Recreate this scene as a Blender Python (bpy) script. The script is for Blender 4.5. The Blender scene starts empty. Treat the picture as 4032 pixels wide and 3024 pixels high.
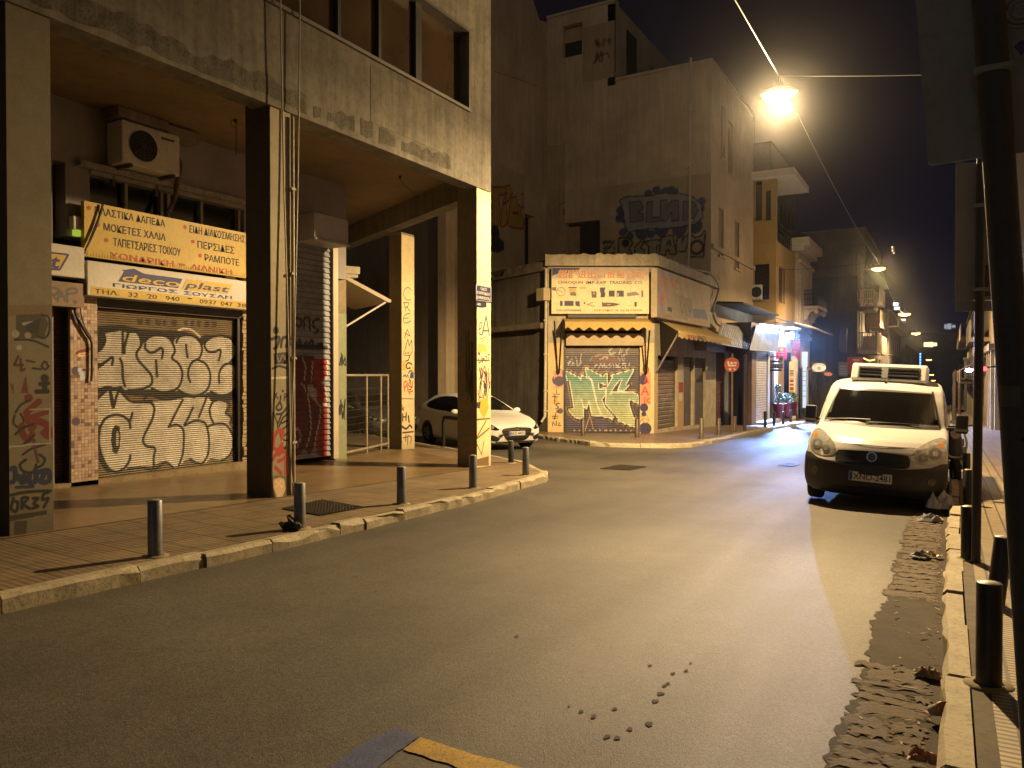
import bpy, bmesh, math, random
import numpy as np
from mathutils import Vector, Matrix
from mathutils.bvhtree import BVHTree
from mathutils.geometry import delaunay_2d_cdt, tessellate_polygon
random.seed(7); rng = np.random.default_rng(7)
R = math.radians
S = bpy.context.scene; COL = S.collection

# ---------------------------------------------------------------- camera
CAM_H = 1.5
cd = bpy.data.cameras.new('camera'); cam = bpy.data.objects.new('camera', cd); COL.objects.link(cam)
cd.sensor_width = 36; cd.lens = 27; cd.clip_start = 0.05; cd.clip_end = 2000
cam.location = (0, 0, CAM_H)
YAW = R(29.69); PIT = math.atan(37/3024)
cam.rotation_euler = (R(90)-PIT, 0, YAW)
S.camera = cam
# ---------------------------------------------------------------- world: night sky over a city
W = bpy.data.worlds.new('World'); S.world = W; W.use_nodes = True
wn = W.node_tree.nodes; wl = W.node_tree.links
bg = wn['Background']; tc = wn.new('ShaderNodeTexCoord'); sp = wn.new('ShaderNodeSeparateXYZ')
rp = wn.new('ShaderNodeValToRGB'); wl.new(tc.outputs['Generated'], sp.inputs[0]); wl.new(sp.outputs['Z'], rp.inputs[0])
e = rp.color_ramp.elements
e[0].position = 0.0; e[0].color = (0.0040, 0.0038, 0.0135, 1)
e[1].position = 0.55; e[1].color = (0.0052, 0.0038, 0.0038, 1)
n_ = e.new(0.22); n_.color = (0.0036, 0.0031, 0.0085, 1)
gl_ = wn.new('ShaderNodeMath'); gl_.operation = 'MULTIPLY'; gl_.inputs[1].default_value = -1; gl_.use_clamp = True; wl.new(sp.outputs['Y'], gl_.inputs[0])   # unseen fill glow added behind the camera, brightening faces turned that way
ga_ = wn.new('ShaderNodeVectorMath'); ga_.operation = 'SCALE'; ga_.inputs[0].default_value = (0.11, 0.115, 0.12); wl.new(gl_.outputs[0], ga_.inputs['Scale'])
gs_ = wn.new('ShaderNodeVectorMath'); wl.new(rp.outputs[0], gs_.inputs[0]); wl.new(ga_.outputs[0], gs_.inputs[1])
wl.new(gs_.outputs[0], bg.inputs[0]); bg.inputs[1].default_value = 1.0
# ---------------------------------------------------------------- exposure
vs = S.view_settings
vs.view_transform = 'Standard'; vs.look = 'None'; vs.exposure = 0.0; vs.gamma = 1.0
S.cycles.use_denoising = True
S.cycles.max_bounces = 6; S.cycles.diffuse_bounces = 3; S.cycles.glossy_bounces = 3; S.cycles.transmission_bounces = 4
S.cycles.volume_bounces = 0; S.cycles.transparent_max_bounces = 8
S.cycles.sample_clamp_indirect = 4; S.cycles.caustics_reflective = False; S.cycles.caustics_refractive = False

# ---------------------------------------------------------------- survey: pixel of the photo -> point on a real plane
SL = -0.027                                   # the street falls away from the camera
_v = Vector((-math.sin(YAW)*math.cos(PIT), math.cos(YAW)*math.cos(PIT), -math.sin(PIT)))
_r = Vector((math.cos(YAW), math.sin(YAW), 0)); _u = _r.cross(_v); _C = Vector((0, 0, CAM_H))
def ray(x, y): return _v*3024 + _r*(x-2016) + _u*(1512-y)
def hit(x, y, p0, n):
    d = ray(x, y); n = Vector(n); return _C + d*((Vector(p0)-_C).dot(n)/d.dot(n))
def gnd(x, y, dz=0): return hit(x, y, (0, 0, dz), (0, -SL, 1))
def gz(y): return SL*y
class Plane:                                  # vertical plane, u along the wall, v up
    def __init__(s, p0, u):
        s.p0 = Vector(p0); s.u = Vector(u).normalized(); s.n = s.u.cross(Vector((0, 0, 1)))
    def uv(s, x, y):
        p = hit(x, y, s.p0, s.n); return ((p-s.p0).dot(s.u), p.z - s.p0.z)
    def pt(s, u, v, off=0.0): return s.p0 + s.u*u + Vector((0, 0, v)) + s.n*off
    def off(s, d): return Plane(s.p0 + s.n*d, s.u)
    def uvs(s, pts): return [s.uv(*p) for p in pts]
def PX(X): return Plane((X, 0, 0), (0, 1, 0))
def PY(Y): return Plane((0, Y, 0), (1, 0, 0))
def T(ox, oy, k): return lambda *a: [(ox+a[i]*k, oy+a[i+1]*k) for i in range(0, len(a), 2)]

# ---------------------------------------------------------------- colour and materials
def lin(c):
    def f(x):
        x /= 255.0
        return x/12.92 if x <= 0.04045 else ((x+0.055)/1.055)**2.4
    return tuple(f(x) for x in c)
MATS = {}
def M(name, col, rough=0.8, metal=0.0, var=0.2, sc=2.5, bump=0.15, bsc=45, streak=0.0, dirt=0.0, spec=0.5, attr=None, bd=0.006):
    if name in MATS: return MATS[name]
    m = bpy.data.materials.new(name); m.use_nodes = True; MATS[name] = m
    N = m.node_tree.nodes; L = m.node_tree.links; b = N['Principled BSDF']
    b.inputs['Roughness'].default_value = rough; b.inputs['Metallic'].default_value = metal
    b.inputs['Specular IOR Level'].default_value = spec
    co = N.new('ShaderNodeTexCoord').outputs['Object']
    if attr:
        a = N.new('ShaderNodeAttribute'); a.attribute_name = attr; cur = a.outputs['Color']
    else:
        a = N.new('ShaderNodeRGB'); a.outputs[0].default_value = (*col, 1); cur = a.outputs[0]
    def noise(scale, vec=None, det=5):
        n = N.new('ShaderNodeTexNoise'); n.inputs['Scale'].default_value = scale; n.inputs['Detail'].default_value = det
        n.inputs['Roughness'].default_value = 0.65
        L.new(vec if vec else co, n.inputs['Vector']); return n.outputs[0]
    def mulramp(cur, fac, lo, hi, p0=0.3, p1=0.7):
        mr = N.new('ShaderNodeMapRange'); mr.inputs[1].default_value = p0; mr.inputs[2].default_value = p1
        mr.inputs[3].default_value = lo; mr.inputs[4].default_value = hi; L.new(fac, mr.inputs[0])
        mx = N.new('ShaderNodeVectorMath'); mx.operation = 'SCALE'; L.new(cur, mx.inputs[0]); L.new(mr.outputs[0], mx.inputs['Scale'])
        return mx.outputs[0]
    if var: cur = mulramp(cur, noise(sc), 1-var, 1+var)
    if streak:
        mp = N.new('ShaderNodeMapping'); mp.inputs['Scale'].default_value = (3.5, 3.5, 0.22); L.new(co, mp.inputs[0])
        cur = mulramp(cur, noise(1.6, mp.outputs[0]), 1-streak, 1+streak*0.5, 0.35, 0.65)
    if dirt: cur = mulramp(cur, noise(sc*7.3), 1-dirt, 1.0, 0.36, 0.52)
    L.new(cur, b.inputs['Base Color'])
    if bump:
        bn = N.new('ShaderNodeBump'); bn.inputs['Strength'].default_value = bump; bn.inputs['Distance'].default_value = bd
        L.new(noise(bsc), bn.inputs['Height']); L.new(bn.outputs[0], b.inputs['Normal'])
    return m
def EM(name, col, st):
    if name in MATS: return MATS[name]
    m = bpy.data.materials.new(name); m.use_nodes = True; MATS[name] = m
    b = m.node_tree.nodes['Principled BSDF']; b.inputs['Base Color'].default_value = (0.02, 0.02, 0.02, 1)
    b.inputs['Emission Color'].default_value = (*col, 1); b.inputs['Emission Strength'].default_value = st
    return m
def GL(name, col=(0.01, 0.01, 0.012), rough=0.06, alpha=1.0):
    if name in MATS: return MATS[name]
    m = M(name, col, rough, var=0.3, sc=1.2, bump=0.0, spec=0.6)
    m.node_tree.nodes['Principled BSDF'].inputs['Alpha'].default_value = alpha
    return m

# ---------------------------------------------------------------- mesh building
ORIG = {}
def thing(name, label, cat, loc=(0, 0, 0), rz=0.0, group=None, rot=None):
    o = bpy.data.objects.new(name, None); COL.objects.link(o); o.empty_display_size = 0.2
    o.location = loc; o.rotation_euler = rot if rot else (0, 0, rz)
    ORIG[o.name] = Vector(loc); tag(o, label, cat, group); return o
def tag(o, label, cat, group=None):
    o['label'] = label; o['category'] = cat
    if group: o['group'] = group
    return o
def stru(o, kind='structure'): o['kind'] = kind; return o
class MB:
    def __init__(s): s.V = []; s.F = []; s.I = []; s.SM = []; s.G = []; s.g = 0
    def add(s, vs, fs, mi=0, sm=False):
        n = len(s.V); s.V += [tuple(v) for v in vs]
        for f in fs: s.F.append([i+n for i in f]); s.I.append(mi); s.SM.append(sm); s.G.append(s.g)
        return s
    def box(s, a, b, mi=0):
        s.g += 1; x0, x1 = sorted((a[0], b[0])); y0, y1 = sorted((a[1], b[1])); z0, z1 = sorted((a[2], b[2]))
        return s.add([(x0,y0,z0),(x1,y0,z0),(x1,y1,z0),(x0,y1,z0),(x0,y0,z1),(x1,y0,z1),(x1,y1,z1),(x0,y1,z1)],
              [(0,3,2,1),(4,5,6,7),(0,1,5,4),(1,2,6,5),(2,3,7,6),(3,0,4,7)], mi)
    def slab(s, P, u0, u1, v0, v1, d0, d1, mi=0):          # box on a wall plane, from depth d0 to d1 along its normal
        s.g += 1; q = [P.pt(u, v, d) for d in (d0, d1) for u, v in ((u0, v0), (u1, v0), (u1, v1), (u0, v1))]
        return s.add(q, [(3,2,1,0),(4,5,6,7),(0,1,5,4),(1,2,6,5),(2,3,7,6),(3,0,4,7)], mi)
    def prism(s, pts, d, mi=0):                            # planar polygon (3d points) pushed by vector d
        s.g += 1; n = len(pts); pts = [Vector(p) for p in pts]; d = Vector(d)
        nr = Vector((0,0,0))
        for i in range(n): nr += pts[i].cross(pts[(i+1) % n])
        if nr.dot(d) < 0: pts.reverse()
        t = tessellate_polygon([pts])
        vs = pts + [p+d for p in pts]
        fs = [tuple(reversed(f)) if 0 else f for f in t]
        out = []
        for f in t:
            a, b, c = (pts[i] for i in f)
            up = (b-a).cross(c-a).dot(d) > 0
            g = f if up else f[::-1]
            out.append([i+n for i in g]); out.append(list(g[::-1]))
        out += [(i, (i+1) % n, (i+1) % n+n, i+n) for i in range(n)]
        return s.add(vs, out, mi)
    def poly(s, P, uv, d0, d1, mi=0): return s.prism([P.pt(u, v, d0) for u, v in uv], P.n*(d1-d0), mi)
    def cyl(s, a, b, r0, r1=None, n=16, mi=0, cap=True, sm=True):
        s.g += 1; a = Vector(a); b = Vector(b); r1 = r0 if r1 is None else r1
        z = (b-a).normalized(); x = z.orthogonal().normalized(); y = z.cross(x)
        vs = []
        for c, r in ((a, r0), (b, r1)):
            vs += [c + x*(r*math.cos(2*math.pi*i/n)) + y*(r*math.sin(2*math.pi*i/n)) for i in range(n)]
        s.add(vs, [(i, (i+1) % n, (i+1) % n+n, i+n) for i in range(n)], mi, sm)
        if cap: s.add(vs, [tuple(range(n))[::-1], tuple(range(n, 2*n))], mi)
        return s
    def tube(s, pts, r, n=8, mi=0, sub=0):
        s.g += 1; pts = [Vector(p) for p in pts]
        if sub: pts = spline(pts, sub)
        rings = []
        for i, p in enumerate(pts):
            t = (pts[min(i+1, len(pts)-1)] - pts[max(i-1, 0)]).normalized()
            ref = Vector((0, 0, 1)) if abs(t.z) < 0.9 else Vector((1, 0, 0))
            x = t.cross(ref).normalized(); y = t.cross(x)
            rr = r[i] if isinstance(r, (list, tuple)) else r
            rings.append([p + x*(rr*math.cos(2*math.pi*k/n)) + y*(rr*math.sin(2*math.pi*k/n)) for k in range(n)])
        vs = [v for q in rings for v in q]
        fs = [(i*n+k, i*n+(k+1) % n, (i+1)*n+(k+1) % n, (i+1)*n+k) for i in range(len(pts)-1) for k in range(n)]
        s.add(vs, fs, mi, True); m = len(pts)-1
        return s.add(vs, [tuple(range(n))[::-1], tuple(range(m*n, m*n+n))], mi)
    def lathe(s, c, prof, n=20, mi=0, ax=(0, 0, 1)):
        z = Vector(ax).normalized(); x = z.orthogonal().normalized(); y = z.cross(x); c = Vector(c)
        vs = [c + z*h + x*(r*math.cos(2*math.pi*k/n)) + y*(r*math.sin(2*math.pi*k/n)) for r, h in prof for k in range(n)]
        fs = [(i*n+k, i*n+(k+1) % n, (i+1)*n+(k+1) % n, (i+1)*n+k) for i in range(len(prof)-1) for k in range(n)]
        return s.add(vs, fs, mi, True)
    def grid(s, fn, nu, nv, mi=0, sm=True):
        vs = [fn(i/nu, j/nv) for j in range(nv+1) for i in range(nu+1)]
        fs = [(j*(nu+1)+i, j*(nu+1)+i+1, (j+1)*(nu+1)+i+1, (j+1)*(nu+1)+i) for j in range(nv) for i in range(nu)]
        return s.add(vs, fs, mi, sm)
    def blob(s, c, rx, ry, rz, n=12, mi=0, jit=0.0):
        c = Vector(c)
        def f(a, b):
            th = 2*math.pi*a; ph = math.pi*b; k = 1+jit*math.sin(5*th+9*ph)*math.sin(7*ph+3*th)
            return c + Vector((rx*k*math.sin(ph)*math.cos(th), ry*k*math.sin(ph)*math.sin(th), rz*k*math.cos(ph)))
        return s.grid(f, n, n//2+2, mi)
    def builds(s, name, mats, parent=None, **k):           # one object per piece
        out = []
        for g in sorted(set(s.G)):
            m = MB(); mp = {}
            for f, i, sm, gg in zip(s.F, s.I, s.SM, s.G):
                if gg != g: continue
                for v in f:
                    if v not in mp: mp[v] = len(m.V); m.V.append(s.V[v])
                m.F.append([mp[v] for v in f]); m.I.append(i); m.SM.append(sm); m.G.append(g)
            out.append(m.build(name, mats, parent, **k))
        return out
    def build(s, name, mats, parent=None, world=True, bevel=0.0, smooth=None):
        me = bpy.data.meshes.new(name); V = s.V
        if parent is not None and world:
            root = parent
            while root.parent: root = root.parent
            o = ORIG[root.name]; V = [(x-o.x, y-o.y, z-o.z) for x, y, z in V]
        me.from_pydata([tuple(v) for v in V], [], s.F)
        for m in (mats if isinstance(mats, (list, tuple)) else [mats]): me.materials.append(m)
        me.polygons.foreach_set('material_index', s.I)
        me.polygons.foreach_set('use_smooth', s.SM if smooth is None else [smooth]*len(s.F))
        me.update()
        ob = bpy.data.objects.new(name, me); COL.objects.link(ob)
        if parent is not None: ob.parent = parent
        if bevel:
            w = ob.modifiers.new('b', 'BEVEL'); w.width = bevel; w.segments = 2; w.limit_method = 'ANGLE'
        return ob
def spline(pts, k):
    out = []; n = len(pts); Vc = type(pts[0]) if not isinstance(pts[0], tuple) else Vector
    p = [Vector(q) for q in pts]
    for i in range(n-1):
        a, b, c, d = p[max(i-1, 0)], p[i], p[i+1], p[min(i+2, n-1)]
        for j in range(k):
            t = j/k
            out.append(0.5*((2*b)+(c-a)*t+(2*a-5*b+4*c-d)*t*t+(3*b-a-3*c+d)*t**3))
    out.append(p[-1]); return out
def copy_tree(o, parent=None):
    c = o.copy(); COL.objects.link(c)
    if parent is not None: c.parent = parent
    else: ORIG[c.name] = ORIG.get(o.name, Vector((0, 0, 0)))
    for ch in [q for q in bpy.data.objects if q.parent == o]: copy_tree(ch, c)
    return c

# ---------------------------------------------------------------- painted surfaces (spray paint and posters on a real wall or shutter)
def inpoly(U, Vv, pts):
    r = np.zeros(U.shape, bool); n = len(pts)
    for i in range(n):
        x0, y0 = pts[i]; x1, y1 = pts[(i+1) % n]
        if y0 == y1: continue
        c = ((y0 > Vv) != (y1 > Vv)) & (U < (x1-x0)*(Vv-y0)/(y1-y0)+x0)
        r ^= c
    return r
def dseg(U, Vv, pts):
    d = np.full(U.shape, 1e9)
    for (x0, y0), (x1, y1) in zip(pts[:-1], pts[1:]):
        dx, dy = x1-x0, y1-y0; l = dx*dx+dy*dy
        t = np.clip(((U-x0)*dx+(Vv-y0)*dy)/l, 0, 1) if l > 0 else 0
        d = np.minimum(d, np.hypot(U-x0-t*dx, Vv-y0-t*dy))
    return d
def curve2(pts, k=5): return [(p.x, p.y) for p in spline([Vector((a, b, 0)) for a, b in pts], k)]
def panel(name, P, u0, u1, v0, v1, shapes, base, mat, parent, res=0.012, prof=None, off=0.0, pit=None, noise=0.06, fn=None, groove=0.42):
    """a fine grid on plane P; prof(v)->depth gives slats; shapes paint the colour attribute (u, v in metres on the wall)"""
    nu = max(1, int((u1-u0)/res)); us = np.linspace(u0, u1, nu+1)
    if prof:
        v_l = []; d_l = []
        k = int((v1-v0)/pit)
        for i in range(k):
            for f, d in prof: v_l.append(v0+(i+f)*pit); d_l.append(d)
        v_l.append(v0+k*pit); d_l.append(prof[0][1])
        vv = np.array(v_l); dd = np.array(d_l)
    else:
        vv = np.linspace(v0, v1, max(1, int((v1-v0)/res))+1); dd = np.zeros(len(vv))
    U, Vv = np.meshgrid(us, vv); D = np.repeat(dd[:, None], nu+1, 1)+off
    C = np.empty(U.shape+(3,)); C[:] = lin(base)
    if fn is not None: C = fn(U, Vv, C)
    for sh in shapes:
        c = np.array(lin(sh[1])); a = 1.0
        if sh[0] == 'p': mk = inpoly(U, Vv, sh[2]).astype(float)
        elif sh[0] == 's': mk = np.clip((sh[2]/2-dseg(U, Vv, sh[3]))/(res*0.8)+0.5, 0, 1)
        elif sh[0] == 'c': mk = np.clip((sh[2]-np.hypot(U-sh[3][0], Vv-sh[3][1]))/(res*0.8)+0.5, 0, 1)
        elif sh[0] == 'f': mk, c = sh[2](U, Vv)
        if len(sh) > 4: mk = mk*sh[4]
        C = C*(1-mk[..., None]) + c*mk[..., None]
    if prof: C *= np.where((np.arange(len(vv)) % len(prof)) < 2, groove, 1.0)[:, None, None]      # slat gaps darkened in the colour for more contrast
    C *= 1+noise*rng.standard_normal(C.shape[:2])[..., None]
    o = np.array(P.p0); u = np.array(P.u); n = np.array(P.n)
    X = o + U[..., None]*u + Vv[..., None]*np.array((0, 0, 1)) + D[..., None]*n
    root = parent
    if root is not None:
        while root.parent: root = root.parent
        X = X-np.array(ORIG[root.name])
    nr, nc = U.shape; idx = np.arange(nr*nc).reshape(nr, nc)
    F = np.stack([idx[:-1, :-1], idx[:-1, 1:], idx[1:, 1:], idx[1:, :-1]], -1).reshape(-1, 4)
    me = bpy.data.meshes.new(name); me.from_pydata(X.reshape(-1, 3).tolist(), [], F.tolist())
    ca = me.color_attributes.new('Col', 'FLOAT_COLOR', 'POINT')
    ca.data.foreach_set('color', np.concatenate([np.clip(C, 0, 1), np.ones(C.shape[:2]+(1,))], -1).astype(np.float32).ravel())
    me.materials.append(mat); me.update()
    ob = bpy.data.objects.new(name, me); COL.objects.link(ob)
    if parent is not None: ob.parent = parent
    return ob
PAINT = M('painted_surface', (1, 1, 1), 0.75, var=0.12, sc=6, bump=0.15, attr='Col', dirt=0.12)
METALPAINT = M('painted_metal', (1, 1, 1), 0.5, var=0.26, sc=4, bump=0.05, attr='Col', dirt=0.25)
SLAT = [(0.0, 0.0), (0.12, 0.0), (0.3, 0.012), (0.6, 0.016), (0.9, 0.01)]
SLATC = [(0.0, 0.0), (0.10, 0.0), (0.22, 0.016), (0.9, 0.012)]
# ---------------------------------------------------------------- lettering
_dg = bpy.context.evaluated_depsgraph_get
def text_mesh(s, bold=0.0, shear=0.0, space=1.0):
    c = bpy.data.curves.new('t', 'FONT'); c.body = s; c.size = 1; c.offset = bold; c.shear = shear; c.space_character = space
    c.resolution_u = 3; o = bpy.data.objects.new('t', c); COL.objects.link(o)
    bpy.context.view_layer.update()
    me = bpy.data.meshes.new_from_object(o.evaluated_get(_dg()))
    COL.objects.unlink(o); bpy.data.objects.remove(o); bpy.data.curves.remove(c)
    V = [(v.co.x, v.co.y) for v in me.vertices]; F = [tuple(p.vertices) for p in me.polygons]
    bpy.data.meshes.remove(me); return V, F
def letter(mb, s, P, u0, u1, v0, v1, off=0.004, mi=0, bold=0.0, shear=0.0, space=1.0, cap=False, rise=0.0):
    V, F = text_mesh(s, bold, shear, space)
    if not V: return
    xs = [a for a, b in V]; ys = [b for a, b in V]; x0, x1 = min(xs), max(xs)
    y0, y1 = (0.0, 0.729) if cap else (min(ys), max(ys))
    q = [P.pt(u0+(a-x0)/(x1-x0)*(u1-u0), v0+(b-y0)/(y1-y0)*(v1-v0)+rise*(a-x0)/(x1-x0), off) for a, b in V]
    mb.g += 1; mb.add(q, F, mi)
def letpx(mb, s, P, bl, br, tl, **k):          # baseline start, baseline end, top left - pixels on plane P
    u0, v0 = P.uv(*bl); u1, _ = P.uv(*br); v1 = P.uv(*tl)[1]
    letter(mb, s, P, u0, u1, v0, v1, **k)
# ---------------------------------------------------------------- street lights and flood lights (they carry their own lamps)
HPS = (1.0, 0.69, 0.33)
m_housing = M('lamp_housing', (0.25, 0.25, 0.24), 0.5, 0.3, var=0.1, bump=0)
m_bowl = EM('sodium_bowl', (1.0, 0.55, 0.12), 12)
m_bowl2 = EM('sodium_bowl_far', (1.0, 0.52, 0.11), 9)
m_wire = M('black_wire', (0.02, 0.02, 0.02), 0.6, var=0, bump=0)
m_steelwire = M('steel_wire', (0.35, 0.34, 0.32), 0.4, 0.6, var=0, bump=0)
FAR_ = 1.35  # far lamps enlarged, their bloom is put into the shape
def street_lamp(loc, power, label, spill=0.10, group='sodium lamps hung over the middle of the street', near=True, ang=150):
    t = thing('street_lamp', label, 'street lamp', loc, R(12), group=group)
    b = MB(); b.lathe((0, 0, 0), [(0.001, 0.20), (0.06, 0.20), (0.09, 0.12), (0.2, 0.07), (0.27, 0.02), (0.27, 0.0), (0.25, 0.0)], 20)
    b.V = [(x*1.25, y*0.7, z) for x, y, z in b.V]
    b.build('housing', m_housing, t, world=False)
    b = MB(); b.lathe((0, 0, 0), [(0.25, 0.0), (0.23, -0.05), (0.16, -0.10), (0.001, -0.12)], 20)
    b.V = [(x*1.25, y*0.7, z) for x, y, z in b.V]
    b.build('bowl', m_bowl if loc[1] < 30 else m_bowl2, t, world=False)
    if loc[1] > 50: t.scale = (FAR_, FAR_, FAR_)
    b = MB(); b.cyl((0, 0, 0.2), (0, 0, 0.32), 0.02, n=8); b.build('hanger', m_housing, t, world=False)
    def spot(nm, en, d, size, blend, dz=-0.22):
        l = bpy.data.lights.new(nm, 'SPOT'); l.energy = en; l.color = HPS; l.spot_size = R(size); l.spot_blend = blend; l.shadow_soft_size = 0.09
        o = bpy.data.objects.new(nm, l); COL.objects.link(o); o.parent = t; o.location = (0, 0, dz)
        o.rotation_euler = (Matrix.Rotation(R(-12), 3, 'Z') @ Vector(d)).to_track_quat('-Z', 'Y').to_euler()
    spot('lamp_light', power*0.24, (0, 0, -1), 150, 0.12)            # the refractor bowl: down, up to the cut-off
    spot('lamp_light', power*0.37, (0, 0, -1), 176, 0.30)            # and a weaker, wider cone
    spot('added_throw', power*0.80, (-0.80, 1, -0.62), 54, 0.6)       # added spot turned towards the corner shop, to brighten its front
    spot('added_throw', power*0.30, (0.12, -1, -0.50), 50, 0.8)  # added spot low along the near street, to brighten the road
    if spill:
        l = bpy.data.lights.new('lamp_spill', 'POINT'); l.energy = power*spill; l.color = HPS; l.shadow_soft_size = 0.12
        o = bpy.data.objects.new('lamp_spill', l); COL.objects.link(o); o.parent = t; o.location = (0, 0, -0.26)
    return t
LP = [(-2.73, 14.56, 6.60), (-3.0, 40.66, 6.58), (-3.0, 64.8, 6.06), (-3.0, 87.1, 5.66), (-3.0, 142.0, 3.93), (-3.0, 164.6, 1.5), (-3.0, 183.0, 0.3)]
street_lamp(LP[0], 11000, 'largest sodium street lamp, hung on wires above the road in front of the white van', 0.125)
street_lamp(LP[1], 6000, 'second sodium street lamp down the street, high above the lit shops', 0.10)
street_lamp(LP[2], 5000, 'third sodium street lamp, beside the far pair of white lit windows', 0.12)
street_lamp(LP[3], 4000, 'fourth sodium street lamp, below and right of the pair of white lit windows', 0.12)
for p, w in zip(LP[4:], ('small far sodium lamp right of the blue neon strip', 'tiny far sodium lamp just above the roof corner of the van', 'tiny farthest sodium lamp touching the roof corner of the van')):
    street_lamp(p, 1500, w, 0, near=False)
def wire(a, b, sag, label, r=0.012, mat=None, n=10):
    a = Vector(a); b = Vector(b)
    mb = MB(); mb.tube([a.lerp(b, i/n) - Vector((0, 0, sag*4*(i/n)*(1-i/n))) for i in range(n+1)], r, 6)
    return tag(mb.build('cable', mat or m_wire), label, 'cable')
L0 = Vector(LP[0])+Vector((0, 0, 0.32)); L1 = Vector(LP[1])+Vector((0, 0, 0.32))
wire(L0, PX(-2.73).pt(*PX(-2.73).uv(2860, -60)), 0.0, 'thick cable rising from the nearest street lamp to the upper edge of the photo', 0.012, m_steelwire)
wire(L0, (1.95, 17.0, 7.0), 0.06, 'thin span wire from the nearest street lamp to the dark wall on the right', 0.008, m_steelwire)
wire(L0, L1, 0.25, 'long drooping cable between the nearest and the second street lamp', 0.010, M('dull_wire', (0.16, 0.15, 0.13), 0.7, var=0, bump=0))
wire(L1, (-9.0, 44.0, 7.3), 0.1, 'thin span wire from the second street lamp to the left houses', 0.012)
wire(L1, LP[2], 0.5, 'cable between the second and third street lamps', 0.02, m_steelwire)

# ---------------------------------------------------------------- the ground, the road and the pavements
m_asph = M('asphalt', (0.072, 0.064, 0.051), 0.6, var=0.30, sc=0.55, bump=0.55, bsc=130, dirt=0.10, spec=0.45, bd=0.008)
N = m_asph.node_tree.nodes; Lk = m_asph.node_tree.links; b = N['Principled BSDF']
tx = N.new('ShaderNodeTexVoronoi'); tx.inputs['Scale'].default_value = 95; cd_ = N.new('ShaderNodeTexCoord'); Lk.new(cd_.outputs['Object'], tx.inputs['Vector'])
mr = N.new('ShaderNodeMapRange'); mr.inputs[1].default_value = 0.0; mr.inputs[2].default_value = 1.0; mr.inputs[3].default_value = 0.62; mr.inputs[4].default_value = 1.45
sx = N.new('ShaderNodeSeparateColor'); Lk.new(tx.outputs['Color'], sx.inputs[0]); Lk.new(sx.outputs[0], mr.inputs[0])
vm = N.new('ShaderNodeVectorMath'); vm.operation = 'SCALE'; old = b.inputs['Base Color'].links[0].from_socket
Lk.new(old, vm.inputs[0]); Lk.new(mr.outputs[0], vm.inputs['Scale']); mp_ = N.new('ShaderNodeMapping'); mp_.inputs['Scale'].default_value = (1.0, 0.07, 1); Lk.new(cd_.outputs['Object'], mp_.inputs[0])
nz_ = N.new('ShaderNodeTexNoise'); nz_.inputs['Scale'].default_value = 1.3; nz_.inputs['Detail'].default_value = 3; Lk.new(mp_.outputs[0], nz_.inputs['Vector'])       # wheel-polished lanes
m2_ = N.new('ShaderNodeMapRange'); m2_.inputs[1].default_value = 0.35; m2_.inputs[2].default_value = 0.65; m2_.inputs[3].default_value = 0.90; m2_.inputs[4].default_value = 1.1; Lk.new(nz_.outputs[0], m2_.inputs[0])
v2_ = N.new('ShaderNodeVectorMath'); v2_.operation = 'SCALE'; Lk.new(vm.outputs[0], v2_.inputs[0]); Lk.new(m2_.outputs[0], v2_.inputs['Scale']); Lk.new(v2_.outputs[0], b.inputs['Base Color'])
m3_ = N.new('ShaderNodeMapRange'); m3_.inputs[1].default_value = 0.3; m3_.inputs[2].default_value = 0.7; m3_.inputs[3].default_value = 0.70; m3_.inputs[4].default_value = 0.60; Lk.new(nz_.outputs[0], m3_.inputs[0]); Lk.new(m3_.outputs[0], b.inputs['Roughness'])
def tiles(name, c1, c2, cm, bw, bh, mort, rough, ridge=None, rot=0.0, off=0.5, bump=0.4):
    m = M(name, c1, rough, var=0.22, sc=1.1, bump=0, dirt=0.2)
    N = m.node_tree.nodes; L = m.node_tree.links; b = N['Principled BSDF']
    co = N.new('ShaderNodeTexCoord'); mp = N.new('ShaderNodeMapping'); mp.inputs['Rotation'].default_value = (0, 0, rot); L.new(co.outputs['Object'], mp.inputs[0])
    br = N.new('ShaderNodeTexBrick'); L.new(mp.outputs[0], br.inputs['Vector'])
    br.inputs['Color1'].default_value = (*c1, 1); br.inputs['Color2'].default_value = (*c2, 1); br.inputs['Mortar'].default_value = (*cm, 1)
    br.inputs['Scale'].default_value = 1; br.inputs['Brick Width'].default_value = bw; br.inputs['Row Height'].default_value = bh
    br.inputs['Mortar Size'].default_value = mort; br.offset = off; br.inputs['Bias'].default_value = 0.0
    rgb = [n for n in N if n.type == 'RGB'][0]
    for l in list(rgb.outputs[0].links): L.new(br.outputs['Color'], l.to_socket)
    h = br.outputs['Fac']; bn = N.new('ShaderNodeBump'); bn.inputs['Distance'].default_value = 0.006; bn.inputs['Strength'].default_value = bump; bn.invert = True
    if ridge:
        wv = N.new('ShaderNodeTexWave'); wv.inputs['Scale'].default_value = ridge; wv.bands_direction = 'Y'; wv.wave_profile = 'SIN'; L.new(mp.outputs[0], wv.inputs['Vector'])
        ad = N.new('ShaderNodeMath'); ad.operation = 'ADD'; L.new(h, ad.inputs[0]); L.new(wv.outputs['Fac'], ad.inputs[1]); h = ad.outputs[0]
        # grooves coloured darker so the ridges show
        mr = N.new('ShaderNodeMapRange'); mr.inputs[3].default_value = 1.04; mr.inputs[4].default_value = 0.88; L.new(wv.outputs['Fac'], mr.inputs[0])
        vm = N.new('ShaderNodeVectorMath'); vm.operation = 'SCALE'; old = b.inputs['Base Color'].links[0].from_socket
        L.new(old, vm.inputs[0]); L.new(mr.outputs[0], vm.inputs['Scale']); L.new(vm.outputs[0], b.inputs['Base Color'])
    L.new(h, bn.inputs['Height']); L.new(bn.outputs[0], b.inputs['Normal'])
    return m
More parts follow.
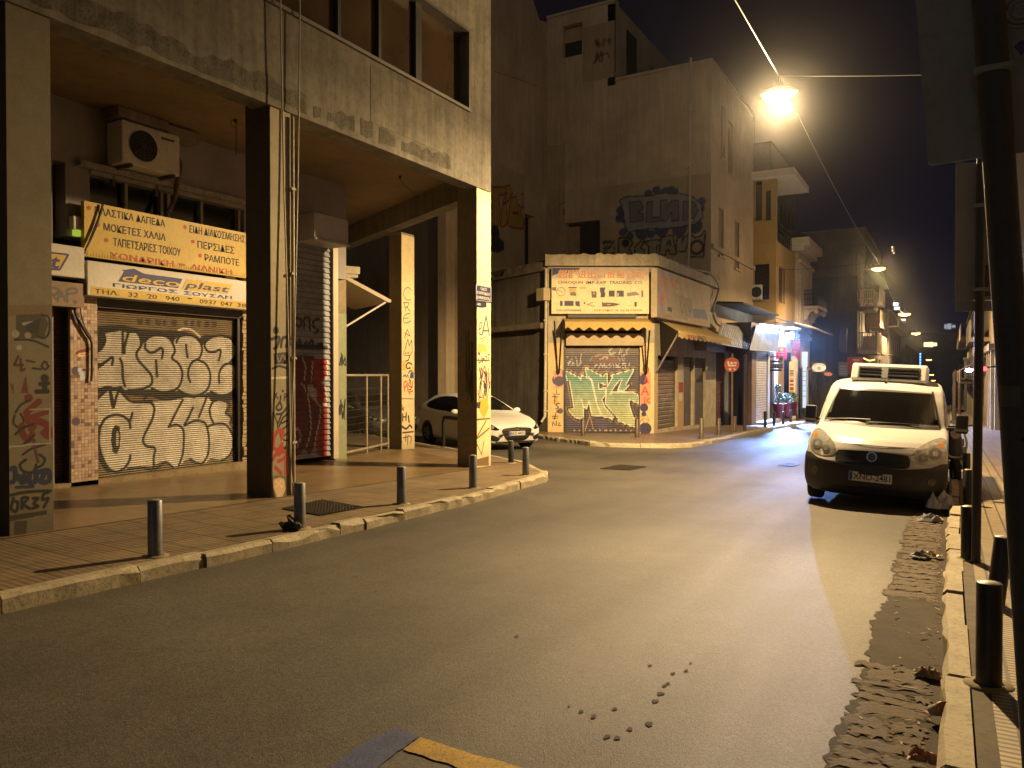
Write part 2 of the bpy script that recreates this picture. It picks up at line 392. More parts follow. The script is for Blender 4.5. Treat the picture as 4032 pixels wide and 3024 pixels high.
m_pave = tiles('ridged_paving', (0.17, 0.125, 0.078), (0.21, 0.155, 0.095), (0.06, 0.045, 0.03), 0.4, 0.4, 0.008, 0.6, ridge=5.2, rot=R(4), off=0.0, bump=0.35)
m_arc = tiles('arcade_marble', (0.175, 0.12, 0.066), (0.22, 0.15, 0.082), (0.10, 0.07, 0.04), 0.6, 0.3, 0.003, 0.33, rot=R(90), bump=0.1)
m_paver = tiles('tactile_paving', (0.30, 0.23, 0.12), (0.36, 0.27, 0.14), (0.045, 0.036, 0.022), 0.13, 0.045, 0.009, 0.6, off=0.0, bump=0.9)
m_pavef = tiles('far_paving', (0.20, 0.135, 0.095), (0.28, 0.20, 0.145), (0.04, 0.03, 0.022), 0.4, 0.2, 0.014, 0.42, bump=0.7)
m_kerb = M('kerb_stone', (0.36, 0.31, 0.21), 0.75, var=0.25, sc=5, bump=0.6, bsc=30, dirt=0.35)
m_dirt = M('dirt', (0.05, 0.042, 0.03), 0.95, var=0.3)
def sheet(name, pts, dz, mat, th=0.0):
    mb = MB(); q = [(x, y, gz(y)+dz) for x, y in pts]
    if th: mb.prism([(x, y, z-th) for x, y, z in q], (0, 0, th))
    else:
        t = tessellate_polygon([[Vector(p) for p in q]])
        fs = []
        for f in t:
            a, b_, c = (Vector(q[i]) for i in f)
            fs.append(f if (b_-a).cross(c-a).z > 0 else f[::-1])
        mb.add(q, fs)
    return stru(mb.build(name, mat))
mb = MB(); mb.add([(x, y, gz(y)-0.08 if y > -60 else 1.5) for x, y in ((-400, -60), (400, -60), (400, 420), (-400, 420))], [(0, 1, 2, 3)])
stru(mb.build('ground', m_dirt))
sheet('road', [(-60, -14), (6, -14), (6, 230), (-60, 230)], 0.0, m_asph)
KL = [(-5.42, -14), (-5.39, 2.7), (-5.4, 4.3), (-5.47, 6.4), (-5.55, 8.4), (-5.76, 10.4), (-5.9, 11.55), (-6.12, 12.05), (-6.55, 12.5), (-7.2, 13.3), (-8.2, 14.1), (-11.0, 15.9), (-36, 30.5)]
KF = [(-34, 36.5), (-13.2, 23.6), (-11.44, 22.1), (-9.6, 20.7), (-8.95, 20.2), (-8.3, 20.12), (-7.5, 20.4), (-6.8, 20.8), (-6.4, 21.6), (-6.36, 25.0), (-6.76, 32.8), (-6.85, 42.3), (-7.0, 50), (-4.9, 58), (-4.9, 200)]
KR = [(-0.03, -14), (-0.03, 9), (0.0, 11.5), (0.05, 200)]
def inset(pl, d):                               # offset a polyline to its left by d
    out = []
    for i, p in enumerate(pl):
        a = Vector(pl[max(i-1, 0)]); b = Vector(pl[min(i+1, len(pl)-1)]); t = (b-a).normalized()
        out.append((p[0]-t.y*d, p[1]+t.x*d))
    return out
def kerb(pl, w, top=0.12, rmin=0.7, rmax=1.25, seed=1):
    rd = random.Random(seed); mb = MB(); V = [Vector(p) for p in pl]
    for a, b in zip(V[:-1], V[1:]):
        L = (b-a).length; t = (b-a)/L; n = Vector((-t.y, t.x)); s = 0.0
        if a.y > 75 or b.y < -12.5 and 0: step = 6
        while s < L-0.02:
            l = min(rd.uniform(rmin, rmax), L-s)
            if L-s-l < 0.3: l = L-s
            j = rd.uniform(-0.012, 0.012); h = rd.uniform(-0.012, 0.014); tl = rd.uniform(-0.008, 0.008); g = 0.008
            q = []
            m = max(2, int(l/0.16))
            def P(f, k, z): 
                c = a + t*(s+g+(l-2*g)*f) + n*k; return (c.x, c.y, gz(c.y)+z)
            rows = []
            for i in range(m+1):
                f = i/m; e1 = rd.uniform(-0.006, 0.012) + (0.025 if rd.random() < 0.12 else 0); e2 = rd.uniform(0, 0.012) + (0.03 if rd.random() < 0.1 else 0)
                rows.append([P(f, j+e1*0.5, -0.06), P(f, j+e1, top+h+tl*f-0.022-e2), P(f, j+0.02+e2, top+h+tl*f), P(f, j+w, top+h+tl*f-0.002), P(f, j+w+0.01, -0.06)])
            vs = [v for r_ in rows for v in r_]
            fs = [(5*i+k, 5*i+5+k, 5*i+6+k, 5*i+1+k) for i in range(m) for k in range(4)]
            fs = [f[::-1] for f in fs]
            fs += [(0, 1, 2, 3, 4), tuple(5*m+k for k in (4, 3, 2, 1, 0))]
            mb.add(vs, fs); s += l
    return stru(mb.build('kerb', m_kerb))
# the left kerb has the pavement on its left when walked in +Y; the right kerb is walked in -Y
kerb(KL, 0.13, seed=3); kerb([(x, y) for x, y in KF], 0.2, seed=5); kerb([p for p in reversed(KR)], 0.125, seed=9, rmin=0.8, rmax=1.1)
li = inset(KL, 0.125)
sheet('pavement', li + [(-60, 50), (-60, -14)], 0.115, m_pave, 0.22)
sheet('arcade_floor', [(-7.42, -14), (-7.42, 12.25), (-11.3, 14.6), (-11.3, 11.4), (-10.62, 11.2), (-10.62, -14)], 0.121, m_arc)
sheet('pavement', inset(KF, 0.19) + [(-4.0-6, 200), (-60, 200), (-60, 52)], 0.115, m_pavef, 0.3)
# right pavement: a strip of mortar behind the kerb, then tactile tiles
sheet('pavement', [(0.10, -14), (5, -14), (5, 200), (0.17, 200), (0.13, 11.5), (0.1, 9)], 0.112, M('mortar', (0.12, 0.10, 0.075), 0.9, var=0.3, dirt=0.3, bump=0.4), 0.3)
sheet('pavement', [(0.17, -14), (0.78, -14), (0.78, 60), (0.2, 60)], 0.118, m_paver)
sheet('pavement', [(0.80, -14), (1.9, -14), (1.9, 200), (0.8, 200)], 0.118, m_pavef)
# gutter of broken stone slabs along the right kerb
m_gut = M('gutter_stone', (0.095, 0.066, 0.040), 0.85, var=0.3, sc=7, bump=0.8, bsc=40, dirt=0.35, bd=0.008)
rd = random.Random(4); mb = MB(); y = -3.0
ys_ = [-14, -4]+[-4+k*0.05 for k in range(1, 340)]+[30]; el_ = [-0.42+0.02*math.sin(3.1*q_)+rd.uniform(-.02, .02)+(0.03 if rd.random() < .2 else 0) for q_ in ys_]
mb.add([(x, yy, gz(yy)+0.004) for xe, yy in zip(el_, ys_) for x in (xe, -0.02)], [(2*k, 2*k+1, 2*k+3, 2*k+2) for k in range(len(ys_)-1)], 1)
while y < 11:
    smooth_patch = 4.72 < y < 6.35
    l = rd.uniform(0.09, 0.24)
    if not smooth_patch:
        cuts = [-0.42+rd.uniform(-0.03, 0.05)] + sorted([rd.uniform(-0.3, -0.1)] if rd.random() < 0.35 else []) + [-0.065+rd.uniform(-0.02, 0.012)]
        sk = rd.uniform(-0.05, 0.05)
        for a, b in zip(cuts[:-1], cuts[1:]):
            h = rd.uniform(0.008, 0.012); tilt = rd.uniform(-0.002, 0.002)
            def f(u, v):
                jx = 0.012*math.sin(31*(v+y)+7*u)*(1 if u in (0, 1) else 0); jy = 0.022*math.sin(17*u+9*y)*(1 if v in (0, 1) else 0)
                xx = a+(b-a-0.012)*u+jx; yy = y+0.012+(l-0.02)*v+sk*u+jy
                ed = min(u, 1-u, v, 1-v); z = h+tilt*(u-0.5) - (0.004 if ed < 0.01 else 0)
                return (xx, yy, gz(yy)+z)
            mb.grid(f, 9, 7, 0, False)
    y += l
stru(mb.build('road_edge', [m_gut, M('gutter_mud', (0.040, 0.027, 0.016), 0.9, var=0.45, sc=5, bump=0.9, bsc=60, dirt=0.3)]))
# faded parking-bay lines: a blue and a yellow band
def gp(pts, dz=0.0): return [tuple(gnd(*p, dz)) for p in pts]
def jag(pts, amp, k=7):
    out = []
    for i, p in enumerate(pts):
        q = pts[(i+1) % len(pts)]
        for j in range(k):
            t = j/k; out.append((p[0]+(q[0]-p[0])*t+rd.uniform(-amp, amp), p[1]+(q[1]-p[1])*t+rd.uniform(-amp, amp)*0.6))
    return out
for col, pts, nm in (((0.035, 0.055, 0.17), [(1180, 3100), (1297, 3024), (1383, 2960), (1470, 2905), (1564, 2863), (1654, 2899), (1582, 2949), (1483, 3024), (1390, 3100)], 'blue_road_paint'),
                     ((0.42, 0.26, 0.025), [(1657, 2901), (1853, 2967), (2000, 3003), (2230, 3080), (2070, 3120), (1815, 3024), (1763, 3007), (1587, 2951)], 'yellow_road_paint')):
    q = gp(jag(pts, 4), 0.005); mb = MB()
    t = tessellate_polygon([[Vector(p) for p in q]]); mb.add(q, [f if (Vector(q[f[1]])-Vector(q[f[0]])).cross(Vector(q[f[2]])-Vector(q[f[0]])).z > 0 else f[::-1] for f in t])
    stru(mb.build('road_marking', M(nm, col, 0.7, var=0.3, sc=9, bump=0.4, bsc=120, dirt=0.5)))
# oil spots and a damp streak on the asphalt
mb = MB()
for x, y, r in [(2420, 2790, .03), (2555, 2850, .045), (2480, 2870, .03), (2430, 2905, .035), (2390, 2900, .04), (2615, 2700, .03), (2580, 2760, .04), (2630, 2690, .03), (2340, 2820, .035), (2290, 2800, .03), (2240, 2780, .02), (2035, 2505, .035), (1870, 2300, .02),
                (2650, 2650, .03), (2700, 2640, .03), (2720, 2610, .02), (2560, 2620, .03), (2600, 2730, .05), (1400, 2270, .03), (1480, 2330, .025), (830, 2560, .02)]:
    r *= 0.5; c = gnd(x, y, 0.004); n = 12; rs = [r*rd.uniform(0.6, 1.2) for _ in range(n)]
    q = [(c.x+rs[k]*math.cos(k*2*math.pi/n)*0.8, c.y+1.3*rs[k]*math.sin(k*2*math.pi/n), 0) for k in range(n)]
    mb.add([(a, b_, gz(b_)+0.0045) for a, b_, _ in q], [tuple(range(n))])
stru(mb.build('road_stain', M('oil', (0.050, 0.044, 0.034), 0.8, var=0.3, bump=0.4, bsc=130, spec=0.2)))
# covers
m_iron = M('cast_iron', (0.05, 0.042, 0.032), 0.55, 0.4, var=0.3, sc=14, bump=0.8, bsc=70)
def cover(pts, dz, label, nx=9, ny=9, frame=True):
    q = [gnd(*p, dz) for p in pts]; mb = MB(); a, b, c, d = q; up = Vector((0, 0, 0.006))
    mb.add([p+up for p in (a, b, c, d)], [(0, 1, 2, 3) if (b-a).cross(c-b).z > 0 else (3, 2, 1, 0)])
    for i in range(nx):
        for j in range(ny):
            def P(u, v, h): return a.lerp(b, u).lerp(d.lerp(c, u), v)+Vector((0, 0, h))
            u0, u1, v0, v1 = (i+.2)/nx, (i+.8)/nx, (j+.2)/ny, (j+.8)/ny
            vs = [P(u0, v0, .006), P(u1, v0, .006), P(u1, v1, .006), P(u0, v1, .006), P(u0, v0, .012), P(u1, v0, .012), P(u1, v1, .012), P(u0, v1, .012)]
            mb.add(vs, [(4, 5, 6, 7), (0, 1, 5, 4), (1, 2, 6, 5), (2, 3, 7, 6), (3, 0, 4, 7)])
    return tag(mb.build('manhole_cover', m_iron), label, 'manhole cover')
cover([(1107, 2003), (1270, 1968), (1433, 1998), (1260, 2030)], 0.121, 'square cover of small studs set in the pavement behind the bollard with the black scrap', 14, 14)
cover([(2360, 1846), (2440, 1830), (2550, 1838), (2480, 1852)], 0.004, 'dark iron cover in the road before the corner shop', 9, 9)
cover([(3060, 1833), (3100, 1822), (3150, 1828), (3120, 1838)], 0.004, 'iron drain cover in the blue-lit road left of the van')
# ================================================================ the arcade building on the left
m_conc = M('stained_concrete', (0.165, 0.150, 0.120), 0.85, var=0.28, sc=1.3, bump=0.35, bsc=28, streak=0.30, dirt=0.25)
m_conc2 = M('column_concrete', (0.26, 0.23, 0.17), 0.8, var=0.2, sc=2, bump=0.25, bsc=30, streak=0.15, dirt=0.2)
m_soff = M('soffit_paint', (0.20, 0.145, 0.085), 0.8, var=0.22, sc=0.8, bump=0.1, dirt=0.15)
m_lilac = M('lilac_plaster', (0.27, 0.245, 0.25), 0.85, var=0.15, sc=1.5, bump=0.15, dirt=0.1)
m_dark = M('dark_void', (0.012, 0.011, 0.010), 0.7, var=0, bump=0)
m_frame = M('anodised_frame', (0.16, 0.15, 0.14), 0.45, 0.5, var=0.15, bump=0)
m_glassb = GL('brown_glass', (0.055, 0.036, 0.020), 0.18)
m_glass = GL('dark_glass', (0.012, 0.013, 0.016), 0.08)
m_steel = M('shutter_steel', (0.13, 0.11, 0.085), 0.5, 0.4, var=0.2, bump=0.1, dirt=0.2)
m_white = M('white_paint', (0.62, 0.60, 0.56), 0.55, var=0.08, bump=0.05, dirt=0.15)
m_grey = M('grey_metal', (0.26, 0.26, 0.27), 0.5, 0.4, var=0.12, bump=0.05)
m_black = M('black_paint', (0.012, 0.012, 0.012), 0.45, var=0.2, bump=0.05)
m_beige = M('beige_render', (0.33, 0.27, 0.18), 0.85, var=0.18, bump=0.2, dirt=0.2)
FA = PX(-7.46); CP = PX(-7.49); SW = PX(-10.6); ZB = 4.90; ZS = 5.30
arc = thing('arcade_building', 'grey concrete building over an arcade of graffitied square columns, at the left', 'building', (-7.46, 6, gz(6)))
uc = FA.uv(1933, 764)[0]; us, zs = FA.uv(1848, 437); zt = FA.uv(1843, 117)[1]
D2 = Vector((-0.886, 0.463, 0)); CORN = Vector((-7.46, uc, 0)); SF = Plane(CORN, D2)
mb = MB()
mb.slab(FA, -14, uc, ZB, zs, -0.32, 0); mb.slab(FA, us, uc, zs+0.002, 13, -0.318, 0); mb.slab(FA, -14, us, zt, 13, -0.32, 0)
mb.slab(SF, 0.05, 26, ZB-0.06, 12.9, -0.31, 0)
mb.build('wall', m_conc, arc)
mb = MB()                                   # peeled dark band along the lower edge of the fascia and a patched rectangle
band = MB(); rd = random.Random(11)
us_ = np.linspace(-1, uc-1.2, 90)
top = [ZB+0.30+0.05*math.sin(3*x)+rd.uniform(-0.05, 0.06) for x in us_]; bot = [ZB+0.085+rd.uniform(-0.035, 0.03) for x in us_]
for i in range(89):
    if rd.random() < 0.06: continue
    band.add([FA.pt(us_[i], bot[i], 0.004), FA.pt(us_[i+1], bot[i+1], 0.004), FA.pt(us_[i+1], top[i+1], 0.004), FA.pt(us_[i], top[i], 0.004)], [(0, 1, 2, 3)])
stru(band.build('peeled_render', M('peeled_render', (0.115, 0.105, 0.082), 0.95, var=0.4, sc=5, bump=0.5, bsc=40, streak=0.35, dirt=0.5), arc), 'stuff')
mb.slab(FA, FA.uv(1458, 270)[0], FA.uv(1745, 640)[0], ZB+0.34, zs-0.14, 0.0, 0.006)
mb.build('render_patch', M('patched_render', (0.185, 0.168, 0.135), 0.9, var=0.3, sc=1.7, bump=0.4, bsc=30, streak=0.35, dirt=0.2), arc)
mb = MB(); foot = [(-7.77, -14, ZS), (-7.77, uc+0.1, ZS), (-25, uc+9.1, ZS), (-25, -14, ZS)]
mb.prism(foot, (0, 0, 0.25)); mb.build('soffit', m_soff, arc)
mb = MB(); mb.prism([(x, y, 12.8) for x, y, z in foot], (0, 0, 0.3)); mb.build('roof', m_conc, arc)
# ribbon window above the fascia
mull = [FA.uv(x, 100)[0] for x in (1362, 1521)] + [FA.uv(1680, 200)[0]]
u_l = [-3.0, 0.0, 1.6, 3.1, 4.4, 5.6] + mull
win = MB(); win.slab(FA, -14, us, zs-0.03, zs+0.02, -0.1, 0.05); win.slab(FA, us-0.05, us, zs+0.02, zt, -0.2, 0.03); win.slab(FA, -14, us-0.05, zt-0.05, zt, -0.2, 0.03)
w = win.build('window_frame', m_frame, arc)
mb = MB()
for i, u in enumerate(u_l): mb.slab(FA, u-0.03-(0.1 if i == len(u_l)-1 else 0), u+0.03, zs+0.02, zt-0.05, -0.26, -0.12)
mb.builds('mullion', M('window_mullion', (0.03, 0.028, 0.025), 0.5), w)
ed = [-14] + u_l + [us]
for a, b in zip(ed[:-1], ed[1:]):
    if b < 1: continue
    mb = MB(); mb.slab(FA, a+0.03, b-0.03, zs+0.02, zt-0.05, -0.24, -0.2); mb.build('pane', m_glassb, w)
mb = MB(); mb.slab(FA, -14, us, zs-0.2, zt+0.2, -0.9, -0.8); mb.build('curtain', M('curtain', (0.10, 0.075, 0.05), 0.9, var=0.3), arc)
# columns, each with its painted street face
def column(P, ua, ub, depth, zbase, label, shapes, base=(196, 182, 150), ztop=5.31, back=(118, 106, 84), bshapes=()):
    mb = MB(); mb.slab(P, ua, ub, zbase-0.2, ztop, -depth, 0)
    c = mb.build('column', m_conc2, arc); c['label'] = label
    def dirtf(U, Vv, C):
        h = np.clip((zbase+0.35-Vv)/0.35, 0, 1)[..., None]
        return C*(1-0.35*h)
    panel('painted_face', P, ua+0.002, ub-0.002, zbase-0.05, ztop-0.05, shapes, base, PAINT, c, res=0.006, off=0.004, fn=dirtf)
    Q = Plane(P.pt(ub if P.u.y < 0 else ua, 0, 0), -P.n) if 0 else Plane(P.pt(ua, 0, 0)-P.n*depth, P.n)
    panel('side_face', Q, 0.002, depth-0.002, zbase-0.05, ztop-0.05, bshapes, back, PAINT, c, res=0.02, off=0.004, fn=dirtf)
    return c
def sh(P, tr, items):
    """('s', colour, width in m, crop coords...) -> shapes in wall metres"""
    out = []
    for it in items:
        uv = P.uvs(tr(*it[-1]))
        if it[0] == 's': out.append(('s', it[1], it[2], curve2(uv, 4) if len(uv) > 2 else uv))
        elif it[0] == 'l': out.append(('s', it[1], it[2], uv))
        elif it[0] == 'p': out.append(('p', it[1], uv))
        elif it[0] == 'c': out.append(('c', it[1], it[2], uv[0]))
    return out
def scrawl(P, box, n, col, wdt, seed, tr=None):
    """handstyle scribble inside a pixel box"""
    r_ = random.Random(seed); out = []; x0, y0, x1, y1 = box
    for k in range(n):
        m = r_.randint(4, 7); xs = x0+(x1-x0)*(k+0.1)/n; xe = x0+(x1-x0)*(k+1.25)/n
        pts = [(r_.uniform(xs, xe), r_.uniform(y0, y1)) for _ in range(m)]
        out.append(('s', col, wdt*r_.uniform(0.7, 1.2), curve2(P.uvs(pts), 5)))
    return out
BK = (38, 33, 30); NV = (44, 48, 82); RD = (150, 52, 44); BL = (40, 60, 98)
t = T(0, 1200, 0.5729)
c_left = sh(CP, t, [
 ('p', (150, 128, 96), (55, 0, 355, 0, 350, 75, 55, 75)), ('p', (95, 84, 66), (110, 70, 300, 60, 330, 130, 300, 230, 105, 230)), ('p', (205, 205, 205), (150, 122, 250, 110, 245, 145, 150, 142)), ('p', (60, 55, 60), (170, 140, 280, 90, 265, 195, 190, 200)),
 ('c', (200, 190, 160), 0.035, (105, 200)), ('c', (200, 190, 160), 0.03, (190, 210)), ('s', BK, 0.02, (285, 70, 335, 90, 335, 190, 300, 230, 255, 215)), ('s', BK, 0.022, (100, 240, 220, 245, 330, 290)), ('c', (225, 215, 190), 0.025, (130, 295)),
 ('l', (110, 40, 32), 0.022, (125, 355, 95, 415, 155, 415)), ('l', (110, 40, 32), 0.022, (140, 375, 145, 455, 170, 440)), ('l', BK, 0.018, (180, 383, 235, 395)), ('s', BK, 0.02, (330, 425, 310, 390, 285, 420, 310, 445, 335, 420)), ('l', BK, 0.02, (225, 437, 280, 443)),
 ('p', (172, 158, 126), (95, 470, 350, 460, 350, 640, 95, 660)), ('p', (140, 62, 50), (175, 480, 195, 605, 140, 605)), ('p', (140, 70, 50), (65, 540, 95, 550, 90, 620)), ('c', BK, 0.04, (305, 505)), ('l', BK, 0.05, (305, 500, 305, 590)), ('l', BK, 0.04, (275, 545, 330, 540)), ('l', BK, 0.045, (250, 597, 325, 595)),
 ('c', RD, 0.04, (195, 640)), ('s', BK, 0.02, (105, 740, 140, 690, 200, 655)), ('s', BK, 0.02, (100, 760, 90, 810, 130, 845, 160, 800, 140, 750)), ('l', RD, 0.06, (265, 665, 180, 740, 190, 800)), ('l', RD, 0.05, (325, 735, 190, 780)), ('s', RD, 0.07, (215, 850, 250, 800, 320, 830, 335, 900, 300, 880)), ('s', RD, 0.06, (150, 830, 150, 880, 190, 930, 220, 890)),
 ('s', BK, 0.024, (105, 890, 150, 850, 225, 820)), ('s', BK, 0.024, (110, 970, 160, 960, 230, 900)), ('s', BK, 0.022, (155, 1030, 215, 990, 310, 960)), ('s', (120, 60, 80), 0.03, (230, 930, 240, 1000, 260, 1080)), ('s', BK, 0.026, (175, 1065, 135, 1100, 160, 1145, 230, 1150, 245, 1100)), ('s', BK, 0.026, (270, 1030, 305, 1060, 290, 1100, 250, 1120)),
 ('s', BL, 0.045, (70, 1130, 100, 1125, 100, 1200, 80, 1220)), ('s', BL, 0.05, (125, 1180, 150, 1220, 185, 1200, 160, 1175)), ('s', BL, 0.05, (200, 1175, 200, 1220, 245, 1210, 240, 1140)), ('s', BL, 0.05, (265, 1150, 330, 1140, 335, 1210, 280, 1215, 310, 1150)), ('l', BL, 0.03, (110, 1255, 225, 1250)),
 ('s', BK, 0.03, (70, 1310, 160, 1290, 290, 1280, 345, 1280)), ('s', BK, 0.03, (90, 1330, 75, 1400, 110, 1420, 120, 1360, 90, 1350)), ('s', BK, 0.03, (150, 1400, 150, 1330, 190, 1330, 160, 1370, 200, 1400)), ('s', BK, 0.03, (225, 1330, 260, 1330, 230, 1365, 260, 1385, 220, 1400)), ('s', BK, 0.03, (330, 1290, 300, 1300, 290, 1340, 330, 1330, 300, 1390)),
 ('p', (70, 62, 48), (55, 1450, 320, 1410, 320, 1440, 60, 1490)), ('p', (225, 215, 190), (60, 970, 200, 955, 355, 945, 355, 955, 200, 968, 60, 985)), ('p', (215, 205, 180), (200, 715, 345, 712, 348, 960, 340, 960, 335, 722, 200, 725)),
 ('p', (84, 74, 58), (95, 1490, 185, 1480, 180, 1600, 95, 1600))])
c_left = [(q[0], tuple(int(c*0.68) for c in q[1])) + tuple(q[2:]) for q in c_left]
u0, u1 = CP.uv(30, 1300)[0], CP.uv(205, 1300)[0]
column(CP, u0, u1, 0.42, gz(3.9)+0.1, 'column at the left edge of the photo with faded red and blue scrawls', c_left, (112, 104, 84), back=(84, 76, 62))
u0, u1 = CP.uv(1066, 1500)[0], CP.uv(1147, 1500)[0]
t = T(950, 1400, 0.3616); t2 = T(900, 1100, 0.663)
c_mid = sh(CP, t2, [('c', BK, 0.05, (280, 303)), ('s', BK, 0.045, (255, 355, 300, 345, 285, 400, 270, 410)), ('s', BK, 0.045, (310, 400, 320, 350, 350, 350, 340, 400)), ('s', BK, 0.04, (385, 335, 355, 370, 390, 400)), ('p', (52, 46, 44), (265, 440, 350, 430, 355, 500, 270, 505)), ('s', (120, 110, 95), 0.02, (285, 450, 300, 490, 320, 450, 340, 490)), ('p', (200, 195, 185), (255, 580, 385, 575, 385, 590, 255, 590)), ('s', BK, 0.03, (260, 530, 300, 515, 350, 530))]) + sh(CP, t, [
 ('s', BK, 0.02, (350, 490, 385, 410)), ('s', BK, 0.02, (360, 415, 400, 470)), ('c', BK, 0.02, (450, 387)), ('s', BK, 0.02, (465, 490, 470, 420, 500, 430, 470, 460)), ('s', BK, 0.03, (425, 440, 420, 500, 380, 560, 400, 595, 440, 570, 420, 505)),
 ('s', BK, 0.03, (380, 640, 440, 630, 490, 570)), ('s', BK, 0.026, (440, 630, 400, 735)), ('s', BK, 0.022, (345, 625, 385, 720, 400, 810)), ('s', BK, 0.026, (410, 770, 450, 680, 500, 640)), ('s', BK, 0.026, (430, 740, 520, 700)), ('s', BK, 0.026, (450, 800, 530, 740)), ('s', BK, 0.02, (420, 850, 430, 920)), ('s', BK, 0.024, (470, 870, 530, 820)), ('s', BK, 0.024, (445, 905, 480, 925, 525, 915)),
 ('s', (165, 60, 52), 0.06, (345, 1010, 350, 900, 400, 820, 450, 830, 440, 900)), ('l', (165, 60, 52), 0.05, (345, 1010, 400, 1030)), ('l', (165, 60, 52), 0.05, (440, 960, 340, 1130)), ('l', (165, 60, 52), 0.05, (450, 1000, 380, 1080)), ('s', (165, 60, 52), 0.05, (410, 1080, 440, 1050, 490, 1060, 460, 1120, 400, 1150)), ('s', (165, 60, 52), 0.05, (370, 1220, 430, 1280)), ('s', (165, 60, 52), 0.05, (480, 1100, 480, 1280)),
 ('p', (112, 100, 80), (325, 1310, 530, 1300, 530, 1545, 300, 1560)), ('p', (205, 180, 140), (350, 1350, 420, 1325, 465, 1350, 480, 1450, 450, 1530, 390, 1545, 350, 1440)), ('l', (230, 205, 160), 0.02, (375, 1370, 440, 1430)), ('l', (230, 205, 160), 0.02, (430, 1360, 380, 1430)),
 ('p', (96, 84, 66), (500, 60, 560, 60, 545, 1300, 515, 1300))])
mid_dark = []
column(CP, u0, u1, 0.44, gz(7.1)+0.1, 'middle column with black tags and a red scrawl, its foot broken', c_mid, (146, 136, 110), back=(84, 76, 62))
u0, u1 = CP.uv(1877, 1300)[0], CP.uv(1932, 1300)[0]
t = T(1850, 1150, 0.4220); G = (70, 96, 104)
c_cor = sh(CP, t, [('s', G, 0.03, (85, 350, 105, 330, 110, 285, 90, 300, 85, 380, 110, 400)), ('l', G, 0.045, (115, 390, 150, 225, 180, 400)), ('l', G, 0.035, (128, 362, 180, 358)), ('l', G, 0.02, (95, 440, 148, 418)), ('l', G, 0.02, (112, 462, 135, 440)), ('c', (70, 66, 96), 0.04, (85, 570)),
  ('p', (205, 170, 100), (75, 480, 150, 490, 160, 570, 70, 560)), ('l', NV, 0.02, (60, 635, 185, 640)), ('s', NV, 0.025, (80, 620, 85, 660, 100, 650)), ('s', NV, 0.025, (110, 600, 112, 655, 130, 620, 112, 625)), ('s', NV, 0.022, (140, 600, 160, 610, 150, 645, 135, 630)), ('s', NV, 0.022, (165, 590, 180, 580, 170, 640))]) \
  + scrawl(CP, T(1850, 1150, 0.422)(72, 680)[0:1][0:1][0] + T(1850, 1150, 0.422)(185, 900)[0], 5, (66, 44, 62), 0.026, 3) + scrawl(CP, (1878, 1500, 1928, 1580), 5, (52, 44, 60), 0.024, 5) \
  + sh(CP, t, [('p', (204, 168, 60), (80, 1010, 160, 980, 175, 1080, 130, 1180, 90, 1110)), ('p', (58, 54, 60), (62, 1030, 100, 1020, 90, 1090, 66, 1080))]) \
  + sh(CP, t, [('l', (110, 84, 60), 0.03, (60, 1190, 185, 1180)), ('l', (110, 84, 60), 0.03, (55, 1370, 150, 1200)), ('l', (110, 84, 60), 0.03, (60, 1370, 180, 1270)), ('l', (110, 84, 60), 0.025, (65, 1420, 110, 1520)), ('l', (110, 84, 60), 0.025, (110, 1500, 130, 1400)), ('p', (120, 96, 64), (66, 1560, 175, 1530, 175, 1620, 66, 1620))]) \
  + [('c', (90, 60, 30), 0.008, CP.uv(x, y)) for x, y in ((1906, 945), (1905, 1003), (1901, 1108))] + [('s', (120, 90, 50), 0.008, curve2(CP.uvs([(1885, 1085), (1900, 1060), (1915, 1045), (1925, 1035)])))]
column(CP, u0, u1, 0.42, gz(12.2)+0.1, 'corner column carrying the blue street name plate', c_cor, (226, 206, 160), bshapes=scrawl(Plane(CP.pt(u0, 0, 0)-CP.n*0.42, CP.n), (1835, 1300, 1865, 1600), 6, (50, 44, 38), 0.02, 8))
KP = PX(-11.25); t = T(1540, 1050, 0.4528); u0, u1 = KP.uv(1581, 1300)[0], KP.uv(1631, 1300)[0]
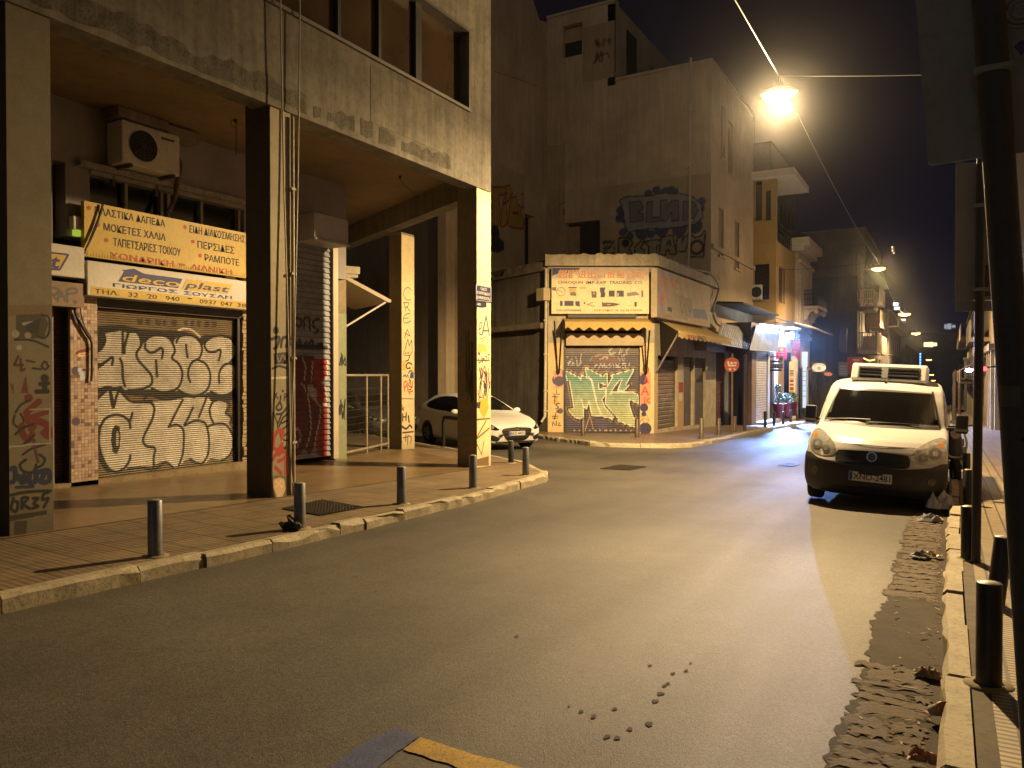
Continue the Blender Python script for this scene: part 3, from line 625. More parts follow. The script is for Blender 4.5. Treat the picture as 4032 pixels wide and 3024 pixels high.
c_cream = sh(KP, t, [('s', (58, 70, 62), 0.02, (172, 205, 150, 182, 115, 200, 110, 260, 140, 290, 170, 285)), ('l', (50, 62, 56), 0.022, (112, 310, 125, 385)), ('s', (50, 62, 56), 0.022, (105, 315, 150, 312, 140, 350, 118, 350)), ('l', (50, 62, 56), 0.022, (135, 350, 165, 390)), ('s', (50, 62, 56), 0.02, (165, 405, 130, 415, 108, 440, 115, 490, 170, 475)), ('l', (50, 62, 56), 0.02, (112, 450, 150, 445)),
  ('l', (50, 62, 56), 0.02, (115, 620, 140, 545, 165, 605, 118, 575)), ('l', (50, 62, 56), 0.022, (115, 735, 145, 630, 155, 690, 178, 640, 182, 720)), ('c', BK, 0.03, (125, 750)), ('c', (215, 195, 150), 0.014, (125, 750)), ('c', BK, 0.03, (148, 750)), ('c', (215, 195, 150), 0.014, (148, 750)), ('l', BK, 0.016, (105, 740, 112, 770, 160, 775, 185, 735)), ('s', BK, 0.03, (160, 770, 150, 810, 130, 820)),
  ('p', (190, 165, 90), (95, 820, 130, 810, 128, 900, 95, 900)), ('p', (200, 170, 60), (180, 860, 195, 860, 195, 930, 180, 930)), ('s', BK, 0.036, (180, 850, 150, 835, 130, 860, 140, 885, 165, 880)), ('s', BK, 0.03, (150, 925, 165, 905, 180, 910)), ('p', (50, 74, 110), (168, 920, 195, 915, 195, 970, 160, 970)), ('l', (40, 62, 96), 0.025, (105, 960, 110, 940, 118, 955, 126, 938, 130, 962)), ('l', (40, 62, 96), 0.025, (135, 962, 142, 940, 150, 962)),
  ('s', (178, 84, 44), 0.036, (115, 1080, 110, 1020, 125, 995, 140, 1020, 118, 1050)), ('s', (178, 84, 44), 0.036, (140, 1040, 150, 1090, 185, 1080)), ('s', (178, 84, 44), 0.036, (170, 990, 150, 1030, 180, 1050, 185, 1000)), ('s', BK, 0.022, (155, 990, 160, 980, 175, 1060, 150, 1070)), ('c', BK, 0.018, (160, 1105)), ('l', (90, 76, 56), 0.02, (85, 1148, 195, 1150)),
  ('l', BK, 0.02, (90, 1200, 110, 1250, 88, 1240, 115, 1225)), ('l', BK, 0.04, (100, 1280, 100, 1340)), ('l', BK, 0.04, (130, 1270, 128, 1335)), ('l', BK, 0.03, (100, 1308, 130, 1305)), ('l', BK, 0.05, (150, 1300, 155, 1350)), ('s', (60, 52, 80), 0.05, (95, 1390, 130, 1410, 160, 1380, 180, 1400)), ('l', (60, 52, 66), 0.04, (100, 1445, 190, 1435)), ('l', BK, 0.026, (105, 1490, 140, 1480)), ('l', BK, 0.026, (125, 1465, 125, 1520)), ('l', (60, 52, 66), 0.026, (140, 1550, 145, 1470, 175, 1480, 170, 1540))])
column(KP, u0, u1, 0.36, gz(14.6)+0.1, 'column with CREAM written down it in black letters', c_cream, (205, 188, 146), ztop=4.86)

# ---- shop wall inside the arcade
zt_w = ZS
uE = SW.uv(1341, 1600)[0]; SWE = SW.uv(1364, 1500)[0]
mb = MB(); du0, du1 = SW.uv(206, 700)[0], SW.uv(258, 700)[0]; dz1 = SW.uv(258, 640)[1]
b0, b1 = SW.uv(353, 690)[0], SW.uv(960, 800)[0]; bz1 = SW.uv(700, 752)[1]; bz0 = SW.uv(335, 800)[1]-0.1
sz_b = -0.0; wm = M('shop_wall', (0.20, 0.17, 0.14), 0.85, var=0.2, dirt=0.2)
mb.slab(SW, -14, du0, -0.4, zt_w, -0.3, 0); mb.slab(SW, du0, du1, dz1, zt_w, -0.3, 0)
mb.slab(SW, du1, b0, bz0-0.4, zt_w, -0.3, 0); mb.slab(SW, b0, b1, bz1, zt_w, -0.298, 0); mb.slab(SW, b1, SWE, bz0-0.4, zt_w, -0.3, 0)
mb.build('wall', m_lilac, arc)
zs_top = SW.uv(360, 1185)[1]
mb = MB(); su0, su1 = SW.uv(369, 1600)[0], SW.uv(945, 1600)[0]; lu0, lu1 = SW.uv(190, 1600)[0]-0.7, SW.uv(255, 1600)[0]
mb.slab(SW, du0, su1+0.5, -0.4, bz0-0.2, -0.5, -0.3)          # dark backing behind the shop fronts
mb.build('shop_backing', m_dark, arc)
bs = SW.uv(369, 1887)[1]
mb = MB(); mb.slab(SW, -14, su1+0.35, -0.5, bs, -0.3, 0.10); mb.build('plinth', M('plinth_stone', (0.26, 0.20, 0.12), 0.7, var=0.2, dirt=0.3, bump=0.4), arc)
# strip windows above the yellow sign
wf = MB()
for a in (353, 505, 646, 673, 803, 950): 
    u = SW.uv(a, 740)[0]; wf.slab(SW, u-0.025, u+0.025, bz0-0.4, bz1, -0.2, -0.05)
wf.slab(SW, b0, b1, bz1-0.06, bz1, -0.2, 0.04); wf = wf.build('window_frame', M('old_frame', (0.28, 0.26, 0.23), 0.6, var=0.2, dirt=0.2), arc)
xs = [SW.uv(a, 740)[0] for a in (353, 505, 646, 673, 803, 950)]
for a, b in zip(xs[:-1], xs[1:]):
    mb = MB(); mb.slab(SW, a+0.025, b-0.025, bz0-0.4, bz1-0.06, -0.16, -0.14); mb.builds('pane', m_glass, wf)
mb = MB(); q = SW.uvs([(350, 650), (960, 800)]); mb.slab(SW, b0-0.2, b1, bz1+0.005, bz1+0.09, 0, 0.12); mb.build('window_canopy', M('old_ledge', (0.30, 0.27, 0.24), 0.8, var=0.3, dirt=0.4), arc)
mb = MB(); mb.slab(SW, du0, du1, bz0-0.3, dz1, -0.3, -0.25); mb.build('upper_opening', m_dark, arc)
# main roller shutter with the silver graffiti
t8 = T(300, 1250, 0.422); SI = (190, 184, 174); OB = (26, 22, 20); SP = SW.off(-0.06)
fillA = (255,150,410,125,480,140,560,135,590,170,600,280,640,220,680,180,760,165,850,190,900,250,920,200,980,165,1060,165,1130,210,1165,280,1195,230,1250,190,1340,170,1430,200,1480,280,1480,360,1440,420,1500,470,1510,560,1480,650,1420,715,1330,725,1250,690,1180,720,1080,730,960,690,900,690,800,700,690,670,560,680,450,680,420,640,210,670,190,620,180,500,260,440,180,420,165,370,230,300,265,230)
fillB = (170,850,200,770,280,690,390,690,450,740,560,790,700,790,800,780,980,760,1000,750,1220,740,1260,790,1330,770,1400,790,1390,880,1430,940,1420,990,1450,1080,1450,1200,1420,1290,1340,1330,1250,1310,1200,1360,1140,1360,1080,1320,1010,1330,960,1390,880,1390,800,1340,720,1380,500,1400,430,1430,340,1440,280,1390,225,1260,205,1130,220,1010,170,950)
OUT = [(255,150,265,220,230,290,170,340,165,400,215,440,290,400,320,375,340,380,330,440),(430,110,430,330),(405,385,425,440,430,560,450,640),(480,150,450,260,445,330),(560,140,590,180,600,260,560,330,570,390,620,450,690,530,705,580,690,630,600,670,480,680),(165,130,300,120,430,90,470,130,560,130),
 (640,250,640,290,690,330,740,315,785,285,805,310,795,380),(740,400,745,480,750,550),(635,230,680,180,770,165,850,185,900,250,915,320,890,380,950,430,985,510,975,600,940,660,870,690,780,695,700,660),
 (930,230,960,180,1020,165,1100,180,1155,240,1170,310,1140,385,1085,410,1050,470,1040,540,1060,600),(1020,255,1025,310,1035,370),(1140,400,1200,430,1240,500,1245,590,1220,670,1150,720,1050,725,950,680),
 (1200,230,1195,270,1230,320,1290,320,1340,300,1340,350,1325,400),(1200,230,1260,185,1350,170,1440,200,1485,270,1480,350,1430,420),(1500,470,1430,430,1370,450,1330,520,1330,610),(1510,480,1520,570,1490,650,1420,715,1330,725,1250,690),
 (180,680,300,650,370,680,450,690),(420,700,500,780,600,790,700,780),(630,760,680,720,800,765,900,760,1000,730,1200,735,1450,735),(800,740,950,720,1100,745),(180,600,170,640,200,690),
 (150,860,110,930,160,930,190,1040,210,1050,260,950,350,910,430,920,490,970,500,1030),(520,895,500,960),(310,690,340,840,370,740,390,690),(320,700,345,820),(215,1050,205,1150,230,1280,290,1400,360,1440,440,1410,490,1340,500,1290),
 (640,790,700,800,725,860,700,960,640,1080,620,1150,650,1200,730,1220,720,1300,720,1400),(990,770,940,860,880,980,860,1020),(860,1020,930,1000,990,1040,1000,1130,990,1270,950,1390),(1085,840,1040,940,1005,1000),(1215,740,1180,830,1140,930),(1005,1010,1100,965,1190,980,1225,1060,1235,1180,1220,1290,1170,1360,1100,1350,1060,1320),
 (1240,860,1250,930,1280,990),(1240,860,1270,790,1340,770,1420,800,1420,850,1390,890,1440,930,1440,980),(1220,1020,1290,995,1390,1000,1450,1090,1465,1180,1430,1280,1350,1340),(165,1050,190,1200,230,1350,300,1440),(480,1410,600,1400,700,1420,760,1400,830,1350,900,1400),(150,860,170,780,280,680)]
shp = sh(SP, t8, [('p', (40, 34, 30), (165,80,430,70,600,110,1000,130,1150,190,1200,160,1440,170,1500,220,1500,760,1400,790,400,720,170,700)), ('p', SI, fillA), ('p', (202, 196, 184), fillB), ('p', OB, (360,1000,400,1020,410,1100,400,1220,370,1280,335,1250,320,1150,330,1050))] + [('s', OB, 0.042, o) for o in OUT] + [('p', (180, 168, 140), (380,1050,395,1100,390,1190,370,1200,365,1100)), ('s', (215, 205, 185), 0.03, (950,120,1000,105,1080,120,1150,180))])
for k, (x, w_) in enumerate(zip((560, 640, 730, 800, 880, 1000, 1060, 1120, 1190, 1260), (60, 50, 60, 40, 60, 40, 40, 40, 50, 50))):
    shp += sh(SP, t8, [('p', (70, 58, 46), (x, 10+k*3, x+w_, 12+k*3, x+w_-8, 70+k*3, x+6, 66+k*3))])
stz = SW.uv(369, 1215)[1]
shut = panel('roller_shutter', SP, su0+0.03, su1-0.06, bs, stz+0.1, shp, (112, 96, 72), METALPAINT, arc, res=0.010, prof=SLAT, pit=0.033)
shut['label'] = 'roller shutter painted with black outlined silver bubble letters'
mb = MB(); mb.slab(SW, su1-0.07, su1-0.02, bs, stz+0.2, -0.05, 0.03); mb.slab(SW, su0-0.02, su0+0.03, bs, stz+0.2, -0.05, 0.02); mb.builds('guide_rail', m_black, shut)
mb = MB(); mb.slab(SW, su0, su1+0.3, stz+0.02, stz+0.45, -0.12, 0.04); mb.build('shutter_box', M('shutter_box', (0.05, 0.045, 0.04), 0.6), shut)
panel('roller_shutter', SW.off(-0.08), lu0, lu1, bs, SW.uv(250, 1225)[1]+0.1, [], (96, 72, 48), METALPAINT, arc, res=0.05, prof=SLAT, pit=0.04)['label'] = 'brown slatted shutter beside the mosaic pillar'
mb = MB(); mb.slab(SW, lu1, lu1+0.05, bs, SW.uv(250, 1225)[1], -0.08, 0.05); mb.build('guide_rail', m_black, arc)
# mosaic pillar and rough stone pillar
pu0, pu1 = SW.uv(262, 1600)[0], SW.uv(369, 1600)[0]; cols = [(188, 164, 146), (178, 154, 138), (172, 146, 130), (194, 172, 154), (164, 138, 126), (120, 98, 92), (170, 148, 140), (182, 158, 142), (190, 166, 148), (176, 152, 136)]
cell = rng.integers(0, 10, (400, 60))
def mosaic(U, Vv, C):
    iu = ((U-pu0)/0.048).astype(int); iv = ((Vv+1)/0.048).astype(int)
    cc = np.array([lin(c) for c in cols])[cell[iv % 400, iu % 60]]
    gr = (((U-pu0) % 0.048) < 0.006) | (((Vv+1) % 0.048) < 0.006)
    cc[gr] *= 0.55
    for k, z in enumerate((0.85, 1.55, 2.3)):
        m_ = np.hypot(U-pu0-0.07, Vv-z) < 0.06; cc[m_] = lin((92, 74, 96))
    return cc
t7 = T(0, 1100, 0.2411)
panel('mosaic_pillar', SW, pu0, pu1, bs-0.15, SW.uv(330, 1195)[1]+0.1, sh(SW, t7, [('p', (130, 60, 52), (1160,1190,1250,1150,1380,1120,1390,1200,1160,1230)), ('p', (226, 200, 160), (1200,1230,1230,1200,1360,1195,1385,1215,1380,1250,1205,1255)), ('l', (120, 70, 60), 0.012, (1250,1228,1350,1225)), ('p', (190, 200, 225), (1205,1450,1260,1440,1270,1490,1300,1530,1320,1640,1245,1650,1235,1540,1205,1500)), ('p', (40, 36, 34), (1270,1470,1330,1465,1335,1490,1280,1495)), ('c', (200, 205, 215), 0.015, (1355, 1468))]), (180, 150, 120), PAINT, arc, res=0.008, off=0.10, fn=mosaic)
mb = MB(); mb.slab(SW, pu0, pu1, bs-0.2, SW.uv(330, 1195)[1]+0.1, -0.3, 0.098); mb.build('pillar_core', m_beige, arc)
spu0, spu1 = SW.uv(947, 1600)[0], SW.uv(1100, 1600)[0]
mb = MB(); rd = random.Random(5); z = bs-0.1
while z < 3.2:
    h = rd.uniform(0.05, 0.09); u = spu0
    while u < spu1:
        l = rd.uniform(0.1, 0.22); d = rd.uniform(0.04, 0.09)
        mb.slab(SW, u, min(u+l, spu1)-0.008, z, z+h-0.008, -0.1, d); u += l
    z += h
mb.build('stone_pillar', M('rough_stone', (0.34, 0.27, 0.17), 0.9, var=0.3, sc=9, bump=0.6, bsc=40), arc, bevel=0.008)
# blue-grey shutter with the red graffiti, its box and its frame
BS = SW.off(0.02); bu0, bu1 = SW.uv(1120, 1600)[0], SW.uv(1297, 1600)[0]; bzb = SW.uv(1288, 1796)[1]; bzt = SW.uv(1290, 970)[1]
RE = (150, 36, 24); DR = (96, 22, 18); WT = (190, 188, 186)
shp = sh(BS, t2, [('p', (30, 26, 26), (395, 380, 585, 385, 585, 420, 395, 410)), ('s', BK, 0.05, (400, 400, 420, 360, 440, 410, 460, 370)), ('s', BK, 0.05, (470, 410, 490, 360, 510, 400, 545, 380, 580, 415)), ('s', BK, 0.05, (400, 225, 395, 270, 420, 280, 430, 240, 402, 228)), ('s', BK, 0.05, (448, 285, 446, 235, 475, 230, 480, 300)), ('s', BK, 0.05, (535, 235, 505, 245, 500, 280, 530, 300, 510, 322))]) \
    + sh(BS, t, []) 
t = T(950, 1400, 0.3616)
shp += sh(BS, t, [('p', DR, (570, 0, 790, 0, 780, 130, 820, 300, 860, 560, 840, 800, 800, 980, 740, 1090, 690, 1020, 640, 1090, 570, 1110)), ('p', RE, (790, 40, 930, 40, 935, 245, 880, 290, 910, 340, 930, 500, 930, 1110, 820, 1090, 810, 900, 850, 700, 860, 560, 790, 480, 820, 330, 780, 280)), ('p', (170, 168, 172), (715, 330, 770, 320, 820, 380, 820, 490, 760, 460, 720, 400)), ('l', WT, 0.028, (935, 50, 930, 240, 870, 290, 910, 340, 930, 490)), ('l', WT, 0.03, (800, 490, 860, 560, 850, 700, 815, 850, 790, 990)), ('s', WT, 0.028, (720, 430, 740, 560, 755, 760, 740, 880, 700, 1000)), ('l', WT, 0.025, (660, 20, 700, 130, 680, 270)), ('l', WT, 0.025, (770, 60, 760, 280)), ('p', WT, (870, 530, 900, 505, 930, 510, 930, 545, 880, 545)), ('p', (150, 150, 156), (570, 1120, 690, 1020, 720, 1090, 790, 1010, 830, 1090, 880, 1110, 570, 1165)), ('s', WT, 0.03, (585, 800, 630, 820, 640, 900, 600, 1010)), ('s', WT, 0.022, (640, 300, 690, 350, 690, 400))])
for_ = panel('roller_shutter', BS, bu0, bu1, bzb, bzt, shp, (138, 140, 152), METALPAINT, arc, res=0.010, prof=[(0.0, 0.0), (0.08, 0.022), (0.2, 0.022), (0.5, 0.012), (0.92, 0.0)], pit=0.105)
for_['label'] = 'blue grey roller shutter with a red figure sprayed on its lower half'
mb = MB(); f0, f1 = SW.uv(1299, 1600)[0], SW.uv(1318, 1600)[0]; mb.slab(SW, f0, f1, bzb-0.05, bzt+0.1, 0, 0.10); mb.slab(SW, f0-0.02, f0-0.001, bzb, bzt, 0.0, 0.06, 1); mb.build('frame_post', [M('cream_post', (0.48, 0.42, 0.33), 0.6, var=0.1, dirt=0.1), m_black], arc)
mb = MB(); AP = SW.off(0.55); a0 = SW.uv(1150, 900)[0]; a1 = AP.uv(1372, 900)[0]; z0 = AP.uv(1372, 965)[1]; z1 = AP.uv(1372, 868)[1]
mb.slab(SW, a0, a1, z0, z1, 0.0, 0.55); mb.slab(SW, a0, a1+0.02, z0-0.03, z0+0.015, 0.0, 0.58); mb.build('shutter_box', M('grey_box', (0.36, 0.34, 0.37), 0.6, var=0.1, dirt=0.15), for_, bevel=0.01)
RW = Plane((-10.6, SWE, 0), D2)
mb = MB(); mb.slab(RW, 0.0, 14, -0.7, zt_w-0.001, -0.3, 0.0); mb.build('side_wall', m_beige, arc)
panel('side_graffiti', SW, f1+0.002, SWE, bzb-0.2, SW.uv(1364, 1237)[1], scrawl(SW, (1320, 1390, 1358, 1440), 4, BK, 0.03, 2)+scrawl(SW, (1322, 1570, 1356, 1660), 4, BK, 0.03, 6), (132, 138, 112), PAINT, arc, off=0.004)
# ceiling hooks and loose wires
def ztop_at(x, y): return hit(x, y, (0, 0, ZS), (0, 0, 1))
for (x, y), tail, lb in (((928, 470), [(930, 540), (929, 610)], 'loose wire with a ring hanging from the arcade ceiling beside the air conditioner'), ((1575, 693), [(1580, 715), (1620, 755), (1650, 785)], 'loose wire trailing along the arcade ceiling near the corner column')):
    a = ztop_at(x, y); mb = MB(); P_ = Plane(a, (0, 1, 0)); P_ = Plane((a.x, a.y, 0), (0, 1, 0))
    pts = [a] + [P_.pt(*P_.uv(*q)) for q in tail]
    mb.tube(pts, 0.006, 6, sub=3); mb.cyl(a, a-Vector((0, 0, 0.05)), 0.025, n=10)
    if len(tail) == 2:
        c = P_.pt(*P_.uv(920, 487)); mb.tube([c+Vector((0, 0.05*math.cos(k*math.pi/6), 0.05*math.sin(k*math.pi/6))) for k in range(13)], 0.006, 5)
    tag(mb.build('wire', m_wire), lb, 'wire')
# ================================================================ things on and in the arcade
m_yel = M('yellow_sign', (0.50, 0.33, 0.012), 0.5, var=0.12, sc=2, bump=0.05, dirt=0.12)
m_wsign = M('white_sign', (0.52, 0.49, 0.44), 0.5, var=0.08, sc=3, bump=0.03, dirt=0.12)
m_txtk = M('black_lettering', (0.02, 0.018, 0.018), 0.6, var=0.1, bump=0); m_txtr = M('red_lettering', (0.42, 0.07, 0.02), 0.6, var=0.1, bump=0)
m_txtb = M('blue_lettering', (0.03, 0.035, 0.16), 0.6, var=0.1, bump=0); m_txty = M('yellow_lettering', (0.62, 0.42, 0.04), 0.6, var=0.1, bump=0)
m_rim = M('sign_rim', (0.06, 0.05, 0.04), 0.6)
t3 = T(200, 750, 0.3617)
YP = PX(-10.42)
(yu0, yz1), (yu1, _) = YP.uv(331, 790), YP.uv(1012, 925); yz0 = YP.uv(974, 1096)[1]
sg = thing('shop_sign', 'yellow shop sign with black Greek lettering above the silver graffiti shutter', 'shop sign', (-10.42, (yu0+yu1)/2, yz0))
mb = MB(); mb.slab(YP, yu0, yu1, yz0, yz1, -0.08, 0); mb.build('sign_board', m_yel, sg)
mb = MB()
for s_, bl, br, tl in (('ΠΛΑΣΤΙΚΑ ΔΑΠΕΔΑ', (478, 255), (1243, 398), (480, 172)), ('ΜΟΚΕΤΕΣ ΧΑΛΙΑ', (575, 435), (1250, 543), (578, 350)), ('ΤΑΠΕΤΣΑΡΙΕΣ ΤΟΙΧΟΥ', (680, 605), (1415, 707), (680, 512)),
                   ('ΕΙΔΗ ΔΙΑΚΟΣΜΗΣΗΣ', (1510, 458), (2112, 562), (1512, 375)), ('ΠΕΡΣΙΔΕΣ', (1597, 625), (1997, 675), (1600, 545)), ('ΡΑΜΠΟΤΕ', (1675, 765), (2050, 807), (1678, 690))):
    letpx(mb, s_, YP, t3(*bl)[0], t3(*br)[0], t3(*tl)[0], bold=0.012)
mb.builds('lettering', m_txtk, sg)
mb = MB()
for s_, bl, br, tl in (('ΧΟΝΔΡΙΚΗ', (637, 735), (1338, 830), (640, 665)), ('ΛΙΑΝΙΚΗ', (1520, 855), (1970, 910), (1520, 795))): letpx(mb, s_, YP, t3(*bl)[0], t3(*br)[0], t3(*tl)[0], bold=0.02)
a = YP.uv(*t3(1395, 812)[0]); mb.slab(YP, a[0], a[0]+0.11, a[1], a[1]+0.03, 0, 0.005)
for p in ((415, 188), (512, 372), (605, 540), (1462, 398), (1548, 557), (1625, 708)):
    c = YP.uv(*t3(*p)[0]); mb.g += 1; mb.add([YP.pt(c[0]+0.032*math.cos(k*math.pi/6), c[1]+0.032*math.sin(k*math.pi/6), 0.004) for k in range(12)], [tuple(range(12))])
mb.builds('lettering', m_txtr, sg)
mb = MB(); rd = random.Random(2); u = yu0+0.03                      # row of painted grass blades along the lower edge
while u < yu1-0.04:
    h = rd.uniform(0.05, 0.10); mb.add([YP.pt(u, yz0+0.01, 0.003), YP.pt(u+0.018, yz0+0.01, 0.003), YP.pt(u+0.012, yz0+h, 0.003)], [(0, 1, 2)]); u += rd.uniform(0.035, 0.05)
mb.build('grass_border', M('grass_print', (0.26, 0.17, 0.02), 0.6), sg)
WP = PX(-10.30)
(wu0, wz1), (wu1, _) = WP.uv(343, 1024), WP.uv(1015, 1110); wz0 = WP.uv(344, 1162)[1]
sg = thing('shop_sign', 'white sign with a blue house shape and yellow lettering above the silver graffiti shutter', 'shop sign', (-10.30, (wu0+wu1)/2, wz0))
mb = MB(); mb.slab(WP, wu0, wu1, wz0, wz1, -0.26, 0); mb.build('sign_board', m_wsign, sg, bevel=0.012)
mb = MB(); mb.slab(WP, wu0+0.05, wu1-0.03, WP.uv(*t3(430, 1130)[0])[1], WP.uv(*t3(430, 1042)[0])[1], 0.0, 0.003)
mb.poly(WP, WP.uvs(t3(1480, 962, 1975, 1025, 1930, 1123, 1425, 1075)), 0.0, 0.004); mb.builds('yellow_band', m_yel, sg)
mb = MB(); mb.poly(WP, WP.uvs(t3(762, 868, 905, 850, 1010, 905, 1432, 962, 1385, 1062, 735, 990, 800, 878)), 0.0, 0.004)
letpx(mb, 'ΓΙΩΡΓΟΣ', WP, t3(678, 1048)[0], t3(1372, 1118)[0], t3(680, 1008)[0], bold=0.01, off=0.006); letpx(mb, 'ΣΟΥΣΑΝ', WP, t3(1450, 1132)[0], t3(1970, 1184)[0], t3(1450, 1093)[0], bold=0.01, off=0.006)
letpx(mb, 'plast', WP, t3(1455, 1080)[0], t3(1940, 1095)[0], t3(1455, 985)[0], off=0.008, bold=0.01, shear=0.2)
mb.builds('lettering', m_txtb, sg)
mb = MB(); letpx(mb, 'deco', WP, t3(775, 985)[0], t3(1400, 1040)[0], t3(775, 905)[0], off=0.008, bold=0.01, shear=0.15); mb.build('lettering', m_txty, sg)
mb = MB(); z0_, z1_ = WP.uv(*t3(475, 1120)[0])[1], WP.uv(*t3(475, 1068)[0])[1]
for s_, a, b in (('ΤΗΛ.', 475, 745), ('32', 840, 952), ('20', 1048, 1155), ('940', 1248, 1400), ('-', 1490, 1535), ('0937', 1618, 1803), ('047', 1848, 1978), ('386', 2025, 2175)):
    ua, ub = WP.uv(*t3(a, 1100)[0])[0], WP.uv(*t3(b, 1200)[0])[0]
    letter(mb, s_, WP, ua, ub, z0_ if s_ != '-' else z0_+0.05, z1_ if s_ != '-' else z0_+0.07, off=0.006, bold=0.008)
mb.builds('lettering', m_txtk, sg)
# the neighbour's sign, half hidden by the column
NP = PX(-10.30); nu1, nz1 = NP.uv(333, 975); nz0 = NP.uv(333, 1098)[1]; nu0 = nu1-2.6
sg = thing('shop_sign', 'white sign ending in a yellow panel with a letter t, beside the left column', 'shop sign', (-10.3, nu1-1, nz0))
mb = MB(); mb.slab(NP, nu0, nu1, nz0, nz1, -0.26, 0); mb.build('sign_board', m_wsign, sg, bevel=0.012)
mb = MB(); q = NP.uvs(t3(-200, 655, 190, 698, 95, 862, -250, 840)); mb.poly(NP, q, 0, 0.004); mb.build('yellow_panel', m_yel, sg)
mb = MB(); letpx(mb, 't', NP, t3(0, 845)[0], t3(100, 845)[0], t3(0, 712)[0], off=0.007, bold=0.03, shear=0.2)
for i in range(4):
    a, b = q[i], q[(i+1) % 4]; d = Vector((b[0]-a[0], b[1]-a[1])).normalized()*0.012
    mb.poly(NP, [(a[0]-d.y, a[1]+d.x), (b[0]-d.y, b[1]+d.x), (b[0]+d.y, b[1]-d.x), (a[0]+d.y, a[1]-d.x)], 0.004, 0.006)
mb.build('lettering', m_txtb, sg)
BP = PX(-10.34); q0 = BP.uv(331, 1118); q1 = BP.uv(331, 1212)
bx = panel('shutter_box', BP, q0[0]-2.6, q0[0], q1[1], q0[1], sh(BP, t7, [('s', (60, 50, 48), 0.035, (850,140,900,140,960,180,900,250,860,260,950,360)), ('s', (60, 50, 48), 0.035, (940,340,990,200,1060,350)), ('s', (60, 50, 48), 0.03, (960,280,1050,280)), ('s', (60, 50, 48), 0.035, (1100,370,1090,180,1230,150,1250,210,1110,240)), ('c', (70, 50, 48), 0.03, (1225, 370))]), (120, 92, 66), METALPAINT, None, res=0.012)
bx.name = 'shutter_housing'; tag(bx, 'brown shutter housing with faded black spray letters under the left white sign', 'shutter housing')
me = bx.data; bm = bmesh.new(); bm.from_mesh(me); ge = bmesh.ops.extrude_face_region(bm, geom=bm.faces[:]); bmesh.ops.translate(bm, verts=[v for v in ge['geom'] if isinstance(v, bmesh.types.BMVert)], vec=(-0.26, 0, 0)); bmesh.ops.reverse_faces(bm, faces=[f for f in bm.faces if f.calc_center_median().x < -10.5 and 0]); bm.to_mesh(me); bm.free()
# meter box with a lit lamp
P_ = PX(-10.55); (a, zt_), (b, zb_) = P_.uv(279, 850), P_.uv(325, 910); z2 = P_.uv(300, 930)[1]
mt = thing('alarm_box', 'small white alarm box with a glowing lamp, left of the yellow sign', 'alarm box', (-10.55, a, zb_))
mb = MB(); mb.slab(P_, a, b, zb_, zt_, -0.05, 0.06); mb.build('case', m_white, mt, bevel=0.01)
mb = MB(); mb.slab(P_, a+0.03, b-0.04, z2, zb_, -0.03, 0.05); mb.build('lamp_lens', EM('green_yellow_lens', (0.75, 1.0, 0.10), 0.45), mt, bevel=0.01)
# air conditioner
AC = PX(-10.20); (au0, az1), (au1, _) = AC.uv(490, 470), AC.uv(625, 505); az0 = AC.uv(490, 640)[1]
ac = thing('air_conditioner', 'white air conditioner unit with a round black fan grille under the arcade ceiling', 'air conditioner', (-10.2, (au0+au1)/2, az0))
mb = MB(); mb.slab(AC, au0-0.04, au1+0.36, az0, az1, -0.36, 0); mb.build('case', m_white, ac, bevel=0.02)
cu, cv = (au0+au1)/2+0.02, (az0+az1)/2; rr = min(au1-au0, az1-az0)*0.40
mb = MB(); mb.cyl(AC.pt(cu, cv, -0.02), AC.pt(cu, cv, 0.006), rr, n=32); g = mb.build('fan_opening', m_black, ac)
mb = MB()
for k in range(1, 6): mb.tube([AC.pt(cu+rr*k/5*math.cos(i*math.pi/16), cv+rr*k/5*math.sin(i*math.pi/16), 0.014) for i in range(33)], 0.004, 5)
for k in range(8): mb.tube([AC.pt(cu, cv, 0.016), AC.pt(cu+rr*math.cos(k*math.pi/4), cv+rr*math.sin(k*math.pi/4), 0.016)], 0.004, 5)
mb.build('fan_grille', M('grille_wire', (0.08, 0.08, 0.08), 0.5), g)
mb = MB(); mb.slab(AC, au1+0.04, au1+0.26, az1-0.12, az1-0.09, 0.0, 0.004); mb.build('badge', m_txtk, ac)
mb = MB()
for uu in (au0+0.05, au1+0.2): mb.slab(AC, uu, uu+0.04, az0-0.05, az0, -0.42, 0.05); mb.slab(AC, uu, uu+0.04, az0-0.28, az0-0.05, -0.42, -0.36)
mb.builds('bracket', M('rusty_bracket', (0.10, 0.075, 0.055), 0.8), ac)
mb = MB(); mb.slab(AC, au0-0.1, au1+0.15, az1+0.03, az1+0.16, -0.36, 0.02); mb.slab(AC, au1+0.18, au1+0.75, az1-0.01, az1+0.14, -0.36, -0.02)
tag(mb.build('timber_boards', M('old_boards', (0.22, 0.18, 0.15), 0.8, var=0.3, streak=0.2)), 'weathered boards laid over the air conditioner', 'boards')
mb = MB(); tk = T(400, 380, 0.4724); P_ = PX(-10.45)
mb.tube([P_.pt(*P_.uv(*q)) for q in tk(605, 465, 640, 520, 658, 590, 640, 680, 625, 760, 605, 860, 560, 960)], 0.035, 8, sub=4)
tag(mb.build('drain_hose', M('hose', (0.10, 0.075, 0.06), 0.7, var=0.3)), 'thick brown hose curving down the wall right of the air conditioner', 'hose')
mb = MB(); P_ = PX(-10.38); mb.tube([P_.pt(*P_.uv(*q)) for q in t3(570, 150, 540, 250, 500, 380, 440, 520, 375, 650, 372, 690)], 0.014, 6, sub=3)
mb.tube([P_.pt(*P_.uv(*q)) for q in t3(560, 150, 530, 260, 480, 390, 420, 540, 380, 640)], 0.010, 6, sub=3)
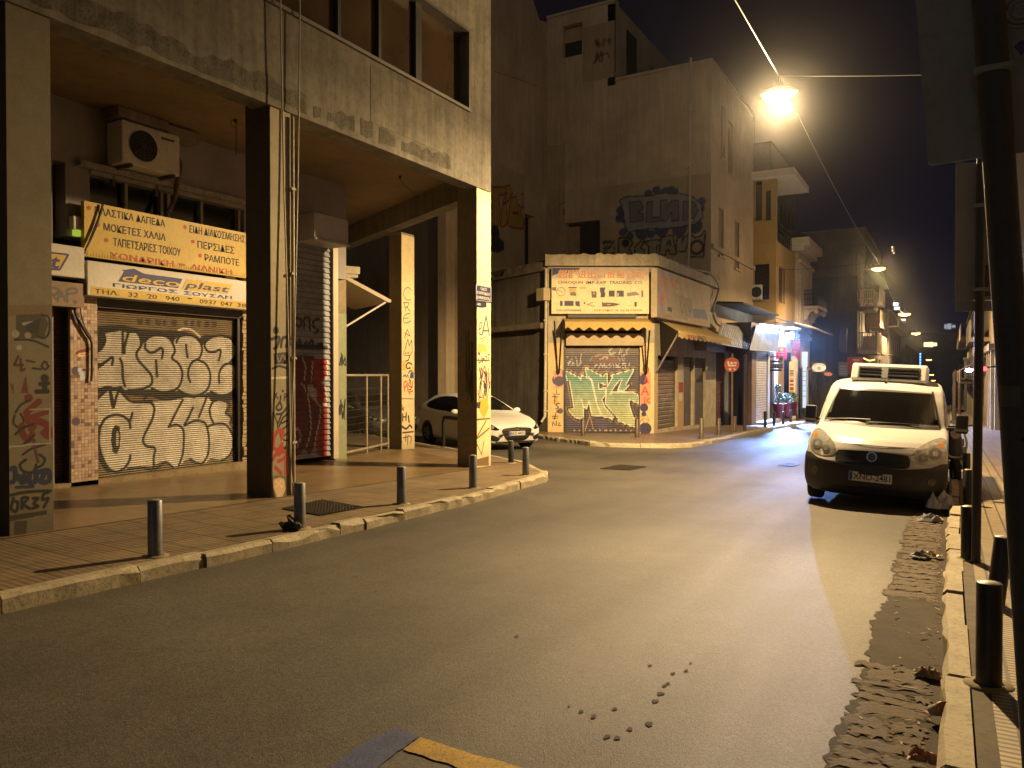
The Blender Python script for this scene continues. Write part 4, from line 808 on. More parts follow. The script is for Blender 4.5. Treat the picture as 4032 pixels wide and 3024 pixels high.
tag(mb.build('cable', m_wire), 'black cable drooping across the left edge of the yellow sign', 'cable')
mb = MB(); P_ = PX(-10.46); mb.tube([P_.pt(*P_.uv(*q)) for q in t7(1215, 480, 1260, 620, 1350, 780, 1420, 900, 1490, 1010, 1500, 1150, 1500, 1500, 1490, 1660)], 0.018, 6, sub=3); mb.tube([P_.pt(*P_.uv(*q)) for q in t7(1315, 470, 1330, 600, 1380, 760, 1440, 880, 1500, 960)], 0.008, 6, sub=3)
tag(mb.build('cable', m_wire), 'black cable looping over the mosaic pillar beside the shutter', 'cable')
# long cables hanging in front of the fascia and the middle column
P_ = PX(-7.36)
for pts, r_, lb, mt_ in (([(1103, -40), (1107, 200), (1113, 470), (1120, 800), (1130, 1150), (1139, 1500), (1143, 1800), (1147, 1935)], 0.010, 'left one of two pale cables hanging from the upper floor past the middle column', m_steelwire),
                 ([(1181, -40), (1179, 200), (1176, 470), (1171, 800), (1164, 1100), (1158, 1400), (1150, 1600), (1143, 1800), (1150, 1895), (1168, 1925)], 0.010, 'right one of two pale cables hanging from the upper floor past the middle column', m_steelwire)):
    mb = MB(); mb.tube([P_.pt(*P_.uv(*q)) for q in pts], r_, 6, sub=3); tag(mb.build('cable', M('pale_cable', (0.40, 0.36, 0.28), 0.6, var=0.2, bump=0)), lb, 'cable')
P_ = PX(-7.45); mb = MB(); a, b = P_.uv(1152, 520), P_.uv(1152, 1900); mb.tube([P_.pt(a[0], 4.85), P_.pt(a[0], gz(7.4)+0.12)], 0.022, 8)
for z in (0.6, 1.7, 2.8, 3.9): mb.slab(P_, a[0]-0.04, a[0]+0.04, z, z+0.03, -0.04, 0.025)
tag(mb.build('conduit_pipe', M('conduit', (0.34, 0.30, 0.22), 0.6, var=0.2, dirt=0.3)), 'pale conduit pipe strapped to the right edge of the middle column', 'pipe')
# street name plate and house number on the corner column
P_ = PX(-7.47); q = P_.uvs([(1873, 1122), (1932, 1131), (1932, 1190), (1872, 1181)])
a0, a1 = P_.uv(1873, 1150)[0], P_.uv(1935, 1150)[0]; z1, z0 = P_.uv(1900, 1124)[1], P_.uv(1900, 1187)[1]
pl = thing('street_sign', 'dark blue street name plate on the corner column', 'street sign', (-7.47, a0, z0))
mb = MB(); mb.slab(P_, a0, a1, z0, z1, -0.016, 0); mb.build('plate', M('blue_enamel', (0.022, 0.026, 0.07), 0.35, var=0.15, bump=0.05), pl, bevel=0.004)
mb = MB(); w = a1-a0; h = z1-z0
for s_, f0, f1, y0, y1 in (('ΟΔΟΣ', .3, .7, .70, .88), ('ΕΥΡΙΠΙΔΟΥ', .09, .91, .42, .60), ('EVRIPIDOU', .09, .91, .13, .31)): letter(mb, s_, P_, a0+w*f0, a0+w*f1, z0+h*y0, z0+h*y1, off=0.003, bold=0.01)
for (f0, f1, y0, y1) in ((.03, .97, .95, .97), (.03, .97, .03, .05), (.03, .05, .05, .95), (.95, .97, .05, .95)): mb.slab(P_, a0+w*f0, a0+w*f1, z0+h*y0, z0+h*y1, 0, 0.0025)
mb.build('lettering', m_white, pl)
b0_, b1_ = a0+0.01, a0+w*0.72; z3 = P_.uv(1900, 1211)[1]
pl = thing('number_plate', 'small house number plate 40 with a torn corner under the street name plate', 'number plate', (-7.47, b0_, z3))
mb = MB(); mb.poly(P_, [(b0_, z3), (b0_+(b1_-b0_)*.7, z3+0.01), (b1_, z3+0.03), (b1_-0.03, z0-0.03), (b1_, z0-0.012), (b0_, z0-0.012)], -0.016, 0); mb.build('plate', MATS['blue_enamel'], pl)
mb = MB(); letter(mb, '40', P_, b0_+0.03, b0_+0.16, z3+0.03, z0-0.04, off=0.003, bold=0.01); mb.build('lettering', m_white, pl)
# tubular gate between the shop corner and the CREAM column
ga, gb_ = gnd(1326, 1800, 0.13), KP.pt(KP.uv(1575, 1500)[0], 0, -0.36); ga = Vector((ga.x, ga.y, 0)); gb_ = Vector((gb_.x, gb_.y, 0)); GP = Plane(ga, gb_-ga); gl = (gb_-ga).length
z0 = gz(ga.y)+0.16; z1 = GP.uv(1326, 1478)[1]
gt = thing('metal_gate', 'tall pale tubular gate with wire mesh closing the arcade beside the red shutter', 'gate', (ga.x, ga.y, z0))
mg = M('gate_tube', (0.36, 0.32, 0.24), 0.5, 0.3, var=0.2, dirt=0.2, bump=0)
mb = MB()
for z in (z0+0.02, z1): mb.tube([GP.pt(0, z), GP.pt(gl, z)], 0.028, 8)
for f in (0.0, GP.uv(1444, 1600)[0]/gl, GP.uv(1500, 1600)[0]/gl, 1.0): mb.tube([GP.pt(gl*f, z0-0.1), GP.pt(gl*f, z1)], 0.024, 8)
mb.build('gate_frame', mg, gt)
mb = MB()
for k in range(1, int(gl/0.06)): mb.tube([GP.pt(k*0.06, z0), GP.pt(k*0.06, z1)], 0.0022, 4)
for k in range(1, int((z1-z0)/0.15)): mb.tube([GP.pt(0, z0+k*0.15), GP.pt(gl, z0+k*0.15)], 0.0022, 4)
mb.build('wire_mesh', M('mesh_wire', (0.14, 0.13, 0.11), 0.5, 0.4, bump=0, var=0), gt)
mb = MB(); mb.slab(GP, 0.06, 0.42, z0+0.1, z1-0.22, -0.06, -0.02); tag(mb.build('board', M('old_door', (0.17, 0.15, 0.11), 0.8, var=0.3, dirt=0.3)), 'tagged grey board leaning behind the left end of the tubular gate', 'board')
# awning of the side street shop, seen edge on
QP = Plane((-11.5, 12.6, 0), (0.463, 0.886, 0)); aw = thing('awning', 'half folded pale awning on the side street wall behind the gate', 'awning', tuple(QP.pt(0.2, 2.4)))
t13 = T(1300, 900, 0.4069); q = QP.uvs(t13(153, 455, 592, 690, 588, 715, 560, 712, 153, 492))
mb = MB(); mb.poly(QP, q, -2.2, 0); mb.build('canopy', M('awning_cloth', (0.44, 0.38, 0.30), 0.8, var=0.1, dirt=0.1), aw)
mb = MB(); a, b = QP.uvs(t13(530, 715, 153, 945)); mb.tube([QP.pt(*a, 0.02), QP.pt(*b, 0.02)], 0.022, 8); mb.build('support_arm', m_white, aw)
q = QP.uvs(t13(155, 360, 290, 372, 288, 440, 155, 435)); mb = MB(); mb.poly(QP, q, -0.4, 0.0); q = QP.uvs(t13(155, 440, 270, 445, 270, 475, 155, 470)); mb.poly(QP, q, -0.4, 0.0)
tag(mb.build('shop_light_box', M('box_cream', (0.40, 0.35, 0.27), 0.7)), 'cream box on the wall above the folded awning', 'light box')
# bollards
m_bol = M('galvanised_bollard', (0.20, 0.21, 0.22), 0.42, 0.55, var=0.25, sc=6, bump=0.1, streak=0.25, dirt=0.2)
m_bolk = M('black_bollard', (0.022, 0.022, 0.024), 0.4, 0.0, var=0.3, sc=7, bump=0.1, dirt=0.2)
def bollard(x, y, h, label, group, mat, r_=0.057, tilt=(0, 0), z0=None):
    z = gz(y)+0.115 if z0 is None else z0
    t = thing('bollard', label, 'bollard', (x, y, z), group=group, rot=(tilt[0], tilt[1], random.Random(x*7+y).uniform(0, 6)))
    mb = MB(); mb.lathe((0, 0, 0), [(r_, -0.05), (r_, h-0.006), (r_-0.006, h), (r_-0.012, h)], 24); mb.build('post', mat, t, world=False)
    mb = MB(); mb.lathe((0, 0, 0), [(r_-0.010, h-0.004), (r_-0.02, h+0.003), (0.001, h+0.004)], 24); mb.build('cap', M('worn_cap', (0.34, 0.31, 0.25), 0.5, 0.3, var=0.3, dirt=0.3), t, world=False)
    mb = MB(); mb.lathe((0, 0, 0), [(r_+0.05, -0.02), (r_+0.045, 0.004), (r_+0.004, 0.012)], 16); mb.V = [(a+0.01*math.sin(9*a+7*b), b+0.01*math.sin(8*b), c) for a, b, c in mb.V]; mb.build('mortar_collar', M('collar_mortar', (0.25, 0.20, 0.12), 0.9, var=0.3, bump=0.4), t, world=False)
    return t
GL_ = 'grey bollards along the left kerb'
for (px, py), h, lb in (((611, 2187), .465, 'grey bollard nearest the left column, closest on the left kerb'), ((1180, 2078), .455, 'grey bollard with a black scrap at its foot, before the middle column'), ((1580, 1983), .46, 'grey bollard on the open kerb between the middle and the corner columns'),
                        ((1862, 1920), .475, 'grey bollard standing before the foot of the corner column'), ((2070, 1870), .47, 'grey bollard at the outermost bend of the left kerb, before the white hatchback'), ((2012, 1822), .44, 'darker bollard in front of the grille of the white hatchback')):
    g = gnd(px, py, 0.12); bollard(g.x, g.y, h, lb, GL_, m_bol if py > 1830 else m_bolk)
# crumpled black plastic at the bollard foot
g = gnd(1140, 2085, 0.12); t5 = T(1000, 1700, 0.5425); P_ = Plane((g.x, g.y, 0), _r)
mb = MB(); rd = random.Random(8)
for q in ((190, 655, 240, 690, 300, 690, 310, 715, 230, 715), (245, 605, 290, 645, 330, 680, 335, 715, 290, 710, 265, 660), (200, 690, 260, 650, 300, 665, 335, 690, 320, 720, 240, 716), (225, 655, 250, 650, 290, 700, 260, 712)):
    uv = P_.uvs(t5(*q)); mb.poly(P_, uv, rd.uniform(-0.06, 0), rd.uniform(0.02, 0.06))
c = P_.uv(*t5(285, 700)[0]); mb.blob(P_.pt(c[0], gz(g.y)+0.16, 0.0), 0.10, 0.06, 0.045, 14, jit=0.25)
tag(mb.build('black_scrap', M('black_plastic', (0.010, 0.012, 0.016), 0.45, var=0.3, bump=0.5, bsc=60)), 'crumpled black plastic scrap at the foot of a grey bollard', 'litter')
# black bicycle hoop beside the hatchback
mb = MB(); tc_ = T(1620, 1500, 0.4409); g0, g1 = gnd(*tc_(288, 590)[0], 0.12), gnd(*tc_(438, 615)[0], 0.12)
P_ = Plane((g0.x, g0.y, 0), (g1-g0)*Vector((1, 1, 0))); L_ = P_.uv(*tc_(440, 600)[0])[0]; zt_ = P_.uv(*tc_(350, 330)[0])[1]; zb_ = gz(g0.y)+0.08
mb.tube([P_.pt(0, zb_), P_.pt(0, zt_-0.08), P_.pt(0.02, zt_-0.02), P_.pt(0.08, zt_), P_.pt(L_-0.08, zt_), P_.pt(L_-0.02, zt_-0.02), P_.pt(L_, zt_-0.08), P_.pt(L_, zb_)], 0.045, 10)
tag(mb.build('bicycle_hoop', m_black), 'thick black hoop barrier on the kerb beside the white hatchback', 'hoop barrier')
# ================================================================ vehicles
def bvh_of(mb): return BVHTree.FromPolygons([Vector(v) for v in mb.V], mb.F)
def decal(tree, o, d, hv, poly, off=0.004, res=0.03, base=None):
    """polygon (h, z) seen along d laid on a body: points o + hv*h + z, cast along d"""
    o = Vector(o); d = Vector(d); hv = Vector(hv)
    pts = []; n = len(poly)
    for i in range(n):
        a = Vector(poly[i]); b = Vector(poly[(i+1) % n]); k = max(1, int((b-a).length/res))
        pts += [a.lerp(b, j/k) for j in range(k)]
    nb = len(pts); xs = [p.x for p in pts]; ys = [p.y for p in pts]
    g = [Vector((x, y)) for x in np.arange(min(xs)+res/2, max(xs), res) for y in np.arange(min(ys)+res/2, max(ys), res)]
    if g:
        G_ = np.array([(p.x, p.y) for p in g]); B_ = [(p.x, p.y) for p in pts]
        ok = inpoly(G_[:, 0], G_[:, 1], B_) & (dseg(G_[:, 0], G_[:, 1], B_+[B_[0]]) > res*0.35)
        pts += [p for p, q in zip(g, ok) if q]
    v, e_, f, *_ = delaunay_2d_cdt(pts, [(i, (i+1) % nb) for i in range(nb)], [], 1, 1e-5)
    V = []; last = None
    for p in v:
        h = tree.ray_cast(o+hv*p.x+Vector((0, 0, p.y)), d)
        if h[0] is None: q = tree.find_nearest(o+hv*p.x+Vector((0, 0, p.y))+d*(2.1 if abs(d.y) > .5 else 2.9))[0] - d*off
        else: q = h[0] - d*off
        last = q; V.append(q)
    F = []
    for t_ in f:
        a, b, c = (V[i] for i in t_[:3]); F.append(list(t_) if (b-a).cross(c-a).dot(d) < 0 else list(t_[::-1]))
    mb = MB(); mb.add(V, F, 0, True); return mb
def ell(cx, cy, rx, ry, n=28, rot=0.0):
    return [(cx+rx*math.cos(a)*math.cos(rot)-ry*math.sin(a)*math.sin(rot), cy+rx*math.cos(a)*math.sin(rot)+ry*math.sin(a)*math.cos(rot)) for a in (2*math.pi*k/n for k in range(n))]
m_carw = M('white_car_paint', (0.50, 0.50, 0.495), 0.28, var=0.03, bump=0.0, dirt=0.06, spec=0.6)
m_tyre = M('tyre_rubber', (0.015, 0.015, 0.015), 0.85, var=0.2, bump=0.2)
m_rim = M('alloy', (0.20, 0.20, 0.21), 0.4, 0.7, var=0.2, bump=0)
m_plast = M('black_bumper', (0.012, 0.012, 0.013), 0.55, var=0.15, bump=0.12, bsc=200)
m_glassc = GL('car_glass', (0.010, 0.010, 0.011), 0.04)
m_lens = M('headlamp_lens', (0.36, 0.36, 0.35), 0.12, 0.4, var=0.3, sc=18, bump=0)
m_chrome = M('chrome', (0.6, 0.6, 0.6), 0.15, 1.0, var=0, bump=0)
m_plate = M('number_plate_white', (0.62, 0.61, 0.57), 0.5, var=0.05, bump=0)
def wheel(root, x, y, r_, w, side):
    mb = MB(); mb.lathe((x, y-w/2*side, r_), [(r_*0.62, 0), (r_*0.95, 0.0), (r_, w*0.12), (r_, w*0.88), (r_*0.95, w), (r_*0.62, w)], 28, ax=(0, side, 0)); t = mb.build('wheel', m_tyre, root, world=False)
    mb = MB(); c = Vector((x, y+w/2*side-0.03*side, r_)); mb.cyl(c-Vector((0, 0.02*side, 0)), c, r_*0.62, n=24)
    for k in range(5):
        a = k*2*math.pi/5; d = Vector((math.cos(a), 0, math.sin(a))); p = Vector((-d.z, 0, d.x))*0.03; o_ = Vector((0, 0.025*side, 0))
        mb.prism([c+d*0.03+p, c+d*r_*0.6+p*1.4, c+d*r_*0.6-p*1.4, c+d*0.03-p], o_)
    mb.build('rim', m_rim, t, world=False)
def plate(root, tree, o, d, hv, cz, txt, w=0.50, h=0.11, ch=0.0):
    t_ = tree.ray_cast(Vector(o)+Vector(hv)*ch+Vector((0, 0, cz)), Vector(d))[0]; P_ = Plane((t_.x, t_.y, 0), hv); P_.n = -Vector(d)
    mb = MB(); mb.slab(P_, -w/2, w/2, cz-h/2, cz+h/2, -0.05, 0.016); pl_ = mb.build('number_plate', m_plate, root, world=False, bevel=0.004)
    mb = MB(); letter(mb, txt, P_, -w/2+0.055, w/2-0.02, cz-h*0.33, cz+h*0.33, off=0.018, bold=0.012); mb.build('lettering', m_txtk, pl_, world=False)
    mb = MB(); mb.slab(P_, -w/2+0.006, -w/2+0.045, cz-h/2+0.006, cz+h/2-0.006, 0.0165, 0.018); mb.build('country_band', M('plate_blue', (0.02, 0.06, 0.35), 0.5, bump=0), pl_, world=False)
def loft(st, n=60):
    st = sorted(st, key=lambda q: -q[0]); A_ = np.array(st); t = np.linspace(0, 1, len(A_)); xs = np.interp(np.linspace(0, 1, n), t, A_[:, 0])
    rows = []
    o = np.argsort(A_[:, 0])
    for x in xs:
        zb, wb, zm, wm, zt, wt = (np.interp(x, A_[o, 0], A_[o, k]) for k in range(1, 7))
        half = [(0, zb), (wb*.8, zb), (wb*.95, zb+.03), (wb, zb+.12), (wb*.6+wm*.4, zb+(zm-zb)*.5), (wm, zm-.1*(zm-zb)), (wm*.985, zm), (wm*.5+wt*.5+.02, zm+(zt-zm)*.48), (wt*1.02, zm+(zt-zm)*.85), (wt*.93, zt-.04*(zt-zm)-.008), (wt*.75, zt-.012), (wt*.4, zt-.002), (0, zt)]
        rows.append([(x, y, z) for y, z in half] + [(x, -y, z) for y, z in half[-2:0:-1]])
    m = len(rows[0]); mb = MB(); V = [p for r_ in rows for p in r_]
    F = [(i*m+k, (i+1)*m+k, (i+1)*m+(k+1) % m, i*m+(k+1) % m) for i in range(len(rows)-1) for k in range(m)]
    mb.add(V, F, 0, True); mb.add(rows[0], [tuple(range(m))[::-1]] if 0 else [tuple(range(m))]); mb.add(rows[-1], [tuple(range(m))[::-1]]); return mb
def sm_(pts, k=4): return curve2(pts+[pts[0]], k)[:-1]
def hatchback(root, paint, txt, lowdetail=False):
    st = [(2.16, .34, .40, .50, .44, .58, .34), (2.13, .26, .62, .54, .64, .66, .52), (2.06, .21, .76, .58, .77, .72, .62), (1.9, .19, .84, .64, .855, .79, .70), (1.6, .18, .875, .72, .885, .87, .76), (1.25, .18, .885, .80, .89, .93, .78), (1.02, .18, .885, .86, .89, .985, .77),
          (.90, .18, .885, .885, .89, 1.02, .76), (.55, .18, .885, .90, .89, 1.19, .70), (.15, .18, .885, .92, .89, 1.36, .62), (-.05, .18, .885, .93, .89, 1.42, .595), (-.5, .18, .885, .95, .89, 1.465, .59), (-1.0, .18, .885, .98, .89, 1.455, .58), (-1.5, .2, .88, 1.01, .88, 1.40, .56), (-1.78, .24, .87, 1.02, .865, 1.30, .56), (-1.98, .28, .84, 1.02, .84, 1.12, .66), (-2.08, .32, .80, .92, .80, .98, .70), (-2.14, .4, .72, .8, .72, .86, .62)]
    b = loft(st, 70); tr = bvh_of(b); b.build('body', paint, root, world=False)
    fo, fd, fh = (5, 0, 0), (-1, 0, 0), (0, 1, 0)
    dec = lambda name, poly, mat, off=0.006, res=0.04, par=root: decal(tr, fo, fd, fh, poly, off, res).build(name, mat, par, world=False)
    dec('windscreen', [(-.70, 1.0), (0, 1.03), (.70, 1.0), (.55, 1.355), (0, 1.385), (-.55, 1.355)], m_glassc)
    g = dec('grille', sm_([(-.46, .52), (-.30, .30), (0, .27), (.30, .30), (.46, .52), (.40, .60), (0, .625), (-.40, .60)], 3), m_black, 0.008, 0.03)
    for z0, z1, w in ((.555, .572, .40), (.49, .50, .42), (.40, .408, .36)): dec('grille_bar', [(-w, z0), (w, z0), (w-.01, z1), (-w+.01, z1)], m_chrome, 0.014, 0.05, g)
    dec('badge', ell(0, .60, .07, .038), m_chrome, 0.016, 0.02); 
    for s_ in (-1, 1):
        h = dec('headlight', sm_([(s_*.52, .585), (s_*.62, .56), (s_*.80, .62), (s_*.85, .74), (s_*.80, .77), (s_*.66, .69)], 3), m_glassc, 0.007, 0.025)
        dec('lamp', ell(s_*.70, .645, .05, .04), m_lens, 0.014, 0.02, h); dec('lamp', ell(s_*.79, .70, .03, .035), m_lens, 0.014, 0.02, h)
        dec('fog_light_bay', sm_([(s_*.50, .36), (s_*.58, .28), (s_*.80, .33), (s_*.82, .42), (s_*.70, .44)], 3), m_plast, 0.006, 0.03)
        so, sd, shv = (0, s_*3, 0), (0, -s_, 0), (1, 0, 0)
        ds = lambda name, poly, mat, off=0.006, res=0.05: decal(tr, so, sd, shv, poly, off, res).build(name, mat, root, world=False)
        ds('side_window', sm_([(.86, .93), (.0, .97), (-1.0, 1.02), (-1.45, 1.10), (-1.35, 1.25), (-.9, 1.36), (-.3, 1.385), (.05, 1.345), (.5, 1.14)], 3), m_glassc)
        for x in (1.35, -1.28): ds('wheel_arch', [p for p in ell(x, .31, .37, .37, 30) if p[1] > .2]+[(x-.3, .19), (x+.3, .19)] if 0 else [(x+.37*math.cos(a), .31+.37*math.sin(a)) for a in np.linspace(-.35, math.pi+.35, 24)], m_black, 0.004)
        for x in (1.35, -1.28): wheel(root, x, s_*.80, .315, .2, s_)
        mb = MB(); mb.blob((.62, s_*1.0, .99), .09, .11, .075, 16); mb.tube([(.66, s_*.86, .95), (.64, s_*.95, .96)], .025, 8); mb.build('wing_mirror', paint, root, world=False)
        ds('door_line', [(.95, .3), (.962, .3), (.962, .9), (.95, .9)], m_black, 0.003); ds('door_line', [(-.35, .3), (-.338, .3), (-.338, .95), (-.35, .95)], m_black, 0.003); ds('door_handle', [(-.27, .80), (-.08, .80), (-.08, .83), (-.27, .83)], paint, 0.03)
    dec('sill_lip', [(-.60, .235), (.60, .235), (.62, .26), (-.62, .26)], m_plast, 0.006)
    plate(root, tr, fo, fd, fh, .47, txt)
cpos = Vector((-11.70, 18.42, gz(18.4)))
car = thing('hatchback', 'white hatchback parked in the side street behind the corner column', 'car', tuple(cpos), math.atan2(-.463, .886))
hatchback(car, M('hatch_white', (0.70, 0.69, 0.66), 0.28, var=0.03, bump=0.0, dirt=0.05, spec=0.6), 'BKZ-4475')
q = gnd(1490, 1765); car2 = thing('hatchback', 'dark silver car parked deep in the side street behind the tubular gate', 'car', (-17.2, 20.4, gz(20.0)), math.atan2(-.463, .886))
hatchback(car2, M('dark_car_paint', (0.10, 0.10, 0.105), 0.3, 0.4, var=0.03, bump=0.0), 'YZA-1907')
bpy.data.objects.remove([o for o in bpy.data.objects if o.name.startswith('lettering') and o.parent and o.parent.parent == car2][0])

# ---- the white refrigerated van
vz = gz(12.8); van = thing('delivery_van', 'white delivery van with a cooling unit on its roof, parked at the right kerb', 'van', (-0.94, 13.45, vz-0.045), rot=(-0.052, -0.027, R(-90)))
van.scale = (1, 0.97, 1)
LV = [(.17, 2.02, .40, .82, 3.2), (.22, 2.12, .42, .88, 3.2), (.34, 2.19, .42, .908, 3.2), (.50, 2.215, .42, .915, 3.2), (.62, 2.21, .42, .915, 3.1), (.70, 2.17, .44, .915, 2.9), (.80, 2.13, .46, .913, 2.7), (.88, 2.08, .50, .91, 2.5), (.95, 1.98, .52, .908, 2.4), (1.01, 1.80, .50, .905, 2.3), (1.06, 1.58, .44, .90, 2.3),
      (1.10, 1.38, .36, .895, 2.3), (1.14, 1.27, .34, .888, 2.3), (1.30, 1.10, .30, .865, 2.4), (1.50, .89, .26, .83, 2.5), (1.66, .70, .24, .795, 2.5), (1.71, .60, .26, .78, 2.5), (1.755, .42, .30, .76, 2.4), (1.79, .15, .35, .72, 2.2), (1.815, -.2, .4, .66, 2.2), (1.83, -.6, .4, .56, 2)]
zl = np.array([q[0] for q in LV]); zz = np.concatenate([np.linspace(a, b, 4, endpoint=False) for a, b in zip(zl[:-1], zl[1:])]+[[zl[-1]]])
mb = MB(); NS = 28; rows = []
for z in zz:
    xc, s_, w, p = (np.interp(z, zl, [q[k] for q in LV]) for k in range(1, 5)); row = []
    for i in range(NS+1):
        a = -1+2*i/NS; a = math.copysign(abs(a)**0.8, a); row.append((xc-s_*abs(a)**p, a*w, z))
    rear = -2.2 if z < 1.7 else -2.15
    wr = w if z > .3 else w
    row = [(rear, -w, z)] + [(x_, -w, z) for x_ in (-1.6, -.8, 0.0) if x_ < row[0][0]-.05][:3] + row + [(x_, w, z) for x_ in (0.0, -.8, -1.6) if x_ < row[0][0]-.05] + [(rear, w, z)]
    rows.append(row)
mx = max(len(r_) for r_ in rows)
rows = [([r_[0]]*(0)+r_) for r_ in rows]
for i, r_ in enumerate(rows):
    while len(r_) < mx: r_.insert(1, ((r_[0][0]+r_[1][0])/2, r_[0][1], r_[0][2])); r_.insert(-1, ((r_[-1][0]+r_[-2][0])/2, r_[-1][1], r_[-1][2]))
V = [p for r_ in rows for p in r_]; m = mx
F = [(i*m+k, i*m+(k+1) % m, (i+1)*m+(k+1) % m, (i+1)*m+k) for i in range(len(rows)-1) for k in range(m)]
mb.add(V, F, 0, True); mb.add(rows[-1], [tuple(range(m))]); mb.add(rows[0], [tuple(range(m))[::-1]]); tr = bvh_of(mb)
WS_ = [(-.77, 1.17), (.77, 1.17), (.71, 1.40), (.64, 1.62), (-.64, 1.62), (-.71, 1.40)]
kp = []
for k_, f in enumerate(mb.F):
    c = sum((Vector(mb.V[i]) for i in f), Vector())/len(f)
    if not (c.x > .3 and inpoly(np.array([c.y]), np.array([c.z]), WS_)[0]): kp.append(k_)
b2 = MB(); b2.V = mb.V; b2.F = [mb.F[k_] for k_ in kp]; b2.I = [0]*len(kp); b2.SM = [True]*len(kp); b2.G = [0]*len(kp); b2.build('body', m_carw, van, world=False)
m_int = M('cabin_black', (0.018, 0.018, 0.019), 0.8, var=.2, bump=0)
c_ = MB(); c_.box((-.35, -.80, .75), (-.30, .80, 1.75)); c_.box((-.3, -.8, .75), (1.0, .8, .80)); c_.box((.86, -.74, .8), (1.22, .74, 1.06)); c_.box((-.3, -.83, .75), (.9, -.80, 1.12)); c_.box((-.3, .80, .75), (.9, .83, 1.12)); ci_ = c_.build('cabin', m_int, van, world=False)
c_ = MB(); c_.tube([(.72+.05*math.sin(a), .38+.185*math.cos(a), 1.12+.175*math.sin(a)) for a in np.linspace(0, 6.28, 25)], .016, 6); c_.tube([(.72, .20, 1.12), (.74, .38, 1.10), (.72, .56, 1.12)], .02, 6); c_.tube([(.74, .38, 1.10), (.95, .38, .98)], .03, 6); c_.build('steering_wheel', M('wheel_black', (0.03, 0.03, 0.03), .5, bump=0), ci_, world=False)
for yy in (-.38, .38):
    c_ = MB(); c_.grid(lambda u, v: Vector((.02-.16*v+.06*math.sin(math.pi*u), yy+(u-.5)*(.50-.1*v), .78+.62*v)), 8, 6); c_.blob((-.13, yy, 1.50), .05, .13, .11, 12); c_.build('seat', M('seat_cloth', (0.045, 0.045, 0.05), .9, bump=0), ci_, world=False)
fo, fd, fh = (5, 0, 0), (-1, 0, 0), (0, 1, 0)
dec = lambda name, poly, mat, off=0.006, res=0.035, par=van: decal(tr, fo, fd, fh, poly, off, res).build(name, mat, par, world=False)
bm_ = dec('bumper', sm_([(-.912, .19), (-.5, .175), (0, .172), (.5, .175), (.912, .19)], 1)[:5]+[(.913, .70), (.84, .70), (.72, .645), (.52, .62), (.36, .60), (-.36, .60), (-.52, .62), (-.72, .645), (-.84, .70), (-.913, .70)], m_plast, 0.012)
decal(tr, (0, 3, 0), (0, -1, 0), (1, 0, 0), [(1.95, .19), (1.25, .19), (1.25, .45), (1.4, .66), (1.78, .70), (2.0, .5)], 0.012).build('bumper', m_plast, van, world=False)
decal(tr, (0, -3, 0), (0, 1, 0), (1, 0, 0), [(1.95, .19), (1.25, .19), (1.25, .45), (1.4, .66), (1.78, .70), (2.0, .5)], 0.012).build('bumper', m_plast, van, world=False)
g = dec('grille', sm_([(-.47, .66), (-.40, .615), (0, .60), (.40, .615), (.47, .66), (.455, .76), (.38, .79), (0, .80), (-.38, .79), (-.455, .76)], 3), M('grille_black', (0.008, 0.008, 0.008), 0.4, bump=0), 0.016)
for z in (.645, .70, .745): dec('grille_bar', [(-.43, z), (.43, z), (.43, z+.012), (-.43, z+.012)], m_plast, 0.028, 0.05, g)
bd = dec('badge', ell(0, .735, .066, .066), m_chrome, 0.03, 0.02); dec('badge_field', ell(0, .735, .05, .05), M('badge_dark', (0.10, 0.09, 0.09), 0.4, 0.5, bump=0), 0.036, 0.02, bd)
dec('lower_intake', [(-.42, .28), (.42, .28), (.46, .37), (-.46, .37)], m_black, 0.018); dec('lower_intake', [(-.36, .545), (.36, .545), (.38, .585), (-.38, .585)], m_black, 0.018)
